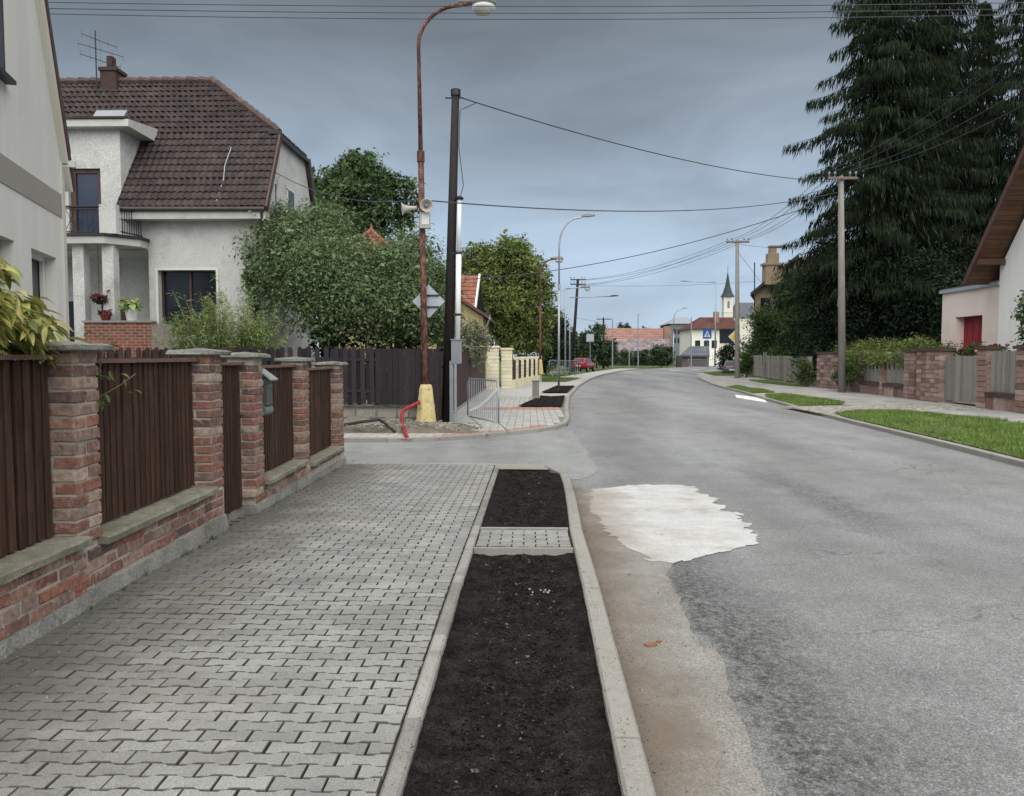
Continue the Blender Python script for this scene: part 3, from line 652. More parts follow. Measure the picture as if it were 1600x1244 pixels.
# dug-up dirt round the lamp foot
mb = MB(); nx = 40
for j in range(15):
    for i in range(nx + 1):
        x = -7.5 + 6.6 * i / nx; y = 16.95 + (18.42 - 16.95) * j / 14
        e = 1 if x < -2.2 else max(0, 1 - (x + 2.2) / 1.1)
        mb.v.append((x, y, gz(y) - .03 + e * (.10 + .10 * math.sin(x * 3.1 + y * 2) * math.sin(y * 4.3 + x) + R(-.025, .025) + .12 * (j / 14)) * min(1, j / 3)))
for j in range(14):
    for i in range(nx): k = j * (nx + 1) + i; mb.f.append((k, k + 1, k + nx + 2, k + nx + 1))
mb.build('dug_earth', M['dirt'], kind='structure')
for i, (x, y, s) in enumerate(((-2.9, 17.25, .28), (-2.05, 17.3, .26), (-1.75, 17.6, .2), (-3.3, 17.35, .24))):
    rb = MB(); vv = [Vector((a, b, c)) * s / 2 * R(.8, 1.15) + Vector((x, y, gz(y) + .09)) for a in (-1, 1) for b in (-.7, .7) for c in (-.55, .55)]
    rb.add(vv, [(0, 1, 3, 2), (4, 6, 7, 5), (0, 4, 5, 1), (2, 3, 7, 6), (0, 2, 6, 4), (1, 5, 7, 3)])
    tag(rb.build('rubble_block', M['stone']), ['grey rubble block lying left of the yellow lamp foot', 'pale rubble block in front of the yellow lamp foot', 'small rubble block lying right of the yellow lamp foot near the barrier', 'leftmost grey rubble block by the red conduit'][i], 'rubble', 'rubble blocks around the lamp foot')

vs = []
for i in range(2600):
    x = R(-5.6, -1.0); y = R(16.9, 18.4); s = R(.008, .035) * (2.2 if R(0, 1) < .06 else 1); e = 1 if x < -2.2 else max(0, 1 - (x + 2.2) / 1.1)
    if R(0, 1) > e + .1: continue
    c = np.array((x, y, gz(y) + .06 + .10 * e + .04 * math.sin(x * 3 + y * 2))); q = np.random.normal(0, 1, (5, 3)); q /= np.linalg.norm(q, axis=1)[:, None]; q = c + q * s * (1.1, 1, .7)
    for f in ((0, 1, 2), (0, 2, 3), (0, 3, 4), (0, 4, 1), (1, 4, 2), (2, 4, 3)): vs += [q[k] for k in f]
npmesh('rubble', vs, 3, mat('rubble_bits', (.23, .215, .18), .95, .3, 8, rnd=.5), kind='stuff')
# ------------------------------------------------------------------ right side: kerb, verge, path
kerb_line('right_kerb', [(rx(y), y) for y in (-2, 2, 5, 8, 12.5, 14.7, 18, 21.5, 24, 26.2, 30, 34, 37.8, 43, 48.6, 54, 60, 66, 72, 80, 88)], .16, .24, 1.0, .0, inner=1)
RWX = lambda y: 15.2 + (y - 23.5) * .07                    # foot of the stone wall
sheet('right_path', [[(rx(y) + .14, y), (RWX(y) + .3 if y < 62 else rx(y) + 4.5, y)] for y in (-2, 5, 12, 16, 20, 23, 26, 30, 35, 40, 45, 50, 56, 62, 70, 80, 88)], mat('gravel_asphalt_path', (.27, .265, .25), .95, .2, 1.2, fine=.3, fscale=40, bump=.006, bscale=30, stain=((.17, .165, .155), .8, .52, .7)), -.012)
def grass_patch(pts, n, label_):
    o = flat('verge', pts, M['grass_base'], .012)
    P = np.array(pts); lo, hi = P.min(0), P.max(0); out = []
    def inside(x, y):
        c = False; j = len(pts) - 1
        for i in range(len(pts)):
            if (pts[i][1] > y) != (pts[j][1] > y) and x < (pts[j][0] - pts[i][0]) * (y - pts[i][1]) / (pts[j][1] - pts[i][1]) + pts[i][0]: c = not c
            j = i
        return c
    while len(out) < n * 3:
        x, y = R(lo[0], hi[0]) + random.gauss(0, .06), R(lo[1], hi[1]) + random.gauss(0, .06)
        if not inside(x + random.gauss(0, .05), y): continue
        if math.sin(x * 1.9 + 1.3 * math.sin(y * .8)) * math.sin(y * 1.45 + x * .6) > R(.35, 1.1): continue
        h = R(.035, .11) * (.7 + .5 * math.sin(x * 2.1) * math.sin(y * 1.3)); w = R(.006, .014); a = R(0, 6.28); z = gz(y) + .012
        b = np.array((x, y, z)); d = np.array((math.cos(a), math.sin(a), 0)); l = np.array((R(-.05, .05), R(-.05, .05), h))
        out += [b - d * w, b + d * w, b + l]
    npmesh('grass', out, 3, M['grass'], kind='stuff')
grass_patch([(8.4, 9.0), (8.3, 12.5), (8.55, 14.7), (8.8, 18), (9.1, 22.0), (9.5, 23.6), (10.7, 24.6), (12.0, 24.9), (12.6, 23.5), (12.8, 20), (12.6, 15), (12.3, 9)], 36000, '')
grass_patch([(9.55, 26.9), (10.0, 31), (10.3, 33), (11.2, 35.8), (12.0, 35.8), (12.2, 32), (12.1, 29.2), (11.4, 27.6)], 9000, '')
grass_patch([(10.7, 36.3), (11.0, 39), (11.4, 44), (12.5, 45.5), (12.4, 40), (12.0, 37)], 5000, '')
grass_patch([(15.9, 44.4), (16.4, 44.4), (17.0, 54), (15.6, 54), (15.2, 49)], 4000, '')
grass_patch([(15.6, 64), (17.8, 64), (19.5, 75), (16.8, 74)], 3500, '')
grass_patch([(1.0, 51), (2.5, 51), (4.0, 58), (2.0, 60), (.6, 56)], 3500, '')
# cobbled drive between the two verges
mb = MB(); y = 22.6
cob = flat('cobbled_drive', [(9.0, 22.3), (9.35, 26.8), (11.4, 27.4), (14.9, 28.5), (15.3, 25.0), (12.2, 25.1), (10.6, 24.8)], mat('cobble_joint', (.14, .13, .11), .95, .2, 6), -.006)
WL[cob.name] = Vector((0, 0, 0))
while y < 28.4:
    x = 9.05
    while x < 15.2:
        top = 28.2 if x > 11.4 else 26.8; bot = interp([(9, 22.4), (9.5, 23.7), (10.7, 24.75), (12, 25.05), (15.3, 25)], x)
        if bot < y < min(top, 26.8 + max(0, x - 9.4) * .3): 
            z = gz(y) + R(.002, .012); s = .058; j = R(-.01, .01)
            mb.add([(x - s, y - s + j, z), (x + s, y - s + j, z), (x + s, y + s + j, z), (x - s, y + s + j, z), (x - s * 1.15, y - s * 1.15 + j, z - .03), (x + s * 1.15, y - s * 1.15 + j, z - .03), (x + s * 1.15, y + s * 1.15 + j, z - .03), (x - s * 1.15, y + s * 1.15 + j, z - .03)],
                   [(0, 1, 2, 3), (4, 5, 1, 0), (5, 6, 2, 1), (6, 7, 3, 2), (7, 4, 0, 3)])
        x += .14
    y += .14
mb.build('cobbles', M['cobble'], cob, kind='stuff')
# ------------------------------------------------------------------ brick fence (local y runs along the fence, local x = 0 is its street face)
RZ = math.atan(.032)
fence = thing('brick_fence', 'old red brick fence with mossy concrete copings and dark brown upright slats along the pavement', 'fence', (FX(0), 0, 0), RZ, local=True)
def brick_mesh(name, d):
    vs = []
    bm = bmesh.new(); bmesh.ops.create_cube(bm, size=1)
    for v in bm.verts: v.co = Vector((v.co.x * d[0], v.co.y * d[1], v.co.z * d[2]))
    bmesh.ops.bevel(bm, geom=list(bm.edges), offset=.006, segments=1, affect='EDGES')
    for v in bm.verts: v.co += Vector((R(-.0035, .0035), R(-.0035, .0035), R(-.0035, .0035)))
    me = bpy.data.meshes.new(name); bm.to_mesh(me); bm.free(); me.materials.append(M['brick']); return me
STX = [brick_mesh('brick', (.283, .135, .066)) for _ in range(4)]     # along x
STY = [brick_mesh('brick', (.135, .283, .066)) for _ in range(4)]
HDY = [brick_mesh('brick', (.135, .135, .066)) for _ in range(4)]
QY = [brick_mesh('brick', (.135, .20, .066)) for _ in range(3)]
bricks = []                                                  # (mesh, local pos)
CH = .080
cores = MB()
def pillar(y0, zb, zt, capw=.425):
    cores.b2((-.286, y0 + .0135, zb - .35), (-.0165, y0 + .2765, zt))
    z = zb; k = 0
    while z + CH <= zt + .005:
        zc = z + CH / 2
        if k % 2: bricks.extend([(random.choice(STX), (-.149, y0 + .0695, zc)), (random.choice(STX), (-.149, y0 + .2195, zc))])
        else: bricks.extend([(random.choice(STY), (-.0745, y0 + .145, zc)), (random.choice(STY), (-.2235, y0 + .145, zc))])
        z += CH; k += 1
    cap = MB(); a, b = -.149, y0 + .145; h = capw / 2; zt2 = zt
    prof = [(h - .015, 0), (h, .01), (h - .004, .036), (h - .03, .046)]
    vs = []
    for r, z in prof:
        for sx, sy in ((-1, -1), (-.3, -1), (.4, -1), (1, -1), (1, -.2), (1, .5), (1, 1), (.2, 1), (-.5, 1), (-1, 1), (-1, .3), (-1, -.4)):
            vs.append((a + sx * r + R(-.006, .006), b + sy * r + R(-.006, .006), zt2 + z + R(-.004, .004)))
    top = len(vs); vs.append((a, b, zt2 + .066))
    fs = [(i * 12 + k, i * 12 + (k + 1) % 12, (i + 1) * 12 + (k + 1) % 12, (i + 1) * 12 + k) for i in range(3) for k in range(12)] + [(36 + k, 36 + (k + 1) % 12, top) for k in range(12)] + [tuple(range(12))[::-1]]
    cap.add(vs, fs); cap.build('pillar_cap', M['cap'], fence)
def base_wall(y0, y1, zb, ztop, cop=None):                   # brick plinth between z = zb and ztop
    z = ztop; k = 0
    cores.b2((-.286, y0, zb - .4), (-.0115, y1, ztop))
    while z - CH > zb - .01:
        y = y0 + (0 if k % 2 else -.07); zc = z - CH / 2; j = 0
        while y < y1 - .03:
            r_ = R(0, 1); me, L_ = (random.choice(STY), .297) if r_ < .26 else ((random.choice(HDY), .150) if r_ < .80 else (random.choice(QY), .215))
            if y + L_ > y1 + .08: me, L_ = random.choice(HDY), .147
            if y + L_ > y0 + .02: bricks.append((me, (-.0705 + R(-.004, .003), y + L_ / 2, zc + R(-.003, .003))))
            y += L_
        z -= CH; k += 1
def coping(y0, y1, zt):
    n = max(4, int((y1 - y0) / .16)); vs = []
    for i in range(n + 1):
        y = y0 + (y1 - y0) * i / n
        for x, z in ((-.30, -.055), (-.30, .0), (-.1, .004), (.035, -.004), (.052, -.018), (.05, -.058)): vs.append((x + R(-.004, .004), y, zt + z + R(-.004, .004)))
    fs = [(i * 6 + k, i * 6 + (k + 1) % 6, (i + 1) * 6 + (k + 1) % 6, (i + 1) * 6 + k) for i in range(n) for k in range(6)] + [(5, 4, 3, 2, 1, 0), tuple(n * 6 + k for k in range(6))]
    mb = MB(); mb.add(vs, fs); mb.build('coping', M['coping'], fence)
def slat_mesh(name, h, w=.058):
    mb = MB(); c = .006
    for z in (0, h):
        for x, y in ((-.011, -w / 2), (.008, -w / 2), (.011, -w / 2 + c), (.011, w / 2 - c), (.008, w / 2), (-.011, w / 2)): mb.v.append((x, y, z))
    mb.f = [(i, (i + 1) % 6, 6 + (i + 1) % 6, 6 + i) for i in range(6)] + [(5, 4, 3, 2, 1, 0), (6, 7, 8, 9, 10, 11)]
    me = bpy.data.meshes.new(name); me.from_pydata(mb.v, [], mb.f); me.materials.append(M['slat']); return me
def panel(y0, y1, zb, zt, x=-.145, pitch=.083, w=.056, pname='slat_panel', parent=None, rail=True):
    fr = MB()
    for z in (zb + .18, zt - .2): fr.b2((x - .055, y0 + .004, z - .03), (x - .031, y1 - .004, z + .03))
    root = fr.build(pname, M['slat'], parent or fence); WL[root.name] = Vector((0, 0, 0))
    me, mb_ = slat_mesh('slat', zt - zb, w), slat_mesh('back_slat', zt - zb, .07)
    n = int((y1 - y0) / pitch); off = (y1 - y0 - (n - 1) * pitch) / 2
    for i in range(n):
        link('slat', me, root, (x + R(-.003, .003), y0 + off + i * pitch + R(-.003, .003), zb + R(-.006, .002)), (R(-.006, .006), R(-.004, .004), R(-.06, .06)))
        if i < n - 1: link('slat', mb_, root, (x - .07, y0 + off + (i + .5) * pitch, zb - .003), (0, 0, 0))
    if rail:
        rl = MB(); rl.b2((x - .07, y0 + .003, zt), (x + .05, y1 - .003, zt + .028)); rl.build('top_rail', M['rail'], root)
    return root
PY = [2.30, 4.50, 6.62, 7.80, 9.72, 11.86]                   # near face of each pillar
ZT = [1.62, 1.585, 1.565, 1.54, 1.49, 1.42]
ZB = [.44, .385, .36, .03, .17, .09]
for i in range(6): pillar(PY[i], ZB[i] - (.0), ZT[i])
base_wall(1.2, 4.52, .07, .395); base_wall(4.52, 6.91, .10, .345); base_wall(7.80, 9.74, .0, .165); base_wall(9.74, 12.15, -.06, .085)
coping(1.5, 4.56, .452); coping(4.74, 6.62, .402); coping(8.09, 9.74, .222); coping(10.01, 11.88, .142)
for y0, y1, zt in ((1.2, 6.91, .085), (7.74, 12.16, -.0)):
    n = 40; mb = MB()
    for i in range(n + 1):
        y = y0 + (y1 - y0) * i / n; gr_ = gz(y) - .03; top = max(gr_ + .05, (zt if y0 < 5 else (zt if y < 9.74 else -.07)) + R(-.012, .008))
        if y > 6.3 and y0 < 5: top = min(top, .10)
        mb.v += [(-.28, y, gr_ - .2), (-.28, y, top), (.012 + R(-.006, .006), y, top), (.035 + R(-.012, .012), y, gr_ - .02), (.035, y, gr_ - .2)]
    for i in range(n): mb.f += [(i * 5 + k, i * 5 + k + 1, i * 5 + k + 6, i * 5 + k + 5) for k in range(4)]
    mb.f += [(4, 3, 2, 1, 0), tuple(n * 5 + k for k in range(5))]
    mb.build('footing', M['mortar_strip'], fence)
cores.build('mortar_core', M['mortar'], fence)
def dcam(p):
    q = Vector((FX(0) + p[0] - .032 * p[1], p[1], p[2] - EYE)); return q.length
def inview(p):
    q = Vector((FX(0) + p[0] - .032 * p[1], p[1], p[2] - EYE)); z = q.dot(_f); return z > .2 and abs(q.dot(_r) / z) < .7
bricks.sort(key=lambda b: dcam(b[1]) + (0 if inview(b[1]) and b[1][0] > -.18 else 50))
rest = MB()
for i, (me, p) in enumerate(bricks):
    rot = (R(-.012, .012), R(-.012, .012), R(-.012, .012)); q = Vector(p) + Vector((R(-.003, .004), R(-.003, .003), R(-.003, .003)))
    if i < 300: link('brick', me, fence, q, rot)
    else: rest.add([v.co + q for v in me.vertices], [tuple(f.vertices) for f in me.polygons])
rest.build('bricks', M['brick'], fence, kind='stuff')
panel(2.59, 4.49, .47, 1.535, pitch=.086, w=.06)
panel(4.80, 6.61, .425, 1.51)
panel(8.10, 9.71, .245, 1.425)
panel(10.03, 11.85, .165, 1.365)
gate = panel(6.93, 7.78, .0, 1.47, pname='gate')
hd = MB(); hd.tube([(-.12, 7.70, .95), (-.09, 7.70, .95), (-.09, 7.60, .95)], .009, 6); hd.build('gate_handle', M['dkmetal'], gate)
# mailbox hung on the slats beyond the gate: metal house-shaped box with a newspaper tube below
mx = FX(8.3) + .02; my = 8.30; mz = 1.02
box = thing('mailbox', 'green grey metal mailbox with pitched lid and newspaper tube on the fence beside the gate', 'mailbox', (mx - .14, my, mz), RZ, local=True)
b = MB(); b.ext([(0, -.10, 0), (.115, -.10, 0), (.115, -.10, .29), (0, -.10, .36)], (0, .20, 0)); b.build('body', mat('dark_mailbox', (.075, .085, .085), .5, .15, 8), box)
b = MB(); b.ext([(-.0, -.125, .40), (.17, -.125, .27), (.175, -.125, .285), (0, -.125, .417)], (0, .25, 0)); b.build('lid', M['sign'], box)
b = MB(); b.ext([(.116, -.075, .20), (.124, -.075, .20), (.124, -.075, .235), (.116, -.075, .235)], (0, .15, 0)); b.build('flap', mat('green_flap', (.10, .13, .115), .5, .1, 5), box)
b = MB(); b.lathe([(.052, -.13), (.056, -.12), (.056, .12), (.052, .13)], (.065, 0, -.06), 14, Matrix.Rotation(math.pi / 2, 3, 'X')); b.build('newspaper_tube', mat('green_tube', (.105, .15, .13), .4, .1, 5), box)

# ------------------------------------------------------------------ house at the left edge: beige gable facing the street
d1 = Vector((.2924, -.956, 0)); nrm1 = Vector((.956, .2924, 0)); C1 = Vector((-7.4, 12.0, 0))
h1 = thing('beige_house', 'beige rendered house with taupe wall band and steep dark roof edge at left border', 'house', tuple(C1))
mb = MB(); holes = [(.46, 1.60, 1.75, 3.07), (2.25, 3.5, 1.75, 3.07)]
facade(mb, C1, d1, 6.5, -.3, 4.5, holes, .22, nrm1)
P1 = lambda t, z, o=0: C1 + d1 * t + Vector((0, 0, z)) + nrm1 * o
mb.poly([P1(0, 4.5), P1(6.5, 4.5), P1(6.5, 10.5), P1(4.4, 12), P1(2.75, 10.4), P1(1.05, 6.72)])
mb.poly([P1(0, -.3), P1(0, 4.5), P1(0, 4.5, -8), P1(0, -.3, -8)]); mb.poly([P1(6.5, -.3), P1(6.5, 10.5), P1(6.5, 10.5, -8), P1(6.5, -.3, -8)])
mb.build('wall', M['beige'], h1)
b = MB(); b.ext([P1(.135, 3.74, .0), P1(6.5, 3.74, .0), P1(6.5, 4.1, .0), P1(.135, 4.1, .0)], nrm1 * .012); b.build('wall_band', M['band'], h1)
b = MB(); b.ext([P1(-.02, -.3, -.3), P1(.13, -.3, -.3), P1(.13, 4.62, -.3), P1(-.02, 4.42, -.3)], nrm1 * .325); b.build('corner_trim', M['trim'], h1)
ver = [(-.22, 4.22), (-.02, 4.62), (1.05, 6.9), (2.75, 10.46), (4.4, 12.2)]
b = MB()
for (a, c), (e, f) in zip(ver, ver[1:]):
    b.ext([P1(a, c, -8), P1(e, f, -8), P1(e, f + .22, -8), P1(a - .06, c + .2, -8)], nrm1 * 8.11)
b.build('roof', M['fascia'], h1)
b = MB()
for (a, c), (e, f) in zip(ver, ver[1:]): b.ext([P1(a + .1, c - .02, .0), P1(e + .13, f - .06, .0), P1(e, f, .0), P1(a, c, .0)], nrm1 * .09)
b.build('verge_soffit', M['trim'], h1)
for (a, c, e, f) in holes:
    b = MB()
    for q in ((a + .06, e, f), (c - .06, e, f)): b.ext([P1(q[0] - .04, e, -.21), P1(q[0] + .04, e, -.21), P1(q[0] + .04, f, -.21), P1(q[0] - .04, f, -.21)], nrm1 * .05)
    b.ext([P1(a + .1, f - .07, -.21), P1(c - .1, f - .07, -.21), P1(c - .1, f, -.21), P1(a + .1, f, -.21)], nrm1 * .05)
    w = b.build('window', M['lace'], h1)
    b = MB(); b.ext([P1(a, e, -.24), P1(c, e, -.24), P1(c, f, -.24), P1(a, f, -.24)], nrm1 * .02); b.build('pane', M['glass'], w)
    b = MB(); b.ext([P1(a - .05, e - .05, -.1), P1(c + .05, e - .05, -.1), P1(c + .05, e - .01, -.1), P1(a - .05, e - .01, -.1)], nrm1 * .16); b.build('sill', M['kerb'], w)
b = MB(); b.ext([P1(2.42, 5.1, .003), P1(3.6, 5.1, .003), P1(3.6, 6.9, .003), P1(2.42, 6.9, .003)], nrm1 * .02); w = b.build('window', M['wframe'], h1)
b = MB(); b.ext([P1(2.5, 5.18, .024), P1(3.52, 5.18, .024), P1(3.52, 6.82, .024), P1(2.5, 6.82, .024)], nrm1 * .006); b.build('pane', M['glass'], w)
b = MB(); b.ext([P1(2.36, 5.04, .003), P1(3.66, 5.04, .003), P1(3.66, 5.09, .003), P1(2.36, 5.09, .003)], nrm1 * .12); b.build('sill', M['dkmetal'], w)
b = MB(); b.box(P1(-.05, 4.62, .1), (.16, .1, .1), rz=.3); b.build('eave_lamp', M['white'], h1)

# ------------------------------------------------------------------ roof tile helper: overlapping rows of shaped tiles on a sloping quad
def tiles(mb, a, b, c, d, row, wid, th=.035, lift=.02, keep=None):
    # a-b lower edge (left to right), d-c upper edge
    a, b, c, d = map(Vector, (a, b, c, d)); up = ((d - a) + (c - b)) / 2; L_ = up.length; nr = max(1, round(L_ / row)); nrm = (b - a).cross(d - a).normalized()
    for i in range(nr):
        k0, k1 = i / nr, min(1.0, (i + 1.12) / nr)
        l0, r0, l1, r1 = a.lerp(d, k0), b.lerp(c, k0), a.lerp(d, k1), b.lerp(c, k1)
        n = max(1, round(((r0 - l0).length + (r1 - l1).length) / 2 / wid)); h0, h1 = nrm * (lift + th), nrm * lift * .25
        for j in range(n):
            s, e = j / n, (j + 1) / n - .05 / n; jz = nrm * R(-.006, .006)
            p = [l0.lerp(r0, s), l0.lerp(r0, e), l1.lerp(r1, e), l1.lerp(r1, s)]; m0, m1 = (p[0] + p[1]) / 2, (p[3] + p[2]) / 2; hb = nrm * th * .8
            if keep and not keep((m0 + m1) / 2): continue
            v = [p[0] + h0 * .55 + jz, m0 + h0 + hb + jz, p[1] + h0 * .55 + jz, p[2] + h1, m1 + h1 + hb, p[3] + h1, p[0], p[1]]
            mb.add(v, [(0, 1, 4, 5), (1, 2, 3, 4), (6, 7, 2, 1, 0)])
    return mb

# ------------------------------------------------------------------ grey stucco house with brown mansard roof
h2 = thing('stucco_house', 'grey stucco house with a steep brown tiled roof, balcony and brick terrace', 'house', (-9.7, 22, 0))
XL, XR, YF, YB = -16.0, -7.72, 22.0, 27.4
mb = MB()
hol = [(5.17, 6.88, 2.2, 4.08)]
facade(mb, (XL, YF, 0), (1, 0, 0), XR - XL, -.3, 5.9, [(.0001, 4.9, 1.1, 4.66), (.0001, 4.16, 4.97, 5.899)] + hol, .28, (0, -1, 0))
GP = [(YF, -.3), (YF, 5.9), (23.38, 8.31), (26.2, 8.31), (YB, 5.9), (YB, -.3)]
mb.poly([(XR, y, z) for y, z in GP]); mb.poly([(XL, y, z) for y, z in GP]); mb.poly([(XL, YB, -.3), (XR, YB, -.3), (XR, YB, 5.9), (XL, YB, 5.9)])
mb.build('wall', M['stucco'], h2)
# porch recess behind the columns
b = MB()
facade(b, (XL, 23.6, 0), (1, 0, 0), 4.9, 1.05, 4.7, [(2.55, 3.4, 1.1, 3.35), (.6, 1.9, 1.9, 3.3)], .12, (0, -1, 0))
b.poly([(XL + 4.9, YF + .28, 1.1), (XL + 4.9, 23.6, 1.1), (XL + 4.9, 23.6, 4.66), (XL + 4.9, YF + .28, 4.66)]); b.poly([(XL, 20.95, 1.12), (XL + 5.55, 20.95, 1.12), (XL + 5.55, 23.6, 1.12), (XL, 23.6, 1.12)])
b.poly([(XL, YF + .2, 4.655), (XL + 4.9, YF + .2, 4.655), (XL + 4.9, 23.6, 4.655), (XL, 23.6, 4.655)])
b.build('porch_wall', M['stucco'], h2)
b = MB(); b.b2((-13.45, 23.66, 1.12), (-12.6, 23.70, 3.34)); dr = b.build('door', M['wframe'], h2)
b = MB(); b.b2((-13.30, 23.645, 1.4), (-12.98, 23.659, 3.2)); b.build('pane', M['glass'], dr)
b = MB(); b.b2((-15.4, 23.66, 1.9), (-14.1, 23.7, 3.3)); w = b.build('window', M['glass'], h2)
# wide ground floor window: frame, dark panes, pale edge
x0, x1, z0, z1 = XL + 5.17, XL + 6.88, 2.2, 4.08
b = MB()
for xa in (x0 + .03, (x0 + x1) / 2, x1 - .03): b.b2((xa - .03, YF + .2, z0 + .002), (xa + .03, YF + .25, z1 - .002))
w = b.build('window', M['wframe'], h2)
b = MB(); b.b2((x0, YF + .26, z0), (x1, YF + .275, z1)); b.build('pane', M['glass'], w)
b = MB()
for lo, hi in (((x0 - .07, YF - .025, z0 - .06), (x0 - .002, YF - .003, z1 + .07)), ((x1 + .002, YF - .025, z0 - .06), (x1 + .07, YF - .003, z1 + .07)), ((x0 - .002, YF - .025, z1 + .002), (x1 + .002, YF - .003, z1 + .07))): b.b2(lo, hi)
b.build('window_surround', M['lace'], w)
# main roof slope, hip and ridge
EZ, EY = 5.83, 21.62
a_, b_, c_, d_ = (-11.83, EY, EZ), (-7.5, EY, EZ), (-7.66, 23.4, 8.41), (-16.2, 23.4, 8.41)
dl_ = (-11.83, 23.4, 8.41)
e_, f_ = (-10.28, 24.85, 10.48), (-16.2, 24.85, 10.48)
b = MB(); b.ext([a_, b_, c_, dl_], (0, .06, -.12)); b.ext([d_, c_, e_, f_], (0, .06, -.12)); b.ext([c_, (-7.66, 26.25, 8.41), e_], (-.06, 0, -.12)); b.ext([(-16.2, 24.85, 10.46), e_, (-7.66, 26.25, 8.39), (-7.5, 27.9, 5.85), (-16.2, 27.9, 5.85)], (0, -.06, -.12))
rf = b.build('roof', M['fascia'], h2)
b = MB(); tiles(b, a_, b_, c_, dl_, .295, .19); tiles(b, d_, c_, e_, f_, .295, .19); tiles(b, c_, (-7.66, 26.25, 8.41), (-10.2, 24.9, 10.46), (-10.28, 24.85, 10.46), .335, .215)
b.build('roof_tiles', M['roof'], rf, kind='stuff')
b = MB()
for p, q, n in ((e_, f_, 15), (c_, e_, 12)):
    p, q = Vector(p), Vector(q)
    for i in range(n):
        s, t = p.lerp(q, i / n), p.lerp(q, (i + 1.1) / n); b.tube([s + Vector((0, 0, .04)), t + Vector((0, 0, .07))], [.10, .125], 8)
b.build('ridge_tiles', M['ridge'], rf, kind='stuff')
b = MB(); b.beam((-7.47, EY, EZ - .06), (-7.6, 23.4, 8.36), .05, .22); b.build('verge_board', M['fascia'], rf)
b = MB(); b.beam((-7.62, 23.25, 8.28), (-7.62, 26.35, 8.28), .13, .12); b.beam((-7.95, 23.3, 8.4), (-7.55, 23.3, 8.4), .1, .1); b.build('hip_gutter', M['dkmetal'], rf)
b = MB(); b.beam((-7.60, 26.3, 8.36), (-7.62, 27.7, 5.6), .09, .2); b.build('rear_verge', M['gutter'], rf)
b = MB(); b.b2((-11.75, EY - .03, EZ - .34), (-7.52, YF - .003, EZ - .13)); b.build('eave_soffit', M['eave'], h2)
b = MB(); b.tube([(-11.85, EY - .08, EZ - .06), (-7.5, EY - .08, EZ - .08)], .065, 8); b.build('gutter', M['gutter'], h2)
b = MB(); b.tube([(-7.6, EY - .08, EZ - .1), (-7.6, EY, EZ - .35), (-7.85, YF - .07, EZ - .8), (-7.85, YF - .07, 0)], .045, 8); b.build('downpipe', M['gutter'], h2)
b = MB(); b.tube([(-7.62, 22.5, 5.2), (-7.66, 23.2, 7.0), (-7.6, 23.3, 7.1)], .012, 5); b.build('lightning_rod', M['galv'], h2)
b = MB(); b.tube([(-8.95, EY + .05, EZ + .12), (-8.92, 22.2, 6.75), (-9.0, 22.5, 7.2), (-8.95, 22.9, 7.85)], .012, 5); b.build('roof_wire', M['sign'], h2)
for (ya, yb, z0_, z1_) in ((24.25, 24.95, 5.65, 6.95), (22.95, 23.2, 5.65, 6.85)):
    b = MB(); b.b2((XR + .003, ya, z0_), (XR + .03, yb, z1_)); w = b.build('window', M['lace'], h2)
    b = MB(); b.b2((XR + .031, ya + .05, z0_ + .05), (XR + .036, yb - .05, z1_ - .05)); b.build('pane', M['glass'], w)
# dormer with the balcony door
b = MB(); DX = -11.84
facade(b, (XL, YF - .02, 0), (1, 0, 0), DX - XL, 4.96, 8.13, [(2.60, 3.56, 4.98, 7.02)], .18, (0, -1, 0))
b.poly([(DX, YF - .02, 4.96), (DX, YF - .02, 8.13), (DX, 23.3, 8.13), (DX, 23.3, 8.1), (DX, YF + .3, 5.9)])
dm = b.build('dormer', M['stucco'], h2)
b = MB(); b.ext([(XL, 21.68, 8.13), (XL, 21.68, 8.33), (XL, 23.4, 8.55), (XL, 23.4, 8.13)], (DX + .42 - XL, 0, 0)); b.build('dormer_roof', M['eave'], dm)
b = MB(); b.ext([(XL, 21.64, 8.335), (XL, 21.64, 8.40), (XL, 23.5, 8.62), (XL, 23.5, 8.56)], (DX + .3 - XL, 0, 0)); b.build('dormer_covering', M['roof'], dm)
b = MB(); b.ext([(XL + 2.75, 22.9, 8.62), (XL + 3.7, 22.9, 8.62), (XL + 3.7, 23.3, 9.1), (XL + 2.75, 23.3, 9.1)], (0, .05, -.05)); b.build('skylight', M['skylight'], dm)
b = MB()
for lo, hi in (((XL + 2.66, 22.06, 5.0), (XL + 2.78, 22.1, 7.0)), ((XL + 3.43, 22.06, 5.0), (XL + 3.53, 22.1, 7.0)), ((XL + 2.78, 22.06, 6.9), (XL + 3.43, 22.1, 7.0))): b.b2(lo, hi)
bd = b.build('balcony_door', M['wframe'], h2)
b = MB(); b.b2((XL + 2.66, 22.11, 5.0), (XL + 3.53, 22.13, 7.0)); b.build('pane', M['glassblue'], bd)
b = MB(); b.ext([(XL, 20.85, 4.70), (-11.75, 20.85, 4.70), (-11.1, 21.55, 4.70), (-11.1, YF - .02, 4.70), (XL, YF - .02, 4.70)], (0, 0, .2)); bs_ = b.build('balcony_slab', M['eave'], h2)
b = MB(); b.ext([(XL, 20.80, 4.905), (-11.72, 20.80, 4.905), (-11.04, 21.52, 4.905), (-11.04, YF - .025, 4.905), (XL, YF - .025, 4.905)], (0, 0, .07)); b.build('slab_edge', M['dkmetal'], bs_)
b = MB()
for i in range(11): b.beam((-13.5 + i * .155, 20.95, 5.0), (-13.5 + i * .155, 20.95, 5.7), .014, .014)
for i in range(5):
    xa = -13.5 + i * .31; b.beam((xa, 20.945, 5.06), (xa + .31, 20.945, 5.66), .012, .012); b.beam((xa + .31, 20.955, 5.06), (xa, 20.955, 5.66), .012, .012)
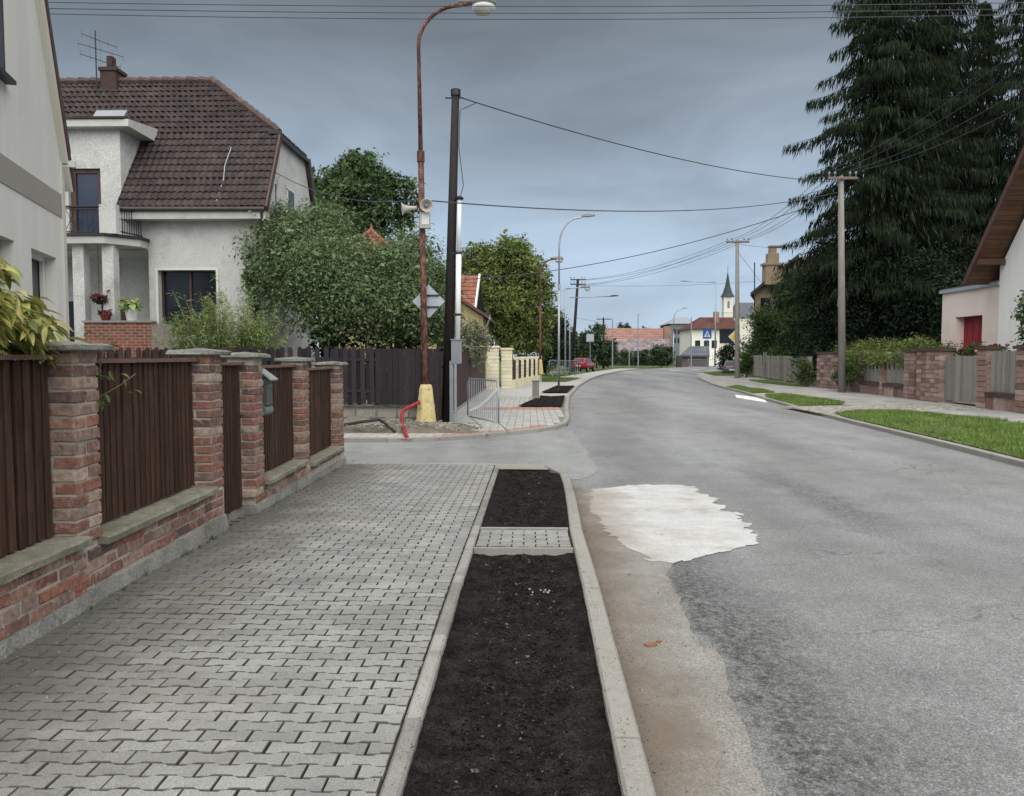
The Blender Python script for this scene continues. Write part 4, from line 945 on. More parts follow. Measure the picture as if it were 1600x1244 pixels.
for z in (5.03, 5.66): b.beam((XL, 20.95, z), (-11.93, 20.95, z), .03, .03)
rl = b.build('balcony_panel', M['dkmetal'], h2)
b = MB(); b.tube([(XL, 20.95, 5.72), (-11.9, 20.95, 5.72)], .03, 6); b.build('handrail', M['dkmetal'], rl)
b = MB(); b.b2((-11.92, 20.93, 4.977), (-11.45, 21.13, 5.78)); b.build('balcony_pier', M['stucco'], h2)
b = MB()
for i in range(9): b.beam((-11.42 + .02 * i, 21.2 + .09 * i, 4.98), (-11.42 + .02 * i, 21.2 + .09 * i, 5.72), .016, .016)
for z in (5.06, 5.70): b.beam((-11.43, 21.15, z), (-11.25, 21.97, z), .03, .03)
b.build('railing', M['dkmetal'], h2)
for xa in (-12.62, -11.78): b = MB(); b.b2((xa - .16, 21.05, 1.13), (xa + .16, 21.35, 4.70)); b.build('column', M['stucco'], h2)
# terrace parapet of red bricks
b = MB(); b.b2((-12.30, 20.71, -.3), (-10.42, 20.93, 2.50)); b.b2((-10.64, 20.931, -.3), (-10.42, 21.97, 2.50)); tp = b.build('terrace_parapet', M['mortar'], h2)
b = MB(); z = 2.50; k = 0
while z > .9:
    x = -12.30 - (.12 if k % 2 else 0)
    while x < -10.43:
        xa, xb = max(x + .013, -12.3), min(x + .227, -10.42)
        if xb - xa > .03: b.b2((xa, 20.699, z - .072), (xb, 20.705, z - .012))
        x += .24
    z -= .083; k += 1
b.build('bricks', M['redbrick'], tp, kind='stuff')
b = MB(); b.b2((-12.34, 20.66, 2.503), (-10.38, 20.97, 2.555)); b.build('parapet_cap', M['kerb'], tp)
# chimney, aerial
b = MB(); b.b2((-13.84, 24.6, 9.3), (-13.32, 25.2, 10.78)); b.b2((-13.88, 24.56, 10.78), (-13.28, 25.24, 10.89)); b.b2((-13.70, 24.75, 10.89), (-13.52, 25.0, 11.3)); ch = b.build('chimney', M['chim'], rf)
b = MB(); b.tube([(-13.9, 24.5, 9.8), (-13.9, 24.5, 12.0)], .02, 6)
for z, l in ((11.75, .5), (11.45, .7), (11.12, .6)):
    b.tube([(-13.9 - l * .6, 24.5 - .25, z + .05), (-13.9 + l, 24.5 + .35, z - .15)], .012, 5)
    for j in range(5): c = Vector((-13.9 - l * .6 + 1.6 * l * j / 4, 24.5 - .25 + .6 * j / 4, z + .05 - .2 * j / 4)); b.tube([c + Vector((0, 0, -.13)), c + Vector((0, 0, .13))], .006, 4)
tag(b.build('aerial', M['dkmetal'], rf))
b = MB(); b.b2((-7.95, 21.93, 4.15), (-7.72, 21.995, 4.42)); b.build('wall_lamp', M['dkmetal'], h2)
# ------------------------------------------------------------------ foliage helpers
def unit(n):
    v = np.random.normal(0, 1, (n, 3)); return v / np.linalg.norm(v, axis=1)[:, None]
def leaf_quads(P, size, outward=None, droop=.25, asp=.5, jit=.48):
    n = len(P); nr = unit(n)
    if outward is not None: nr = nr * .8 + outward * .7 + np.array((0, 0, .35))
    nr /= np.linalg.norm(nr, axis=1)[:, None]
    t = unit(n) - np.array((0, 0, droop)); t -= nr * (t * nr).sum(1)[:, None]; t /= np.linalg.norm(t, axis=1)[:, None] + 1e-6
    b = np.cross(nr, t); s = (size * np.exp(np.random.normal(0, jit, n)))[:, None]
    fold = nr * s * .12
    return np.stack((P, P + t * s * .5 + b * s * asp * .5 + fold, P + t * s, P + t * s * .5 - b * s * asp * .5 + fold), 1)
def lobes_points(lobes, n, per=22, spread=.22, shell=.62):
    L = np.array([(*c, *(r if isinstance(r, (tuple, list)) else (r, r, r))) for c, r in lobes]); vol = L[:, 3] * L[:, 4] * L[:, 5]
    k = n // per; w = np.random.choice(len(L), k, p=vol / vol.sum()); u = unit(k)
    rr = np.where(np.random.rand(k) < .75, shell + (1 - shell) * np.random.rand(k), np.random.rand(k) ** .5)
    u[:, 2] = np.where((u[:, 2] < -.3) & (np.random.rand(k) < .5), -u[:, 2], u[:, 2])
    cc = L[w, :3] + u * L[w, 3:] * rr[:, None]
    ms = spread * (L[w, 3:].mean(1)) ** .5
    P = np.repeat(cc, per, 0) + np.random.normal(0, 1, (k * per, 3)) * np.repeat(ms, per)[:, None] * np.array((1, 1, .75))
    return P, np.repeat(u, per, 0)
def tree(name, label, base, height, lobes, n, leaf, m, trunk_r=.18, cat='tree', group=None, spread=.3, limbs=True, top=None, shell=.62, per=22, lean=(0, 0), shoots=0, sl=.7):
    base = Vector(base); t = thing(name, label, cat, base, group=group)
    tp = Vector(top) if top is not None else base + Vector((lean[0], lean[1], height))
    b = MB(); pts = [base + (tp - base) * k + Vector((.12 * math.sin(k * 5 + base.x), .1 * math.sin(k * 4 + base.y), 0)) * (height / 6) * (k > 0) for k in (0, .12, .3, .5, .7, .9)]
    pts[0] = pts[0] - Vector((0, 0, .15)); b.tube(pts, [trunk_r * 1.35, trunk_r, trunk_r * .85, trunk_r * .6, trunk_r * .4, trunk_r * .15], 8); b.build('trunk', M['bark'], t, smooth=True)
    if limbs:
        for c, r in lobes[:9]:
            b = MB(); s = pts[2].lerp(pts[3], R(0, 1)); c = Vector(c); mid = s.lerp(c, .5) + Vector((R(-.2, .2), R(-.2, .2), .25))
            b.tube([s, mid, c], [trunk_r * .45, trunk_r * .28, trunk_r * .08], 6); b.build('limb', M['bark'], t, smooth=True)
    P, u = lobes_points(lobes, n, per=per, spread=spread, shell=shell)
    if shoots:                                              # leafy young shoots standing out of the crown
        k = np.random.choice(len(P), shoots); q, d = P[k], u[k] * .7 + unit(shoots) * .5 + np.array((0, 0, .75)); d /= np.linalg.norm(d, axis=1)[:, None]
        l = np.random.uniform(.25, 1.0, shoots)[:, None] * sl; m_ = 16
        S = np.concatenate([q + d * l * (j / m_) + np.random.normal(0, leaf * .35, (shoots, 3)) for j in range(m_)]); P = np.concatenate((P, S)); u = np.concatenate((u, np.tile(d, (m_, 1))))
    npmesh('crown', leaf_quads(P, leaf, u), 4, m, t)
    return t
def blob(c, r, n, k=.55, flat_=.8):
    c = Vector(c); out = [(tuple(c), (r * .75, r * .75, r * .7 * flat_))]
    for i in range(n):
        u = Vector(unit(1)[0]); u.z = abs(u.z) * .9 - .25
        out.append((tuple(c + Vector((u.x * r * .68, u.y * r * .68, u.z * r * .75 * flat_))), r * k * R(.75, 1.15)))
    return out
def boxlobes(lo, hi, r, n):
    return [((R(lo[0], hi[0]), R(lo[1], hi[1]), R(lo[2], hi[2])), r * R(.75, 1.25)) for _ in range(n)]

# ------------------------------------------------------------------ golden shrub hanging over the first fence bay: its biggest leaves one by one
sh = thing('golden_shrub', 'shrub with big drooping yellow green leaves hanging over the fence at the left edge', 'shrub', (-3.3, 3.9, 0))
def lpx(q, j=.02):                                          # the shrub's right flank slopes: it hangs farther out low down than high up
    return q.x / q.y < -.676 + max(0, 2.08 - q.z) * .16 + R(-j, j)
b = MB(); tips = []
for i in range(170):
    a = R(0, 6.28); bx, by = -3.35 + R(-.15, .15), 4.0 + R(-.5, .4)
    ex, ey, ez = -3.0 + R(-.6, .42), 3.85 + R(-.8, .85), 1.62 + R(-.06, .46)
    if i < 4: ez += .12
    if not lpx(Vector((ex + .05, ey, ez)), 0): continue
    p = [Vector((bx, by, 0)), Vector((bx + (ex - bx) * .3, by + (ey - by) * .3, ez * .72)), Vector((bx + (ex - bx) * .7, by + (ey - by) * .7, ez * 1.0)), Vector((ex, ey, ez))]
    b.tube(p, [.012, .009, .006, .003], 5); tips.append(p)
b.build('stems', M['twig'], sh, kind='stuff')
def big_leaf(name, L_, w):
    mb = MB(); n = 5
    for k in range(n + 1):
        f = k / n; ww = w * math.sin(math.pi * min(1, f * .96 + .03)) ** .8 * (1 - .25 * f); z = -.35 * L_ * f * f
        mb.v += [(-ww, f * L_, z + ww * .35), (0, f * L_, z), (ww, f * L_, z + ww * .35)]
    for k in range(n):
        for j in range(2): i = k * 3 + j; mb.f.append((i, i + 1, i + 4, i + 3))
    me = bpy.data.meshes.new(name); me.from_pydata(mb.v, [], mb.f); me.materials.append(M['leaf_gold']); return me
LM = [big_leaf('leaf', R(.10, .165), R(.015, .023)) for _ in range(6)]
lv = []
for i in range(5600):
    p = random.choice(tips); k = R(.30, 1) ** .7
    q = p[1].lerp(p[2], k * 2) if k < .5 else p[2].lerp(p[3], (k - .5) * 2)
    q = q + Vector((R(-.06, .06), R(-.06, .06), R(-.05, .06))); a = R(-2.6, .3) + (-.2)
    lv.append((q, (R(-.75, .15), R(-.5, .5), a), R(.7, 1.2)))
lv = [l for l in lv if l[0].x < -2.52 and l[0].z < 2.16 and (l[0].x < FX(l[0].y) - .02 or l[0].z > 1.50) and l[0].z > 1.2 and lpx(l[0])]
lv.sort(key=lambda l: (l[0] - Vector((0, 0, EYE))).length)
restl = MB()
for i, (q, r, s) in enumerate(lv):
    me = random.choice(LM)
    if i < 300: link('leaf', me, sh, q, r, (s, s, s))
    else:
        Q = Matrix.Translation(q) @ Matrix.Rotation(r[2], 4, 'Z') @ Matrix.Rotation(r[1], 4, 'Y') @ Matrix.Rotation(r[0], 4, 'X') @ Matrix.Scale(s, 4)
        restl.add([Q @ v.co for v in me.vertices], [tuple(f.vertices) for f in me.polygons])
restl.build('leaves', M['leaf_gold'], sh, kind='stuff')
# climbing sprig at the second bay
sp = thing('climber', 'green leafy sprig climbing over the fence rail beside the first brick pillar in view', 'plant', (FX(4.95) - .1, 4.95, 0))
b = MB(); X0 = FX(4.95) - .10
b.tube([(X0 - .15, 4.93, .3), (X0 - .12, 4.95, 1.2), (X0 + .02, 4.93, 1.45), (X0 + .04, 4.97, 1.62), (X0 + .03, 5.05, 1.72)], .005, 5); b.tube([(X0, 4.95, 1.28), (X0 + .06, 5.12, 1.36), (X0 + .08, 5.28, 1.43)], .004, 5); b.build('stem', M['twig'], sp)
cl = [bpy.data.meshes.new('leaf') for _ in range(2)]
for c, me in zip(LM, cl):
    me.from_pydata([v.co * .62 for v in c.vertices], [], [tuple(f.vertices) for f in c.polygons]); me.materials.append(M['leaf_climb'])
for i in range(34):
    z = R(1.2, 1.75); k = R(0, 1)
    p = Vector((X0 + R(-.02, .08), 4.95 + R(-.06, .07), z)) if k < .7 else Vector((X0 + .05, 4.95 + R(0, .36), 1.28 + R(0, .17)))
    link('leaf', random.choice(cl), sp, p, (R(-.9, .9), R(-.6, .6), R(0, 6.28)))

# ------------------------------------------------------------------ dark picket fence round the corner garden
pf = thing('picket_fence', 'dark stained picket fence on a low grey stone plinth along the side street', 'fence', (-8, 18.42, 0))
def picket_mesh(name, h, w, point, m):
    mb = MB(); o = [(-w / 2, 0), (w / 2, 0), (w / 2, h - point), (w * .25, h), (-w * .25, h), (-w / 2, h - point)] if point else [(-w / 2, 0), (w / 2, 0), (w / 2, h), (-w / 2, h)]
    mb.ext([(x, 0, z) for x, z in o], (0, .022, 0)); me = bpy.data.meshes.new(name); me.from_pydata(mb.v, [], mb.f); me.materials.append(m)
    bm = bmesh.new(); bm.from_mesh(me); bmesh.ops.recalc_face_normals(bm, faces=bm.faces); bm.to_mesh(me); bm.free(); return me
pk = picket_mesh('picket', 1.38, .115, .05, M['picket']); pkb = picket_mesh('picket', 1.36, .115, .05, M['brownpicket']); bd_ = picket_mesh('board', 1.36, .135, 0, M['picket'])
x = -13.6; i = 0
while x < -3.75:
    zb = .42 + .0 * i
    link('picket', pkb if x < -7.2 else pk, pf, (x, 18.40, zb + R(-.012, .012)), (R(-.01, .01), R(-.012, .012), 0))
    link('back_picket', pkb if x < -7.2 else pk, pf, (x + .108, 18.47, zb - .04 + R(-.012, .012)), (0, R(-.012, .012), 0)) if (i % 7 not in (3,) and not -6.2 < x < -5.3 or i % 3 == 0) else None
    x += .222; i += 1
b = MB()
for z in (.68, 1.45): b.b2((-13.7, 18.425, z), (-2.3, 18.465, z + .08))
b.build('fence_rail', M['picket'], pf)
x = -3.68
while x < -2.14: link('board', bd_, pf, (x, 18.40, .40 + R(-.006, .006)), (0, 0, 0)); x += .142
b = MB(); b.b2((-13.8, 18.56, -.6), (-2.35, 18.80, .33)); pl = b.build('plinth', M['mortar_dark'], pf)
y0 = 18.56
for k, (z0, z1) in enumerate(((-.22, .03), (.05, .27))):
    x = -8.2 - .2 * k
    while x < -2.5:
        w_ = R(.28, .52); mb = MB(); e = .02
        vs = [(x + R(0, e), y0 - R(.02, .06), z0 + R(0, e)), (x + w_ - R(.02, .04), y0 - R(.02, .06), z0 + R(0, e)), (x + w_ - R(.02, .04), y0 - R(.02, .06), z1 - R(0, e)), (x + R(0, e), y0 - R(.02, .06), z1 - R(0, e))]
        vs += [(p[0], y0 + .02, p[2]) for p in vs]; mb.add(vs, [(0, 1, 2, 3), (4, 7, 6, 5), (0, 4, 5, 1), (1, 5, 6, 2), (2, 6, 7, 3), (3, 7, 4, 0)])
        mb.build('stone', M['stone'], pl, loc=(x + w_ / 2, y0, (z0 + z1) / 2)); x += w_
b = MB(); b.b2((-13.8, 18.47, .335), (-2.35, 18.83, .40)); b.build('plinth_cap', M['cap'], pf)
x = -7.9
while x < -2.6:
    b = MB(); b.box((x, 18.52, .447), (R(.16, .24), .1, .09), rz=R(-.1, .1)); b.build('cap_stone', M['kerb'], pf, loc=(x, 18.52, .447)); x += R(.45, .95)
# boards along the main road beyond the corner
bf = thing('board_fence', 'tall dark brown board fence along the main road between tarred pole and cream pillars', 'fence', (-2.35, 19, 0))
bm_ = picket_mesh('board', 1.82, .145, 0, M['brownpicket'])
y = 19.2
while y < 40.5: link('board', bm_, bf, (-2.35, y, gz(y) + .06 + R(-.008, .008)), (0, R(-.006, .006), math.pi / 2)); y += .15
b = MB()
for z in (.35, 1.4): b.b2((-2.44, 19.1, gz(20) + z), (-2.375, 40.5, gz(20) + z + .08))
b.build('fence_rail', M['brownpicket'], bf); b = MB(); b.b2((-2.46, 19.1, -.5), (-2.28, 40.5, gz(20) + .05)); b.build('plinth', M['mortar_dark'], bf)

# ------------------------------------------------------------------ cream block pillars and low wall
def block_pillar(root, x0, x1, y0, y1, zb, zt, rows, cap=.08):
    b = MB(); b.b2((x0 + .015, y0 + .015, zb - .4), (x1 - .015, y1 - .015, zt)); p = b.build('pillar', M['mortar'], root); h = (zt - zb) / rows
    for i in range(rows):
        b = MB(); c = ((x0 + x1) / 2, (y0 + y1) / 2, zb + h * (i + .5)); b.box(c, (x1 - x0 + R(-.01, .01), y1 - y0 + R(-.01, .01), h - .018)); b.build('block', M['yellowblock'], p, loc=c)
    b = MB(); x_, y_ = cap, cap
    b.b2((x0 - cap, y0 - cap, zt + .003), (x1 + cap, y1 + cap, zt + .07)); b.b2((x0 - cap * .3, y0 - cap * .3, zt + .07), (x1 + cap * .3, y1 + cap * .3, zt + .11)); b.build('pillar_cap', M['yellowblock'], p)
cw = thing('cream_wall', 'cream block gate pillars and low wall with dark brown slats further up the left pavement', 'wall', (-2, 42, 0))
g0 = gz(41)
block_pillar(cw, -2.28, -1.62, 40.75, 41.35, g0 - .05, 2.05, 11); block_pillar(cw, -1.52, -.92, 42.0, 42.6, g0 - .05, 1.95, 11)
n = 6
for i in range(n):
    y = 43.6 + i * 1.75; x = -.95 + (y - 42.3) * .17; b0 = gz(y)
    block_pillar(cw, x - .14, x + .14, y, y + .3, b0 + .02, b0 + 1.62, 8, .02)
for i in range(n):
    y0_ = 42.6 + i * 1.75 - (0 if i == 0 else .75); y1_ = 43.6 + i * 1.75; X = lambda y: -.95 + (y - 42.3) * .17
    q = MB(); q.ext([(X(y0_) - .1, y0_, gz(y0_) - .3), (X(y0_) + .12, y0_, gz(y0_) - .3), (X(y0_) + .12, y0_, gz(y0_) + .42), (X(y0_) - .1, y0_, gz(y0_) + .42)], (X(y1_) - X(y0_), y1_ - y0_, gz(y1_) - gz(y0_))); q.build('low_wall', M['yellowblock'], cw)
    k = int((y1_ - y0_) / .12)
    for j in range(k):
        y = y0_ + .06 + j * .12; link('slat', bm_, cw, (X(y), y, gz(y) + .46), (0, 0, math.pi / 2 - .15), (.7, 1, .6))

# ------------------------------------------------------------------ street lamps
def lamp(label, base, zt, arm, style, m=None, r0=.075, r1=.05, foot=None, bent=.8, tip=None, lean=None):
    t = thing('street_lamp', label, 'street lamp', base, group='street lamps along the road'); b = MB(); B = Vector(base); m = m or M['galv']
    T = Vector((lean[0] if lean else B.x, lean[1] if lean else B.y, zt)); A = Vector(arm)
    if style == 'curve':
        J = B.lerp(T, .70); b.tube([B, J], [r0, r0 * .92], 10); b.build('pole', m, t, smooth=True)
        c = MB(); c.tube([J, J + (T - B).normalized() * .25], r0 * 1.2, 10); c.build('collar', m, t)
        c = MB(); rad = min((A - T).xy.length * .8, A.z - T.z); hd = (A - T); hd.z = 0; hd.normalize(); pts = [J, T]; n = 10; rise = A.z - T.z
        for i in range(1, n + 1):
            a = math.pi / 2 * i / n; pts.append(T + hd * rad * (1 - math.cos(a)) + Vector((0, 0, rise * .94 * math.sin(a))))
        pts.append(A)
        c.tube(pts, [r0 * .75] + [r1] * (len(pts) - 1), 8); c.build('arm', m, t, smooth=True)
    else:
        b.tube([B, B.lerp(T, .45), T], [r0, r0 * .85, r1], 10); b.build('pole', m, t, smooth=True)
        c = MB(); c.tube([T - Vector((0, 0, .02)), A], r1 * .8, 8); c.build('arm', m, t, smooth=True)
    d = (A - T); d.z = 0; d.normalize(); s = Vector((-d.y, d.x, 0))
    if style == 'curve' and foot != 'flat' or style == 'bowl':
        Mx = Matrix((d, s, Vector((0, 0, 1)))).transposed()
        k = .30 if style == 'curve' else .24
        h = MB(); c0 = A + d * k * .8
        h.tube([A - d * .35 + Vector((0, 0, .03)), A + d * .1 + Vector((0, 0, .05))], [r1, .09], 8)
        h.lathe([(.03, .2), (k * .6, .15), (k * .95, .03), (k, -.10)], c0, 16, Mx); hd_ = h.build('lamp_head', M['lampgrey'], t, smooth=True)
        h = MB(); h.lathe([(k * .97, -.11), (k * .86, -.2), (k * .5, -.28), (.03, -.31)], c0, 16, Mx); h.build('lens', M['lens'], hd_, smooth=True)
    else:
        h = MB(); up = Vector((0, 0, 1)); p = lambda a, w, z: A + d * a + s * w + up * z
        h.add([p(-.1, -.05, -.03), p(-.1, .05, -.03), p(-.1, .05, .05), p(-.1, -.05, .05), p(.62, -.13, .02), p(.62, .13, .02), p(.62, .1, .09), p(.62, -.1, .09), p(.2, -.15, -.03), p(.2, .15, -.03), p(.2, .13, .11), p(.2, -.13, .11)],
              [(0, 3, 2, 1), (0, 1, 9, 8), (1, 2, 10, 9), (2, 3, 11, 10), (3, 0, 8, 11), (8, 9, 5, 4), (9, 10, 6, 5), (10, 11, 7, 6), (11, 8, 4, 7), (4, 5, 6, 7)])
        hd_ = h.build('lamp_head', M['lampgrey'] if style != 'dark' else M['dkmetal'], t)
    if isinstance(foot, (int, float)):
        h = MB(); f = foot; vs = []
        for z, w in ((-.1, .24 * f), (.12, .22 * f), (.9 * f, .14 * f), (.98 * f, .11 * f)):
            for k in range(8): a = math.pi / 8 + k * math.pi / 4; vs.append((B.x + math.cos(a) * w * 1.08, B.y + math.sin(a) * w * 1.08, B.z + z))
        h.add(vs, [(i * 8 + k, i * 8 + (k + 1) % 8, (i + 1) * 8 + (k + 1) % 8, (i + 1) * 8 + k) for i in range(3) for k in range(8)] + [tuple(24 + k for k in range(8))]); h.build('concrete_foot', M['yellowconc'], t)
    return t
b1 = gr(666, 669); p1 = at(654, 190, 18.38)
lamp('tall rusty street lamp with yellow concrete foot at the corner', b1, at(652, 72, 18.38).z, at(740, 4, 18.38), 'curve', M['rust'], .078, .045, 1.08, lean=(at(654, 72, 18.38).x, 18.38))
# drip: loudspeakers and sign back on that lamp
hx = at(661, 325, 18.2)
spk = thing('loudspeaker_pair', 'pair of cream horn loudspeakers with a small box strapped to the rusty lamp pole', 'loudspeaker', tuple(hx))
for d_, c0 in (((-1, -.25, -.12), at(650, 325, 18.25)), ((.25, -1, -.05), at(664, 324, 18.2))):
    dv = Vector(d_).normalized(); q = dv.to_track_quat('Z', 'Y').to_matrix()
    h = MB(); h.lathe([(.045, -.02), (.05, .09), (.065, .18), (.095, .27), (.14, .33), (.158, .34), (.14, .32), (.08, .25), (.045, .21)], c0, 18, q); hn_ = h.build('horn', M['cream'], spk, smooth=True)
    h = MB(); h.lathe([(.045, .20), (.05, .26), (.03, .30), (.01, .31)], c0, 12, q); h.build('driver', M['lampgrey'], hn_, smooth=True)
c0 = at(664, 345, 18.15); h = MB(); h.box(c0, (.24, .14, .36)); bx_ = h.build('speaker_box', M['cream'], spk)
h = MB(); h.box(c0 + Vector((.02, -.075, .02)), (.18, .008, .24)); h.build('box_plate', M['white'], bx_)
sc = at(670, 471, 18.52); sg = thing('road_sign', 'grey back of a diamond road sign on the rusty lamp pole', 'road sign', tuple(sc))
w = 25 / 1180 * 18.5 * 1.02
h = MB(); h.ext([sc + Vector((a, 0, c)) for a, c in ((-w, 0), (0, -w * 1.02), (w, 0), (0, w * 1.02))], (0, -.025, 0)); h.build('plate', M['sign'], sg)
for dz in (.14, -.14): h = MB(); h.b2((sc.x - .21, sc.y - .065, sc.z + dz - .02), (sc.x + .26, sc.y - .027, sc.z + dz + .02)); h.build('bracket', M['dkmetal'], sg)
for i, pz in enumerate(np.linspace(400, 372, 7)): pass

# tarred wooden pole on a concrete stub, meter cabinet, white riser pipe
pb, ptop = gr(698, 659), at(712, 141, 20.2)
up = thing('utility_pole', 'dark tarred wooden utility pole leaning slightly right of the rusty lamp', 'utility pole', tuple(pb), group='utility poles')
h = MB(); h.tube([pb, pb.lerp(ptop, .5), ptop], [.145, .125, .10], 12); h.build('pole', M['tarpole'], up, smooth=True)
h = MB(); h.lathe([(.13, 0), (.13, .16), (.03, .2)], ptop - Vector((0, 0, .15)), 12); h.tube([ptop + Vector((-.28, 0, -.2)), ptop + Vector((.2, 0, -.2))], .02, 6); h.build('pole_cap', M['dkmetal'], up)
s0 = gr(687, 657); h = MB(); h.b2((s0.x - .075, s0.y - .08, s0.z - .3), (s0.x + .065, s0.y + .08, 1.62)); h.build('concrete_stub', M['concpole'], up)
h = MB()
for z in (.35, 1.25): h.b2((s0.x - .09, s0.y - .1, z), (pb.x + .2, s0.y - .085, z + .05))
h.build('clamp', M['dkmetal'], up)
s1 = gr(712, 660); h = MB(); h.b2((s1.x - .03, s1.y - .03, s1.z - .2), (s1.x + .03, s1.y + .03, 1.45)); h.b2((s1.x - .16, s1.y + .02, s1.z - .2), (s1.x - .06, s1.y + .06, 1.45)); h.build('steel_channel', M['galv'], up)
mb0 = at(713, 550, 19.9); mt = thing('meter_cabinet', 'grey electricity cabinet mounted on the tarred pole', 'cabinet', tuple(mb0))
h = MB(); h.box(mb0, (.25, .22, .62)); h.build('body', M['meter'], mt); h = MB(); h.box(mb0 + Vector((.129, 0, 0)), (.008, .19, .56)); h.build('door', M['sign'], mt); h = MB(); h.b2((mb0.x - .14, mb0.y - .13, mb0.z + .31), (mb0.x + .15, mb0.y + .13, mb0.z + .335)); h.build('lid', M['meter'], mt)
q0, q1 = at(715, 531, 20.0), at(718, 312, 20.0); rp_ = thing('riser_pipe', 'white plastic riser pipe with a dark cap fixed beside the tarred pole', 'pipe', tuple(q0))
h = MB(); h.tube([q0, q0.lerp(q1, .62)], .072, 10); h.tube([q0.lerp(q1, .62), q1], .056, 10); h.build('pipe', M['pvc'], rp_, smooth=True)
h = MB(); h.lathe([(.10, 0), (.11, .04), (.05, .09)], q1, 12); h.build('pipe_cap', M['dkmetal'], rp_)
for k in (.18, .62): z = q0.lerp(q1, k); h = MB(); h.lathe([(.078, -.03), (.078, .03)], z, 10); h.tube([z, z - Vector((.22, 0, 0))], .015, 5); h.build('pipe_clamp', M['dkmetal'], rp_)
h = MB(); h.tube([q1, at(724, 290, 20.1), at(717, 230, 20.1), at(719, 172, 20.1), at(728, 168, 20.1), at(746, 160, 20.1)], .012, 5); h.build('drop_cable', M['wire'], rp_)

# crowd barriers
def barrier(label, a, b_, h_=1.1, z=None, nb=15, cat='barrier', tape=False):
    a, b_ = Vector(a), Vector(b_); t = thing('crowd_barrier', label, cat, tuple((a + b_) / 2), group='grey crowd barriers'); u = Vector((0, 0, 1)); d = (b_ - a).normalized(); s = Vector((-d.y, d.x, 0))
    f = MB(); lo = .28; r = .02
    f.tube([a + u * lo, a + u * (h_ - .1), a + d * .1 + u * h_, b_ - d * .1 + u * h_, b_ + u * (h_ - .1), b_ + u * lo], r, 8); f.tube([a + u * lo, b_ + u * lo], r, 8); f.build('frame', M['galv'], t, smooth=True)
    for i in range(nb):
        k = a.lerp(b_, (i + 1) / (nb + 1)); f = MB(); f.tube([k + u * lo, k + u * (h_ - .005)], .009, 5); f.build('bar', M['galv'], t)
    for q in (a + d * .08, b_ - d * .08):
        f = MB(); f.tube([q + s * .34, q + u * (lo + .02), q - s * .34], .017, 6); f.build('foot', M['galv'], t)
    if tape:
        f = MB(); p = [a + d * .2 + u * .42 - s * .03, a.lerp(b_, .4) + u * .55 - s * .03, a.lerp(b_, .7) + u * .75 - s * .03, b_ - d * .05 + u * 1.0 - s * .03]
        for x, y in zip(p, p[1:]): f.beam(x, y, .012, .07)
        f.build('barrier_tape', M['tape'], t)
barrier('grey steel crowd barrier with white tape on the pale corner paving', gr(731, 668), gr(779, 680), 1.2, tape=True)
barrier('distant crowd barrier behind the galvanised lamp on the left verge', at(858, 588, 52), at(905, 588, 54), 1.1)
barrier('distant crowd barrier on the right pavement by the crossing sign', at(1075, 577, 84), at(1118, 577, 88), 1.1)

# red conduit and black pipe at the dug corner
pts = [gr(636, 684), at(630, 668, 17.1), at(628, 650, 17.3), at(631, 641, 17.4), at(642, 635, 17.7), at(656, 628, 18.1)]
sm = []
for i in range(len(pts) - 1):
    p0, p1_, p2, p3 = pts[max(0, i - 1)], pts[i], pts[i + 1], pts[min(len(pts) - 1, i + 2)]
    for k in range(6):
        t_ = k / 6; sm.append(.5 * ((2 * p1_) + (p2 - p0) * t_ + (2 * p0 - 5 * p1_ + 4 * p2 - p3) * t_ ** 2 + (3 * p1_ - p0 - 3 * p2 + p3) * t_ ** 3))
sm.append(pts[-1]); h = MB(); h.tube([sm[i // 3].lerp(sm[min(len(sm) - 1, i // 3 + 1)], (i % 3) / 3) for i in range(3 * len(sm) - 2)], [.037 + .007 * (i % 2) for i in range(3 * len(sm) - 2)], 8); tag(h.build('red_conduit', M['hose'], smooth=True), 'red corrugated conduit curving out of the ground to the yellow lamp foot', 'conduit')
h = MB(); h.tube([at(520, 667, 17), at(560, 660, 17.1), at(592, 656, 17.2), at(600, 660, 17.1), at(617, 675, 16.9)], .035, 7); tag(h.build('black_pipe', M['black']), 'bent black pipe lying against the stone plinth at the corner', 'pipe')
# concrete block post in the soil island
c0 = gr(837, 623); po = thing('concrete_post', 'short grey concrete block post standing in the corner soil island', 'post', tuple(c0))
h = MB(); h.b2((c0.x - .14, c0.y - .14, c0.z - .1), (c0.x + .14, c0.y + .14, c0.z + .72)); h.b2((c0.x - .17, c0.y - .17, c0.z + .72), (c0.x + .17, c0.y + .17, c0.z + .76)); h.build('shaft', M['concpole'], po); h = MB(); h.b2((c0.x - .17, c0.y - .17, c0.z - .1), (c0.x + .17, c0.y + .17, c0.z + .12)); h.build('footing', M['kerb'], po)

# further lamps on the left
b2 = gr(873, 607); lamp('galvanised street lamp with a curved arm standing in the second soil island', b2, at(873, 385, b2.y).z, at(912, 338, b2.y), 'curve', M['galv'], .065, .045, 'flat')
b3 = at(844, 582, 52); lamp('old rusty street lamp with yellow foot on the left verge before the tree', b3, at(846, 432, 52).z, at(868, 404, 52), 'curve', M['rust'], .085, .055, .9)
b4 = at(883, 588, 62); lamp('galvanised lamp with a straight arm and bowl head beyond the second soil island', b4, at(882, 451, 62).z, at(914, 449, 62), 'bowl', M['galv'], .08, .05)
b5 = at(890, 588, 66); lamp('galvanised lamp with a long straight arm and black head over the road', b5, at(888, 465, 66).z, at(955, 463, 66), 'dark', M['galv'], .08, .05)
b6 = at(1117, 572, 86); lamp('lamp post on the right pavement with a long arm to the left', b6, at(1117, 441, 86).z, at(1072, 440, 86), 'flat2', M['galv'], .09, .05)
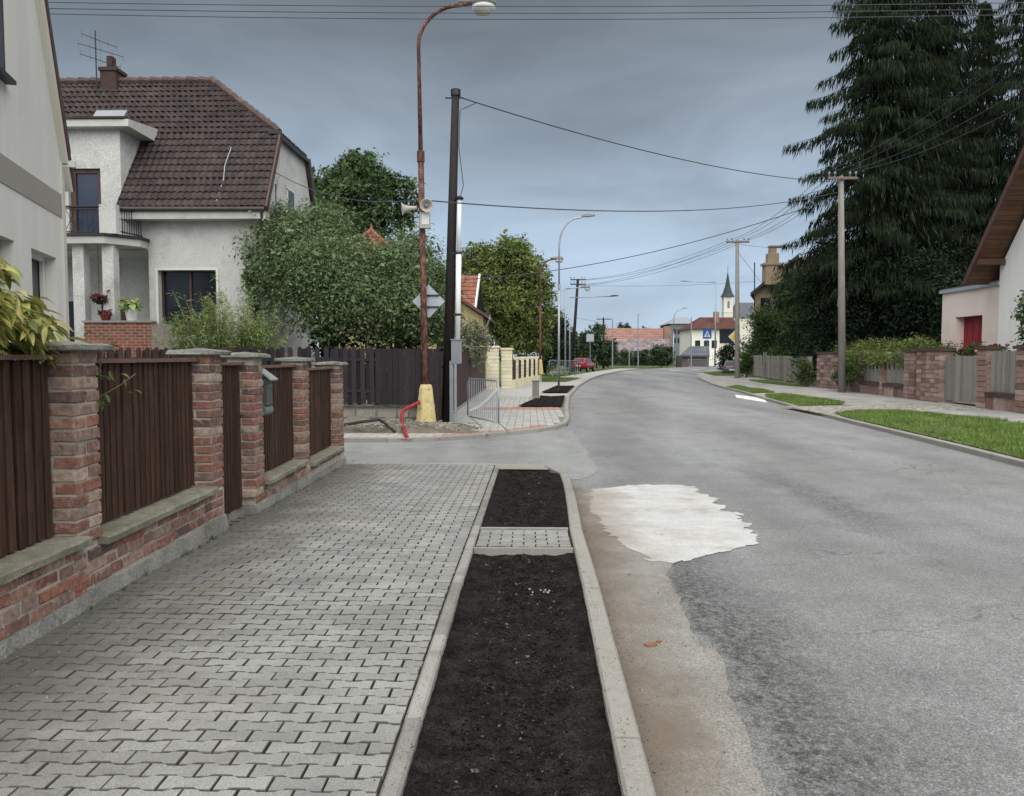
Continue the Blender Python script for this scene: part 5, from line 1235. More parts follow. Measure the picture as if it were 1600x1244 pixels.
b7 = at(1052, 571, 112); lamp('far lamp post with a curved arm before the grey building at the bend', b7, at(1052, 500, 112).z, at(1068, 482, 112), 'curve', M['galv'], .09, .06, 'flat')
for x, y0, y1, Y, lb in ((957, 574, 498, 100, 'thin pale pole at the bend left of the red roof'), (997, 572, 490, 118, 'thin grey pole before the long red roofed shed'), (1080, 575, 496, 100, 'thin pale pole left of the crossing sign'), (983, 574, 548, 105, 'short thin post beside the hedge at the bend')):
    p = at(x, y0, Y); h = MB(); h.tube([p - Vector((0, 0, .3)), at(x, y1, Y)], [.10, .07], 8); h.lathe([(.09, 0), (.02, .1)], at(x, y1, Y), 8); tag(h.build('thin_pole', M['galv']), lb, 'pole')

# other utility poles
def upole(label, base, top, r, m, arms=(), w=1.6, stub=None, iz=True):
    t = thing('utility_pole', label, 'utility pole', tuple(base), group='utility poles'); B, T = Vector(base), Vector(top)
    h = MB(); h.tube([B - Vector((0, 0, .3)), T], [r, r * .7], 12); h.build('pole', m, t, smooth=True)
    for dz in arms:
        c = T - Vector((0, 0, dz)); h = MB(); h.box(c + Vector((0, -r, 0)), (w, .1, .12)); a = h.build('crossarm', M['dkmetal'] if m != M['concpole'] else M['greypole'], t)
        for k in (-.46, -.26, .26, .46):
            h = MB(); h.lathe([(.02, 0), (.02, .12), (.055, .13), (.065, .2), (.03, .26)], c + Vector((k * w, -r, .06)), 8); h.build('insulator', M['lampgrey'], a)
    return t
bp_, tp_ = gr(1316, 613), at(1314, 276, 38); cpole = upole('tall round concrete pole by the red stone wall', bp_, tp_, .185, M['concpole'], (.12,), 1.4)
h = MB(); h.box(at(1311, 473, 37.75), (.1, .1, .4)); h.build('junction_box', M['sign'], cpole)
upole('concrete pole with a crossarm at the end of the weathered picket fence', gr(1152, 591), at(1152, 376, 63.5), .2, M['concpole'], (.15,), 1.9)
upole('dark wooden pole with two crossarms on the left beyond the lamps', at(893, 578, 84), at(903, 436, 84), .2, M['tarpole'], (.1, .6), 1.7)
upole('far wooden pole with a crossarm left of the red roofed shed', at(943, 574, 118), at(943, 496, 118), .18, M['tarpole'], (.3,), 2.2)
upole('small dark pole top showing beside the big tree on the left', at(857, 560, 110), at(856, 480, 110), .17, M['tarpole'], (.2,), 2.0)

# signs beyond
def sign_post(name, label, base, top, r=.035):
    t = thing(name, label, 'road sign', tuple(base)); h = MB(); h.tube([base, top], r, 8); h.build('post', M['galv'], t); return t
s = sign_post('crossing_sign', 'square blue pedestrian crossing sign on a post at the bend', at(1105, 577, 76), at(1105, 515, 76)); c = at(1105, 522, 75.9); k = .43
h = MB(); h.b2((c.x - k, c.y, c.z - k * 1.1), (c.x + k, c.y + .02, c.z + k * 1.1)); pl_ = h.build('plate', M['blue'], s)
h = MB(); h.ext([(c.x - .33, c.y - .004, c.z - .30), (c.x + .33, c.y - .004, c.z - .30), (c.x, c.y - .004, c.z + .34)], (0, -.004, 0)); h.build('white_triangle', M['white'], pl_)
h = MB(); y_ = c.y - .012
h.lathe([(.001, -.04), (.04, 0), (.001, .04)], (c.x + .01, y_, c.z + .10), 8)
for p, q, w in (((.01, .06), (-.01, -.08), .07), ((-.01, -.08), (-.09, -.24), .045), ((-.01, -.08), (.09, -.24), .045), ((.01, .03), (.1, -.05), .035), ((.01, .03), (-.08, -.03), .035)): h.beam((c.x + p[0], y_, c.z + p[1]), (c.x + q[0], y_, c.z + q[1]), .006, w, up=(1, 0, .01))
h.build('walking_figure', M['black'], pl_)
c = at(1148, 526, 61); s = sign_post('priority_sign', 'white and yellow diamond priority road sign by the climbing greenery', at(1150, 588, 61), at(1149, 520, 61.05)); k = .50
Q = Matrix.Rotation(-.15, 3, 'Z')
for kk, m, o in ((k, 'white', 0), (k * .62, 'signyellow', -.012)):
    h = MB(); h.ext([c + Q @ Vector((a * kk, o - .02, e * kk)) for a, e in ((-1, 0), (0, -1), (1, 0), (0, 1))], Q @ Vector((0, -.01, 0))); h.build('plate' if m == 'white' else 'yellow_diamond', M[m], s)
c = at(922, 528, 82); s = sign_post('road_sign', 'pale square back of a sign on a thin post behind the red car', at(922, 578, 82), at(922, 522, 82.03)); h = MB(); h.b2((c.x - .4, c.y - .03, c.z - .4), (c.x + .4, c.y - .01, c.z + .4)); h.build('plate', M['sign'], s)

# ------------------------------------------------------------------ cars
def car(label, loc, rz, paint):
    t = thing('parked_car', label, 'car', loc, rz, local=True)
    st = [(-2.0, .45, .62, .95, .70), (-1.95, .34, .62, 1.02, .78), (-1.5, .30, .64, 1.05, .84), (-.8, .28, .66, 1.02, .86), (0, .28, .66, 1.0, .86), (.8, .28, .66, .98, .86), (1.4, .3, .64, .90, .83), (1.85, .36, .6, .80, .76), (1.98, .45, .55, .7, .64)]
    vs = []; n = 8
    for x, zl, zm, zu, w in st: vs += [(-w * .86, x, zl), (-w, x, zm), (-w * .97, x, (zm + zu) / 2), (-w * .86, x, zu), (w * .86, x, zu), (w * .97, x, (zm + zu) / 2), (w, x, zm), (w * .86, x, zl)]
    fs = [(i * n + k, i * n + (k + 1) % n, (i + 1) * n + (k + 1) % n, (i + 1) * n + k) for i in range(len(st) - 1) for k in range(n)] + [tuple(range(n)), tuple((len(st) - 1) * n + k for k in range(n))[::-1]]
    b = MB(); b.add(vs, fs); b.build('body', paint, t, smooth=True)
    b = MB(); cab = [(-1.86, 1.03, .70), (-1.45, 1.46, .58), (-.3, 1.52, .58), (.35, 1.44, .58), (1.05, .99, .70)]
    vs = []
    for x, z, w in cab: vs += [(-w, x, z), (w, x, z), (-.74, x, .98), (.74, x, .98)]
    fs = []
    for i in range(4): a = i * 4; c = a + 4; fs += [(a, a + 1, c + 1, c), (a, c, c + 2, a + 2), (a + 1, a + 3, c + 3, c + 1)]
    b.add(vs, fs + [(0, 2, 3, 1)]); b.build('cabin', paint, t)
    b = MB(); b.poly([(-.60, -1.80, 1.11), (.60, -1.80, 1.11), (.50, -1.52, 1.42), (-.50, -1.52, 1.42)]); b.poly([(-.58, .98, 1.05), (.58, .98, 1.05), (.50, .44, 1.40), (-.50, .44, 1.40)])
    o = b.build('windscreen', M['glass'], t); 
    for v in o.data.vertices: v.co.y += -.03 if v.co.y < 0 else .03
    for s in (-1, 1):
        b = MB(); b.poly([(s * .735, -1.45, 1.04), (s * .735, .75, 1.04), (s * .622, .25, 1.42), (s * .622, -1.2, 1.42)]); b.build('side_window', M['glass'], t)
        b = MB(); b.b2((s * .66 - .1, -2.0, .80), (s * .66 + .1, -1.93, .98)); b.build('rear_light', M['rearlight'], t)
        b = MB(); b.b2((s * .6 - .13, 1.86, .58), (s * .6 + .13, 1.94, .72)); b.build('headlight', M['lens'], t)
        for y in (-1.25, 1.25):
            b = MB(); q = Matrix.Rotation(math.pi / 2, 3, 'Y'); b.lathe([(.2, -.1), (.31, -.1), (.32, -.06), (.32, .06), (.31, .1), (.2, .1)], (s * .76, y, .32), 16, q); w_ = b.build('wheel', M['tyre'], t); b = MB(); b.lathe([(.02, -.105), (.2, -.102), (.2, .102), (.02, .105)], (s * .76, y, .32), 12, q); b.build('rim', M['sign'], w_)
    b = MB(); b.b2((-.26, -2.02, .62), (.26, -1.985, .73)); b.build('number_plate', M['white'], t)
    b = MB(); b.b2((-.72, -2.03, .36), (.72, -1.9, .5)); b.build('bumper', M['black'], t)
    return t
cp = at(912, 581, 82); car('red hatchback parked on the left verge seen from behind', (cp.x, cp.y, cp.z), -.35, M['carred'])
cp = at(1141, 589, 70); car('dark parked car half hidden behind the pole and hedge on the right', (cp.x + .4, cp.y + 1, cp.z), -.25, M['cardark'])
# ------------------------------------------------------------------ right: red sandstone wall with weathered boards
rw = thing('stone_wall', 'red sandstone garden wall with square pillars and weathered grey upright boards on the right', 'wall', (15.5, 28, 0))
G = -.17; NX = Vector((-1, .07, 0)).normalized()
def stone_block(y0, y1, zt, rows, deep=.5, cols=1, cap=True):
    x0 = RWX((y0 + y1) / 2); b = MB(); b.b2((x0 + .02, y0 + .02, G - .4), (x0 + deep - .02, y1 - .02, zt)); p = b.build('pillar', M['mortar'], rw); h = (zt - G) / rows
    for i in range(rows):
        n = cols if i % 2 == 0 else cols; w = (y1 - y0) / n
        cuts = [y0] + [y0 + w * k + R(-.12, .12) * w for k in range(1, n)] + [y1]
        for a, e in zip(cuts, cuts[1:]):
            c = (x0 + deep / 2, (a + e) / 2, G + h * (i + .5)); b = MB(); b.box(c, (deep + R(.0, .05), e - a - .02, h - R(.02, .035)))
            b.build('stone', M['redstone'], p, loc=c)
    if cap: b = MB(); b.b2((x0 - .07, y0 - .08, zt + .003), (x0 + deep + .07, y1 + .08, zt + .10)); b.b2((x0, y0 - .02, zt + .10), (x0 + deep, y1 + .02, zt + .13)); b.build('pillar_cap', M['stonecap'], p)
    return p
gw = [picket_mesh('board', h_, w_, 0, M['greywood']) for h_, w_ in ((1.34, .105), (1.34, .12), (1.66, .13), (1.3, .1))]
def stone_bay(y0, y1, zt=1.72, pitch=.118):
    b = MB(); b.ext([(RWX(y0) + .06, y0, G - .4), (RWX(y0) + .42, y0, G - .4), (RWX(y0) + .42, y0, G + .44), (RWX(y0) + .06, y0, G + .44)], (RWX(y1) - RWX(y0), y1 - y0, 0)); p = b.build('low_wall', M['mortar'], rw)
    y = y0
    while y < y1 - .1:
        e = min(y1, y + R(.4, .7)); c = (RWX((y + e) / 2) + .08, (y + e) / 2, G + .19); b = MB(); b.box(c, (.1, e - y - .02, .40)); b.build('stone', M['redstone'], p, loc=c); y = e
    b = MB(); b.ext([(RWX(y0) - .05, y0 + .01, G + .445), (RWX(y0) + .42, y0 + .01, G + .445), (RWX(y0) + .42, y0 + .01, G + .55), (RWX(y0) - .05, y0 + .01, G + .55)], (RWX(y1) - RWX(y0), y1 - y0 - .02, 0)); b.build('coping', M['stonecap'], p)
    n = int((y1 - y0) / pitch)
    for i in range(n):
        y = y0 + pitch * (i + .5); link('board', gw[i % 2], rw, (RWX(y) + .15, y, G + .57 + R(-.012, .012)), (0, R(-.006, .006), math.pi / 2))
    b = MB()
    for z in (.85, 1.6): b.beam((RWX(y0) + .22, y0, G + z), (RWX(y1) + .22, y1, G + z), .05, .08)
    b.build('fence_rail', M['greywood'], rw)
stone_bay(21.4, 23.35); stone_block(23.4, 23.95, 1.80, 11); stone_bay(24.0, 25.7); stone_block(25.75, 26.3, 1.80, 11)
dg = MB()
for z in (.3, 1.5): dg.beam((RWX(26.4) + .3, 26.4, G + z), (RWX(29) + .3, 29.05, G + z), .05, .1)
gt = dg.build('gate', M['greywood'], rw); WL[gt.name] = Vector((15.5, 28, 0)); gt.location = (0, 0, 0)
y = 26.42
while y < 29.05: link('board', gw[2], gt, (RWX(y) + .25, y, G + .10 + R(-.02, .02)), (0, R(-.005, .005), math.pi / 2)); y += .142
stone_block(29.15, 30.85, 1.78, 11, .5, 5)
b = MB(); b.b2((RWX(31) + .2, 30.88, G + .05), (RWX(31) + .26, 31.22, 1.5)); b.build('side_gate', M['greywood'], rw)
stone_block(31.25, 32.1, 1.75, 11, .5, 2)
stone_bay(32.2, 34.4, 1.5); stone_block(34.45, 34.75, 1.55, 8, .3, 1, False); stone_bay(34.8, 37.2); stone_block(37.25, 37.5, 1.5, 8, .3, 1, False); stone_bay(37.6, 40.0)
stone_block(40.1, 43.6, 1.72, 9, .5, 7)
b = MB(); b.b2((RWX(43) - .06, 42.6, G + 1.0), (RWX(43) - .02, 43.3, G + 1.85)); b.build('letter_plate', M['reddoor'], rw)
# weathered picket fence farther on
wf = thing('garden_fence', 'weathered grey picket fence beyond the red stone wall on the right', 'fence', (17, 50, 0))
wp = picket_mesh('picket', 1.62, .11, .04, M['greywood']); y = 45.6; i = 0
while y < 62:
    if abs(y - 56.4) > .3: link('picket', wp, wf, (RWX(y), y, gz(y) + .12 + R(-.02, .02)), (0, R(-.02, .02) + (.10 if y > 57 else 0), math.pi / 2))
    y += .27 if y < 57 else .24
b = MB()
for z in (.5, 1.35): b.beam((RWX(45.4) + .06, 45.4, gz(46) + z), (RWX(62) + .06, 62, gz(60) + z), .05, .09)
b.build('fence_rail', M['greywood'], wf)
for y in (45.4, 50.6, 56.4, 62): b = MB(); b.b2((RWX(y) - .12, y - .11, gz(y) - .2), (RWX(y) + .1, y + .11, gz(y) + (2.0 if y == 56.4 else 1.75))); b.build('fence_post', M['greywood'], wf)

# ------------------------------------------------------------------ white house on the right: gable to the street, boarded eave, pink annexe with red door
wh = thing('white_house', 'white rendered house with a steep overhanging roof and boarded soffit at the right edge', 'house', (19, 31, 0))
HX = 19.0
vz = lambda y: 5.15 + (31.3 - y) * 1.26
b = MB(); b.poly([(HX, 31.12, G - .3), (HX, 31.12, vz(31.12) - .25), (HX, 26.6, vz(26.6) - .25), (HX, 22.1, vz(31.1) - .25), (HX, 22.1, G - .3)])
b.poly([(HX, 31.12, G - .3), (HX, 31.12, vz(31.12)), (28, 31.12, vz(31.12)), (28, 31.12, G - .3)]); b.poly([(HX, 22.1, G - .3), (HX, 22.1, vz(31.1)), (28, 22.1, vz(31.1)), (28, 22.1, G - .3)])
b.build('wall', M['whitewall'], wh)
E1 = (31.75, vz(31.75)); RD = (26.6, vz(26.6)); E2 = (21.4, vz(31.75))
for nm, (y0, z0), (y1, z1) in (('roof', E1, RD), ('roof', RD, E2)):
    b = MB(); b.ext([(18.0, y0, z0), (18.0, y1, z1), (18.0, y1, z1 + .16), (18.0, y0, z0 + .16)], (11, 0, 0)); r_ = b.build(nm, M['fascia'], wh)
    b = MB()
    if nm == 'roof' and y0 > y1: tiles(b, (29, y0 + .05, z0 + .17), (17.95, y0 + .05, z0 + .17), (17.95, y1, z1 + .17), (29, y1, z1 + .17), .34, .25)
    else: tiles(b, (17.95, y1, z1 + .17), (29, y1, z1 + .17), (29, y0, z0 + .17), (17.95, y0, z0 + .17), .34, .25)
    b.build('roof_tiles', M['redroof'], r_, kind='stuff')
    b = MB(); b.ext([(17.93, y0, z0 - .12), (17.93, y1, z1 - .12), (17.93, y1, z1 + .20), (17.93, y0, z0 + .20)], (.05, 0, 0)); b.build('verge_board', M['fascia'], r_)
    if y0 > y1:
        n = 40; d = Vector((0, y1 - y0, z1 - z0)) / n; q = Matrix((Vector((1, 0, 0)), d.normalized(), Vector((1, 0, 0)).cross(d.normalized()))).transposed()
        for i in range(n):
            c = Vector((18.49, y0, z0 - .02)) + d * (i + .5); b = MB(); b.box(c, (1.0, d.length * .93, .02), M=q); b.build('soffit_board', M['soffit'], r_, loc=c)
b = MB(); b.b2((17.98, 30.75, vz(30.9) - .42), (19.3, 30.95, vz(30.9) - .2)); b.build('purlin', M['fascia'], wh)
b = MB(); b.tube([(17.9, 31.85, E1[1] + .02), (28, 31.85, E1[1] + .02)], .07, 8); b.build('gutter', M['gutter'], wh)
b = MB(); facade(b, (HX - .01, 29.35, 0), (0, -1, 0), 1.2, .9, 3.2, [(.1, 1.1, 1.0, 3.1)], .12, (-1, 0, 0)); w = b.build('window', M['whitewall'], wh)
b = MB(); b.b2((HX - .014, 28.2, 1.0), (HX - .004, 29.3, 3.1)); b.build('pane', M['glass'], w)
b = MB()
for z in (2.0,): b.b2((HX - .04, 28.25, z), (HX - .016, 29.25, z + .06))
b.b2((HX - .04, 28.7, 1.0), (HX - .016, 28.77, 3.1)); b.build('frame', M['white'], w)
b = MB(); b.tube([(18.6, 27.6, 8.2), (18.6, 27.6, 12.2), (18.55, 27.5, 12.5), (18.3, 27.4, 12.62)], .05, 8); b.build('cable_mast', M['rust'], wh)
an = thing('pink_annexe', 'flat roofed pink garage annexe with a recessed red door beside the white house', 'annexe', (19, 33.3, 0))
b = MB(); facade(b, (HX + .05, 35.4, 0), (0, -1, 0), 4.27, G - .3, 4.45, [(1.12, 3.12, .1, 3.32)], .42, (-1, 0, 0)); b.poly([(HX + .05, 35.4, G - .3), (HX + .05, 35.4, 4.45), (25, 35.4, 4.45), (25, 35.4, G - .3)]); b.poly([(HX + .05, 35.4, 4.44), (HX + .05, 31.13, 4.44), (25, 31.13, 4.44), (25, 35.4, 4.44)]); b.build('wall', M['pink'], an)
b = MB(); b.b2((HX + .43, 32.28, .1), (HX + .5, 34.28, 3.32)); dr = b.build('door', M['reddoor'], an)
b = MB()
for y in (32.6, 33.1, 33.6, 34.05): b.b2((HX + .415, y, .15), (HX + .429, y + .02, 3.25))
b.build('door_ribs', M['reddoor'], dr)
b = MB(); b.b2((HX - .06, 31.13, 4.455), (25, 35.5, 4.60)); b.build('roof', M['sign'], an); b = MB(); b.b2((HX - .03, 31.13, 4.602), (25, 35.45, 4.66)); b.build('roof_covering', M['greyroof'], an)

# ------------------------------------------------------------------ spruces
def spruce(label, base, h, rad, nb, z0=1.5, lean=0, dens=1.0):
    t = thing('spruce_tree', label, 'tree', base, group='tall spruces on the right'); B = Vector(base)
    b = MB(); b.tube([B - Vector((0, 0, .3)), B + Vector((lean * .3, 0, h * .3)), B + Vector((lean * .7, 0, h * .7)), B + Vector((lean, 0, h))], [.38, .30, .15, .02], 10); b.build('trunk', M['bark'], t, smooth=True)
    quads = []; wd = MB()
    for i in range(nb):
        f = (i + R(0, 1)) / nb; z = z0 + (h - z0) * f; L_ = rad * ((1 - f) ** .72) * R(.62, 1.12) + .3; a = i * 2.399 + R(-.4, .4)
        if R(0, 1) < .10: L_ *= .5
        o = B + Vector((lean * f, 0, z)); d = Vector((math.cos(a), math.sin(a), 0)); n = max(4, int(L_ / .26)); up0 = R(.05, .3) - .25 * (1 - f); P = []
        for k in range(n + 1):
            s = k / n; P.append(o + d * L_ * s + Vector((0, 0, L_ * (up0 * s - .62 * s * s + .36 * s ** 3))))
        wd.tube([P[0], P[n // 3], P[2 * n // 3], P[-1]], [.04, .03, .018, .006], 4, cap=False)
        side = Vector((-d.y, d.x, 0))
        for k in range(1, n + 1):
            s = k / n; wdt = (.22 + .62 * math.sin(math.pi * min(1, s * .8 + .12))) * min(1.0, L_ / 3.0)
            for m_ in range(int(21 * dens)):
                w = R(-1, 1) * wdt; p = P[k] + side * w + d * R(-.16, .16) + Vector((0, 0, -abs(w) * .25 + R(-.06, .08)))
                ln = R(.2, .75) * (.5 + .5 * min(1, L_ / 3)) * (1.25 if R(0, 1) < .2 else 1); dr_ = Vector((0, 0, -1)) * R(.6, 1.3) + d * R(-.05, .45) + side * (w * .35 + R(-.22, .22)); dr_.normalize()
                q = dr_.cross(Vector((R(-1, 1), R(-1, 1), R(-.3, .3)))).normalized() * R(.016, .045)
                quads.append((p - q * .6, p + dr_ * ln * .5 - q, p + dr_ * ln, p + dr_ * ln * .45 + q))
    for i in range(int(nb * 42 * dens)):                    # inner sprays close to the trunk fill the core
        f = R(0, 1) ** 1.15; z = z0 + (h - z0) * f; rr = rad * ((1 - f) ** .72) * .62 * R(0, 1) ** .6; a = R(0, 6.28); d = Vector((math.cos(a), math.sin(a), 0)); p = B + Vector((lean * f, 0, z)) + d * rr - Vector((0, 0, rr * .25))
        ln = R(.3, .9); dr_ = (Vector((0, 0, -1)) + d * R(.1, .7) + Vector((R(-.25, .25), R(-.25, .25), 0))).normalized(); q = dr_.cross(Vector((R(-1, 1), R(-1, 1), R(-.3, .3)))).normalized() * R(.02, .06)
        quads.append((p - q * .6, p + dr_ * ln * .5 - q, p + dr_ * ln, p + dr_ * ln * .45 + q))
    wd.build('branches', M['branch'], t, kind='stuff'); npmesh('crown', np.array(quads, dtype=np.float32), 4, M['needle'], t)
    return t
def gb(px, Y, z=None): p = at(px, 600, Y); return (p.x, Y, gz(Y) if z is None else z)
spruce('leftmost tall dark spruce with drooping branches behind the concrete pole', gb(1368, 46), 29, 6.7, 185, 6.0)
spruce('second tall spruce crowding right behind the leftmost one', gb(1452, 50), 31, 6.2, 170, 6.0)
spruce('sparser spruce whose bare trunk shows at the top right corner', gb(1583, 47), 30, 5.0, 95, 7.0, dens=.9)
spruce('spruce in the gap between the twin tall ones and the sparser one', gb(1520, 56), 27, 5.6, 120, 5.0)
# dark yews and bushes in front of them
def bush(name, label, px, Y, top_px, wid, m, n, leaf=.09, cat='bush', depth=None, group=None, tr=.09, flat_=1.0, per=22, spread=.24, shell=.62):
    p = at(px, 600, Y); zt = at(px, top_px, Y).z; g_ = gz(Y); h = zt - g_; lo = []
    for i in range(int(10 + h * 2)):
        a, k = R(0, 6.28), R(0, 1) ** .5; z = g_ + h * (.14 + .72 * R(0, 1)); q = (1 - .45 * ((z - g_) / h) ** 2); lo.append(((p.x + math.cos(a) * k * wid * q * .62, Y + math.sin(a) * k * (depth or wid) * q * .62, z), (wid * .36, (depth or wid) * .36, h * .19)))
    return tree(name, label, (p.x, Y, g_), h * .8, lo, n, leaf, m, tr, cat, group, spread=spread, limbs=False, per=per, shell=shell)
bush('yew_tree', 'broad dark yew standing left under the spruces', 1300, 47, 372, 3.3, M['leaf_yew'], 30000, .13, 'tree', spread=.3)
bush('yew_tree', 'dark yew behind the concrete pole under the spruces', 1385, 45, 360, 3.0, M['leaf_yew'], 28000, .13, 'tree', spread=.3)
bush('yew_tree', 'dark bushy conifer between the concrete pole and the pink annexe', 1455, 42, 380, 2.5, M['leaf_yew'], 24000, .12, 'tree', spread=.3)
bush('yew_tree', 'dark conifer rising behind the pink annexe roof', 1530, 44, 380, 2.6, M['leaf_yew'], 18000, .13, 'tree', spread=.3)
bush('garden_tree', 'olive green leafy tree above the weathered picket fence', 1238, 55, 425, 2.4, M['leaf_dark'], 20000, .12, 'tree')
bush('garden_tree', 'brownish green bush over the far end of the picket fence', 1196, 62, 476, 2.2, M['leaf_dark'], 16000, .12, 'tree')
bush('garden_tree', 'dark rounded bush beside the far end of the picket fence', 1140, 76, 535, 1.7, M['leaf_yew'], 5000, .13, 'bush')
bush('climber_bush', 'green climber hanging on the pole at the end of the picket fence', 1166, 60.5, 545, .75, M['leaf_bush'], 3500, .10, 'plant', tr=.04)
def hedge(name, label, p0, p1, wid, z0, z1, m, n, leaf, cat='hedge', jag=.15):
    p0, p1 = Vector(p0), Vector(p1); L_ = (p1 - p0).length; k = max(5, int(L_ / .45)); lo = []
    for i in range(k):
        for zz in ((z0 + z1 * 1.0) / 2 - (z1 - z0) * .15, z1 - (z1 - z0) * .25): c = p0.lerp(p1, (i + R(0, 1)) / k); lo.append(((c.x + R(-.2, .2) * wid, c.y + R(-.2, .2) * wid, zz + R(-jag, jag)), (max(.3, L_ / k * .8), wid * .55, (z1 - z0) * .28)))
    c = (p0 + p1) / 2; t = thing(name, label, cat, (c.x, c.y, z0)); P, u = lobes_points(lo, n, per=16, spread=.15); npmesh('leaves', leaf_quads(P, leaf, u), 4, m, t)
    s = MB()
    for i in range(k): q = p0.lerp(p1, (i + .5) / k); s.tube([(q.x, q.y, z0 - .1), (q.x + R(-.1, .1), q.y, (z0 + z1) / 2 + .1)], .03, 5)
    s.build('stems', M['bark'], t, kind='stuff'); return t
hedge('garden_hedge', 'yellowish green clipped hedge behind the red stone wall', (18.0, 44.5, 0), (17.2, 32.5, 0), 1.5, G, 2.35, M['leaf_hedge'], 24000, .075, jag=.04)
hedge('creeper', 'green creeper trailing over the red stone wall by the concrete pole', (16.4, 39.8, 0), (15.95, 32.3, 0), .6, 1.1, 1.8, M['leaf_hedge'], 9000, .06, 'plant', .08)
hedge('ivy', 'darker foliage hanging down the boards right of the concrete pole', (15.95, 39.6, 0), (15.75, 36.2, 0), .3, .2, 1.3, M['leaf_bush'], 3800, .065, 'plant')
hedge('rose_bush', 'rose bush with pink blooms behind the grey board gate', (16.6, 30.8, 0), (16.3, 26.2, 0), .7, .9, 1.98, M['leaf_bush'], 5200, .07, 'bush')
for i in range(9):
    y = R(26, 28.6); q = (16.2 + R(-.2, .1), y, 1.86 + R(-.12, .12)); b = MB(); b.lathe([(.01, -.05), (.06, -.02), (.075, .03), (.04, .06), (.01, .065)], q, 8); o = b.build('bloom', M['pinkflower'] if i % 2 else M['flower'], bpy.data.objects['rose_bush'])
hedge('shrub', 'dark green shrub with red leaves at the right border before the white house', (16.45, 25.3, 0), (16.5, 23.9, 0), .7, 1.3, 3.7, M['leaf_dark'], 6500, .09, 'shrub', .3)
hedge('shrub', 'low green shrub at the end of the red stone wall beside the picket fence', (16.3, 45.8, 0), (16.2, 44.0, 0), .5, G, 1.3, M['leaf_bush'], 2600, .07, 'shrub')
fc = MB()
for i in range(26): q = (16.3 + R(-.3, .3), 24.6 + R(-.5, .5), 2.45 + R(-.3, .3)); fc.lathe([(.005, -.04), (.05, 0), (.005, .04)], q, 6)
fc.build('red_leaves', M['flower'], bpy.data.objects['shrub'], kind='stuff')

bush('garden_tree', 'leafy tree rising against the tan house wall beyond the picket fence', 1248, 62, 412, 2.9, M['leaf_dark'], 20000, .13, 'tree')
bush('garden_tree', 'low green bush at the foot of the tan house wall', 1200, 67, 494, 2.9, M['leaf_bush'], 9000, .13, 'bush')
hedge('garden_bush', 'dark green garden bushes behind the dark picket fence under the apple trees', (-6.6, 23.6, 0), (-2.6, 23.8, 0), 1.0, -.2, 2.75, M['leaf_yew'], 15000, .085, 'bush')
# ------------------------------------------------------------------ left garden trees and bushes
def px_lobes(items): return [(tuple(at(px, py, Y)), r) for px, py, Y, r in items]
tree('apple_tree', 'broad dense apple tree overhanging the dark picket fence in front of the grey house', (-5.9, 22.3, -.2), 4.2,
     px_lobes([(430, 395, 22.2, .95), (455, 365, 22.6, .8), (505, 375, 22.8, 1.05), (450, 440, 22, .95), (500, 430, 21.6, 1.15), (545, 460, 21.4, 1.1), (520, 490, 21.4, .9), (470, 485, 21.8, .8), (580, 485, 21.4, .95), (560, 420, 22.2, .95), (410, 420, 22.4, .6), (440, 345, 22.8, .45)]), 56000, .064, M['leaf_apple'], .17, spread=.19, per=16, shoots=420, sl=.75)
tree('apple_tree', 'second apple tree growing right of the broad one behind the rusty lamp', (-3.9, 22.6, -.2), 3.8,
     px_lobes([(620, 425, 22.4, .9), (640, 390, 22.8, .55), (660, 440, 22.6, .85), (620, 480, 22, 1.0), (665, 490, 22.2, .9), (580, 450, 22.4, .7), (690, 450, 23, .6), (655, 400, 23, .5), (690, 510, 22.6, .6), (560, 385, 23.2, .35)]), 37000, .064, M['leaf_apple'], .14, spread=.19, per=16, shoots=330, sl=.75)
tree('walnut_tree', 'tall dark walnut tree rising behind the apple trees and the grey house', (-11, 45, -.2), 12,
     px_lobes([(545, 278, 45, 1.0), (518, 292, 45, 1.0), (575, 268, 45, 1.0), (553, 258, 45.5, .75), (548, 246, 45.5, .45), (590, 290, 45, .9), (612, 290, 45, .75), (632, 300, 45, .7), (600, 320, 44.5, 1.0), (640, 325, 45, .65), (628, 345, 45, .6), (510, 320, 44.5, 1.1), (545, 315, 44, 1.2), (490, 300, 45, .8), (585, 345, 44, 1.0), (640, 345, 45, .5), (615, 362, 44.5, .6), (500, 350, 45, 1.3), (540, 360, 45, 1.4), (570, 375, 45, 1.2), (480, 280, 45, .5), (650, 350, 45, .35)]), 30000, .17, M['leaf_dark'], .3, spread=.21, per=26, shoots=150, sl=.9, shell=.7)
tree('linden_tree', 'big yellow green tree behind the yellow house and cream wall on the left', (-2.6, 55, 0), 9,
     px_lobes([(795, 405, 55, 1.5), (770, 430, 55, 1.5), (745, 405, 56, 1.1), (820, 430, 54.5, 1.5), (835, 470, 54.5, 1.3), (800, 480, 54, 1.7), (775, 475, 55, 1.5), (825, 515, 54.5, 1.5), (790, 520, 54.5, 1.5), (845, 440, 55, .8), (848, 500, 55, .9), (735, 430, 56, 1.0), (815, 395, 55, .8), (800, 545, 54, 1.1), (840, 540, 55, 1.0)]), 46000, .17, M['leaf_mid'], .28, spread=.23, per=26, shoots=220, sl=.9, shell=.7)
bush('bamboo_pad', 'x', 0, 60, 560, .3, M['leaf_bush'], 22, .05) if False else None
bm = thing('bamboo_clump', 'light green feathery bamboo clump behind the brick fence before the wide house window', 'shrub', (-8.2, 18.95, -.1)); Q4 = []; st = MB()
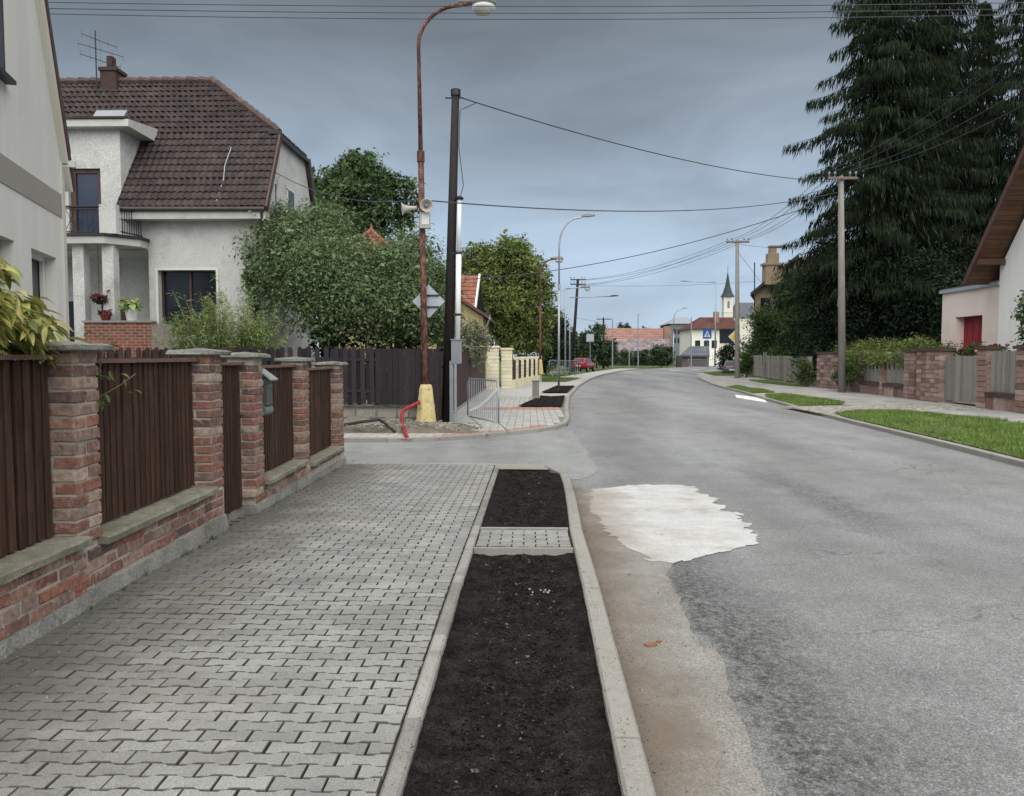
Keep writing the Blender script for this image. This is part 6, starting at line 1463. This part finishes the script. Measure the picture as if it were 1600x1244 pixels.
for i in range(260):
    a = R(0, 6.28); k = R(0, 1) ** .6; bx, by = -7.95 + math.cos(a) * k * .95, 19.0 + math.sin(a) * k * .15 + .12
    h = R(1.6, 3.1) * (1.15 - .35 * k) + (.6 if i % 9 == 0 else 0); lx_ = math.cos(a) * k * R(.5, 1.0) + R(-.2, .2); tp = Vector((bx + lx_, by + math.sin(a) * .25, h)); p0 = Vector((bx, by, -.2)); p1 = p0.lerp(tp, .6) - Vector((lx_ * .25, 0, -.15 * h))
    st.tube([p0, p1, tp], [.010, .007, .003], 4, cap=False)
    for j in range(75):
        s = R(.35, 1.0); q = p0.lerp(p1, s / .6) if s < .6 else p1.lerp(tp, (s - .6) / .4); d = Vector((R(-1, 1), R(-1, 1), R(-.7, .25))).normalized(); w = d.cross(Vector((R(-.4, .4), R(-.4, .4), 1))).normalized() * .010; l = R(.09, .2)
        q = q + Vector((R(-.07, .07), R(-.07, .07), R(-.05, .05))); Q4.append((q - w * .4, q + d * l * .4 - w + Vector((0, 0, .01)), q + d * l, q + d * l * .4 + w))
st.build('stems', M['leaf_bamboo'], bm, kind='stuff'); npmesh('leaves', np.array(Q4), 4, M['leaf_bamboo'], bm)
for o in bm.children: o.location += Vector((0, .35, 0))
def slim(name, label, px, Y, y0, w, m, n, leaf):
    p = at(px, 600, Y); zt = at(px, y0, Y).z; lo = [((p.x + R(-.1, .1), Y, z), (w, w, .35)) for z in np.arange(.2, zt, .28)]
    return tree(name, label, (p.x, Y, -.2), zt, lo, n, leaf, m, .05, 'shrub', spread=.12, limbs=False)
slim('columnar_shrub', 'slim dark climbing shrub on the corner downpipe of the grey house', 397, 21.3, 400, .16, M['leaf_apple'], 3600, .07)
tree('silver_shrub', 'silvery grey green shrub over the dark board fence', (-3.2, 30, -.2), 1.8, px_lobes([(735, 520, 30, .5), (720, 530, 30, .5), (748, 540, 30.5, .45), (712, 545, 29.5, .5), (735, 550, 30, .55), (755, 525, 31, .3)]), 9000, .075, M['leaf_silver'], .06, 'shrub', spread=.2)
tree('dark_tree', 'dark blue green tree right of the big yellow green tree', (1.5, 76, .1), 7, px_lobes([(868, 520, 76, 1.3), (875, 545, 76, 1.3), (860, 545, 75, 1.2), (865, 500, 76, .9), (882, 560, 76, 1.0), (855, 565, 75, 1.1)]), 9000, .19, M['leaf_yew'], .2, spread=.3)
for i, (px, Y, top, w, lb) in enumerate(((868, 100, 478, 2.2, 'green tree top behind the dark tree on the left'), (908, 96, 520, 2.2, 'green bush behind the red car'), (932, 104, 508, 2.6, 'leafy tree left of the far wooden pole'), (950, 112, 530, 1.8, 'small leafy bush at the left end of the red roof'), (1035, 124, 540, 2.4, 'dark round tree in front of the grey building'), (892, 110, 512, 2.2, 'bushy tree directly behind the two crossarm pole'))):
    bush('roadside_tree', lb, px, Y, top, w, M['leaf_far'], 5000, .24, 'tree', group='trees at the bend')
hedge('far_hedge', 'long dark clipped hedge along the bend below the red roofed shed', at(935, 575, 124), at(1050, 572, 134), 1.6, .1, 2.6, M['leaf_far'], 9000, .22)
for i, (px, top, w) in enumerate(((968, 505, 2.0), (980, 503, 1.6), (1003, 512, 3.4), (1018, 510, 2.6), (1032, 514, 2.4))):
    bush('distant_tree', ['pointed dark tree at the left above the red roof', 'second pointed dark tree above the red roof', 'round tree crown above the middle of the red roof', 'low tree crown above the right half of the red roof', 'dark tree crown at the right end of the red roof'][i], px, 215, top, w, M['leaf_far'], 3000, .45, 'tree', group='trees beyond the red roof')

# ------------------------------------------------------------------ houses on the left farther up
rh = thing('red_roof_house', 'house with a pyramid of orange red tiles seen above the apple trees', 'house', (-7.3, 37, 0)); pk_ = at(580, 364, 37); zb = at(580, 425, 35).z; w = 2.4
b = MB(); b.b2((pk_.x - 2.0, 35.3, -.3), (pk_.x + 2.0, 38.7, zb)); b.build('wall', M['yellowwall'], rh)
cs = [(pk_.x - w, 37 - w, zb - .1), (pk_.x + w, 37 - w, zb - .1), (pk_.x + w, 37 + w, zb - .1), (pk_.x - w, 37 + w, zb - .1)]
b = MB(); b.add(cs + [tuple(pk_)], [(0, 1, 4), (1, 2, 4), (2, 3, 4), (3, 0, 4)]); rr = b.build('roof', M['redroof'], rh)
b = MB()
for p, q in ((cs[0], cs[1]), (cs[1], cs[2]), (cs[3], cs[0])): tiles(b, p, q, pk_ + (Vector(q) - pk_) * .02, pk_ + (Vector(p) - pk_) * .02, .33, .3)
b.build('roof_tiles', M['redroof'], rr, kind='stuff'); b = MB()
for c in cs[:2]:
    for i in range(12): s, e = Vector(c).lerp(pk_, i / 12), Vector(c).lerp(pk_, (i + 1.1) / 12); b.tube([s + Vector((0, 0, .07)), e + Vector((0, 0, .1))], [.13, .15], 6)
b.lathe([(.1, 0), (.06, .3), (.02, .45)], pk_, 8); b.build('ridge_tiles', M['redroof'], rr, kind='stuff')
yh = thing('yellow_house', 'yellow plastered house with a red tiled gable roof behind the cream pillars', 'house', (-5, 46, 0)); YG = 45.5
eR, eL = at(764, 499, YG), at(685, 448, YG)
b = MB(); b.ext([(eL.x - 3, YG, -.3), (eR.x - .35, YG, -.3), (eR.x - .35, YG, eR.z + .15), (eL.x, YG, eL.z - .05), (eL.x - 3, YG, eL.z - .05)], (0, 7, 0)); b.build('wall', M['yellowwall'], yh)
b = MB(); b.ext([(eL.x, YG - .5, eL.z), (eR.x, YG - .5, eR.z), (eR.x, YG - .5, eR.z + .2), (eL.x, YG - .5, eL.z + .2)], (0, 8, 0)); b.build('roof', M['fascia'], yh)
b = MB(); b.tube([(eR.x + .05, YG - .4, eR.z + .05), (eR.x + .05, YG + 6, eR.z + .05)], .08, 6); b.tube([(eR.x + .05, YG - .3, eR.z), (eR.x - .3, YG - .1, eR.z - .8), (eR.x - .3, YG - .1, .2)], .05, 6); b.build('gutter', M['galv'], yh)
b = MB(); b.b2((eR.x - 1.6, YG - .03, 1.2), (eR.x - .7, YG - .003, 2.6)); w_ = b.build('window', M['lace'], yh); b = MB(); b.b2((eR.x - 1.52, YG - .04, 1.28), (eR.x - .78, YG - .031, 2.52)); b.build('pane', M['glass'], w_)
t0, t1, t2, t3 = at(690, 492, 47), at(740, 492, 47), at(748, 431, 49.5), at(690, 431, 49.5); t0.x -= 3; t3.x -= 3
b = MB(); b.ext([t0, t1, t2, t3], (0, .1, -.15)); r2 = b.build('upper_roof', M['redroof'], yh); b = MB(); tiles(b, t0, t1, t2, t3, .36, .3); b.build('roof_tiles', M['redroof'], r2, kind='stuff')
b = MB(); b.poly([t1 + Vector((.06, 0, -.2)), t2 + Vector((.06, 0, .1)), (t1.x + .5, 52, t1.z - .2)]); b.build('upper_gable', M['dkmetal'], yh); b = MB(); b.beam(t1 + Vector((.06, 0, 0)), t2 + Vector((.06, 0, .06)), .12, .2); b.build('verge_board', M['lace'], r2)
# ------------------------------------------------------------------ houses and church at the bend
def block(name, label, px0, px1, Y, ytop, depth, wm, cat='house', z0=-.3):
    a, e = at(px0, ytop, Y), at(px1, ytop, Y); t = thing(name, label, cat, ((a.x + e.x) / 2, Y + depth / 2, 0)); b = MB(); b.b2((a.x, Y, z0), (e.x, Y + depth, a.z)); b.build('wall', wm, t); return t, a, e
t, a, e = block('long_shed', 'long building with a faded red roof and grey brown front roof at the bend', 947, 1046, 165, 557, 14, M['farbrown'], 'building')
p0, p1 = at(945, 543, 164), at(1048, 543, 164); q0, q1 = at(945, 513, 172), at(1046, 513, 172)
b = MB(); tiles(b, p0, p1, q1, q0, .8, .9, .05, .04); b.ext([p0, p1, q1, q0], (0, .1, -.3)); b.build('roof', M['farroof'], t)
p0, p1 = at(958, 556, 158), at(1046, 556, 158); q0, q1 = at(963, 530, 163.5), at(1046, 530, 163.5); b = MB(); tiles(b, p0, p1, q1, q0, .8, .8, .05, .04); b.ext([p0, p1, q1, q0], (0, .1, -.3)); b.build('front_roof', mat('grey_brown_roof', (.19, .16, .165), .85, .3, .5, rnd=.3), t)
b = MB(); b.box(at(1042, 521, 164.5), (1.4, 1.4, 3)); b.build('chimney', M['farroof'], t)
t, a, e = block('grey_building', 'grey flat fronted building with a pale roof at the bend', 1047, 1082, 190, 506, 14, M['fargrey'], 'building')
b = MB(); p = at(1068, 499, 195); b.add([(a.x - .5, 189.5, a.z), (e.x + .5, 189.5, a.z), (e.x + .5, 204, a.z), (a.x - .5, 204, a.z), tuple(p + Vector((-1.5, 2, .6))), tuple(p + Vector((1.5, 2, .6)))], [(0, 1, 5, 4), (1, 2, 5), (2, 3, 4, 5), (3, 0, 4), (3, 2, 1, 0)]); b.build('roof', M['sign'], t)
b = MB(); 
for i in range(4):
    for j in range(2): c = at(1054 + i * 7, 518 + j * 14, 189.95); b.box(c, (.7, .08, 1.2))
b.build('windows', M['glass'], t)
t, a, e = block('white_house', 'white house with a hipped brown roof and a chimney at the bend below the church', 1081, 1124, 150, 514, 12, M['farwhite'])
e2 = at(1152, 514, 150); b = MB(); b.b2((e.x, 151.2, -.3), (e2.x, 161, a.z)); b.build('side_wall', M['farwhite'], t)
b = MB(); b.b2((e.x + .4, 151.1, a.z - 2.8), (e2.x - .3, 151.19, a.z - .15)); b.build('balcony_opening', M['glass'], t)
A, B_, C_, D_ = at(1078, 514, 149), at(1155, 514, 149), at(1145, 496, 156), at(1093, 496, 156)
b = MB(); tiles(b, A, B_, C_, D_, .7, .6, .04, .03); b.add([tuple(A), tuple(B_), tuple(C_), tuple(D_), (A.x, 163, A.z), (B_.x, 163, B_.z)], [(0, 1, 2, 3), (1, 5, 2), (5, 4, 3, 2), (4, 0, 3), (0, 4, 5, 1)]); rr = b.build('roof', M['brownroof'], t)
b = MB(); b.box(at(1119, 496, 153), (1.0, .9, 2.2)); b.build('chimney', M['farroof'], rr)
for px in (1090, 1104, 1116):
    c = at(px, 538, 149.96); b = MB(); b.box(c, (1.0, .06, 1.5)); w_ = b.build('window', M['glass'], t)
t, a, e = block('small_shed', 'low shed with a dark grey pitched roof before the white house at the bend', 1066, 1108, 118, 556, 5, M['farbrown'], 'shed')
A, B_, C_, D_ = at(1062, 556, 117.5), at(1109, 556, 117.5), at(1108, 541, 120.5), at(1078, 541, 120.5); b = MB(); tiles(b, A, B_, C_, D_, .5, .5, .03, .03); b.ext([A, B_, C_, D_], (0, .1, -.2)); b.build('roof', M['greyroof'], t)
ch = thing('church', 'distant church with a cream tower, slender dark spire and grey nave roof', 'church', tuple(at(1138, 560, 390)))
b = MB(); lo, hi = at(1131.5, 463, 388), at(1145.5, 463, 388); w = hi.x - lo.x; b.b2((lo.x, 388, -2), (hi.x, 388 + w, lo.z)); tw = b.build('tower', M['tower'], ch)
cx, cy = (lo.x + hi.x) / 2, 388 + w / 2; zt = at(1138, 424, 390).z
b = MB(); b.lathe([(w * .80, lo.z - .2), (w * .55, lo.z + 1.6), (w * .30, lo.z + 5), (w * .12, zt - 3), (.05, zt)], (cx, cy, 0), 8, Matrix.Rotation(math.pi / 8, 3, 'Z')); b.tube([(cx, cy, zt - .5), (cx, cy, zt + 3)], .12, 5); b.build('spire', M['spire'], ch)
b = MB(); b.ext([(cx - .55, 387.9, lo.z - 6), (cx + .55, 387.9, lo.z - 6), (cx + .55, 387.9, lo.z - 3), (cx, 387.9, lo.z - 2.2), (cx - .55, 387.9, lo.z - 3)], (0, .09, 0)); b.build('belfry_window', M['fargrey'], tw)
b = MB(); b.b2((lo.x - .15, 387.8, lo.z - 8.2), (hi.x + .15, 388 + w + .15, lo.z - 7.8)); b.build('string_course', M['tower'], tw)
n0, n1 = at(1146, 496, 392), at(1195, 496, 392); r0, r1 = at(1149, 473, 396), at(1195, 473, 396)
b = MB(); b.b2((n0.x, 392, -2), (n1.x, 402, n0.z)); b.build('nave', M['tower'], ch); b = MB(); b.add([tuple(n0 + Vector((-.5, -.8, 0))), tuple(n1 + Vector((0, -.8, 0))), tuple(r1), tuple(r0), (n0.x - .5, 403, n0.z), (n1.x, 403, n1.z)], [(0, 1, 2, 3), (5, 4, 3, 2), (0, 3, 4), (1, 5, 2)]); b.build('nave_roof', M['greyroof'], ch)
# tan house behind the trees on the right
th = thing('tan_house', 'old tan rendered house with an ornate chimney behind the trees beyond the picket fence', 'house', (24, 72, 0)); Y = 72
p = [at(1178, 575, Y), at(1178, 458, Y), at(1205, 435, Y), at(1245, 402, Y), at(1330, 402, Y), at(1330, 575, Y)]
b = MB(); b.ext([tuple(q) for q in p], (3.2, 9, 0)); b.build('wall', M['tanwall'], th)
b = MB()
for q, s in ((p[1] + Vector((-.5, 0, -.3)), p[3]),): b.ext([q + Vector((0, -.6, 0)), s + Vector((0, -.6, 0)), s + Vector((0, -.6, .3)), q + Vector((0, -.6, .3))], (3.5, 10, 0))
rr = b.build('roof', M['gutter'], th)
c = at(1207, 420, 71.5); b = MB(); b.b2((c.x - .75, 71, c.z - 1.5), (c.x + .75, 72.2, c.z + .3)); b.b2((c.x - .9, 70.9, c.z + .3), (c.x + .9, 72.3, c.z + .5)); b.b2((c.x - .5, 71.2, c.z + .5), (c.x + .5, 72.0, c.z + 1.4)); b.b2((c.x - .3, 71.3, c.z + 1.4), (c.x + .3, 71.9, c.z + 2.0)); b.b2((c.x - .35, 71.2, c.z + 2.0), (c.x + .9, 72, c.z + 2.12)); b.build('chimney', M['tanwall'], rr)
w0 = at(1196, 478, 71.97); b = MB(); b.box(w0, (.9, .05, 1.5)); b.build('window', M['glass'], th)
h_ = thing('tiled_house', 'house with a pale tiled roof glimpsed between the spruces', 'house', (27, 58, 0)); a, e = at(1395, 415, 62), at(1540, 415, 62); q0, q1 = at(1400, 372, 66), at(1530, 352, 66)
b = MB(); b.b2((a.x, 62.3, -.3), (e.x, 70, a.z)); b.build('wall', M['tanwall'], h_); b = MB(); tiles(b, a, e, q1, q0, .38, .3); b.ext([a, e, q1, q0], (0, .1, -.2)); b.build('roof', mat('pale_tile', (.24, .17, .15), .85, .2, 1, rnd=.25), h_)

# ------------------------------------------------------------------ potted plants on the terrace
c = Vector((-11.02, 20.82, 2.557)); t = thing('flower_pot', 'white pot with a bushy green plant on the brick terrace parapet', 'plant pot', tuple(c))
b = MB(); b.lathe([(.12, 0), (.16, .22), (.165, .34), (.14, .34), (.12, .26)], c, 14); b.build('pot', M['white'], t); P, u = lobes_points([((c.x, c.y, c.z + .42), (.26, .22, .16))], 900, per=9, spread=.07); npmesh('plant', leaf_quads(P, .06, u), 4, M['leaf_bamboo'], t)
c = Vector((-11.75, 20.82, 2.557)); t = thing('flower_pot', 'low red pot of flowers on the terrace parapet by the column', 'plant pot', tuple(c))
b = MB(); b.lathe([(.10, 0), (.14, .14), (.15, .18), (.12, .18)], c, 12); b.build('pot', M['terracotta'], t); P, u = lobes_points([((c.x, c.y, c.z + .2), (.17, .13, .08))], 300, per=9, spread=.05); npmesh('plant', leaf_quads(P, .05, u), 4, M['flower'], t)
c = at(155, 468, 21.0); t = thing('hanging_basket', 'basket of dark red flowers hanging in the porch', 'hanging basket', tuple(c))
b = MB(); b.lathe([(.06, -.14), (.14, -.02), (.15, 0), (.1, 0)], c, 12); b.tube([c, c + Vector((0, 0, 4.69 - c.z))], .008, 4); b.build('basket', M['black'], t); P, u = lobes_points([((c.x, c.y, c.z + .04), (.22, .16, .10))], 380, per=9, spread=.08); npmesh('plant', leaf_quads(P, .06, u), 4, M['flower'], t)

# ------------------------------------------------------------------ overhead wires
def wire(label, a, b_, sag, r=.012, n=18, group='overhead wires'):
    a, b_ = Vector(a), Vector(b_); pts = []
    for i in range(n + 1):
        k = i / n; p = a.lerp(b_, k); p.z -= sag * 4 * k * (1 - k); pts.append(p)
    m = MB(); m.tube(pts, r, 5); o = m.build('overhead_wire', M['wire']); tag(o, label, 'wire', group); return o
Y = 20.2
for i, (y0, y1) in enumerate(((-1, 3), (7, 12), (14, 20))):
    wire(['topmost thin wire crossing the sky at the upper border', 'middle thin wire crossing the sky near the upper border', 'lowest of the thin wires crossing the sky near the upper border'][i], at(-400, y0 - 6, 15), at(2200, y0 - 8, 15), .22 + .03 * i, .0075, 30)
tpole = at(1314, 282, 38)
wire('thick cable from the top of the tarred pole to the concrete pole', at(718, 152, 20.2), at(1312, 285, 38), .45, .018, 26)
wire('cable from the rusty lamp to the concrete pole with a long sag', at(664, 313, 18.38), at(1312, 300, 38), .55, .017, 26)
wire('cable climbing from the board fence corner to the concrete pole', at(735, 436, 44), at(1312, 306, 38), .75, .022, 26)
wire('short service wire from the house gable to the rusty lamp', at(428, 268, 22.6), at(655, 312, 18.38), .35, .012, 16)
wp_ = at(1152, 380, 63.5)
for i, (dx, dz) in enumerate(((-14, 0), (-6, 0), (6, 0), (14, 0))):
    wire(['leftmost', 'second', 'third', 'rightmost'][i] + ' strand from the crossarm pole to the concrete pole', at(1152 + dx, 376, 63.5), at(1314 + dx * 1.6, 268, 38), .5, .014, 18)
    wire(['leftmost', 'second', 'third', 'rightmost'][i] + ' strand from the concrete pole up over the white house', at(1314 + dx * 1.6, 268, 38), at(1640 + dx * 2, 60 + i * 22, 26), .4, .015, 18)
    wire(['uppermost', 'second', 'third', 'lowest'][i] + ' faint strand from the crossarm pole to the dark two crossarm pole', at(1152 + dx, 376, 63.5), at(903 + dx * .6, 438 + (i % 2) * 8, 84), .7, .016, 18)
wire('wire from the far end of the two crossarm pole across to the right', at(905, 446, 84), at(1180, 440, 90), .25, .016, 16)
wire('wire from the big tree to the two crossarm pole', at(840, 455, 58), at(895, 450, 84), .2, .014, 12)
wire('slack wire from the crossarm pole towards the tan house', at(1158, 382, 63.5), at(1240, 388, 68), .1, .014, 10)
wire('guy wire slanting down right from the crossarm pole', at(1154, 395, 63.5), at(1192, 445, 70), .02, .014, 6)
wire('far wires left of the wooden pole at the bend', at(898, 496, 110), at(943, 502, 118), .15, .018, 8)
p = at(1179, 410, 70); b = MB(); b.tube([at(1179, 480, 70), p], .05, 6); tag(b.build('aerial_mast', M['dkmetal']), 'thin mast standing at the corner of the tan house', 'mast')
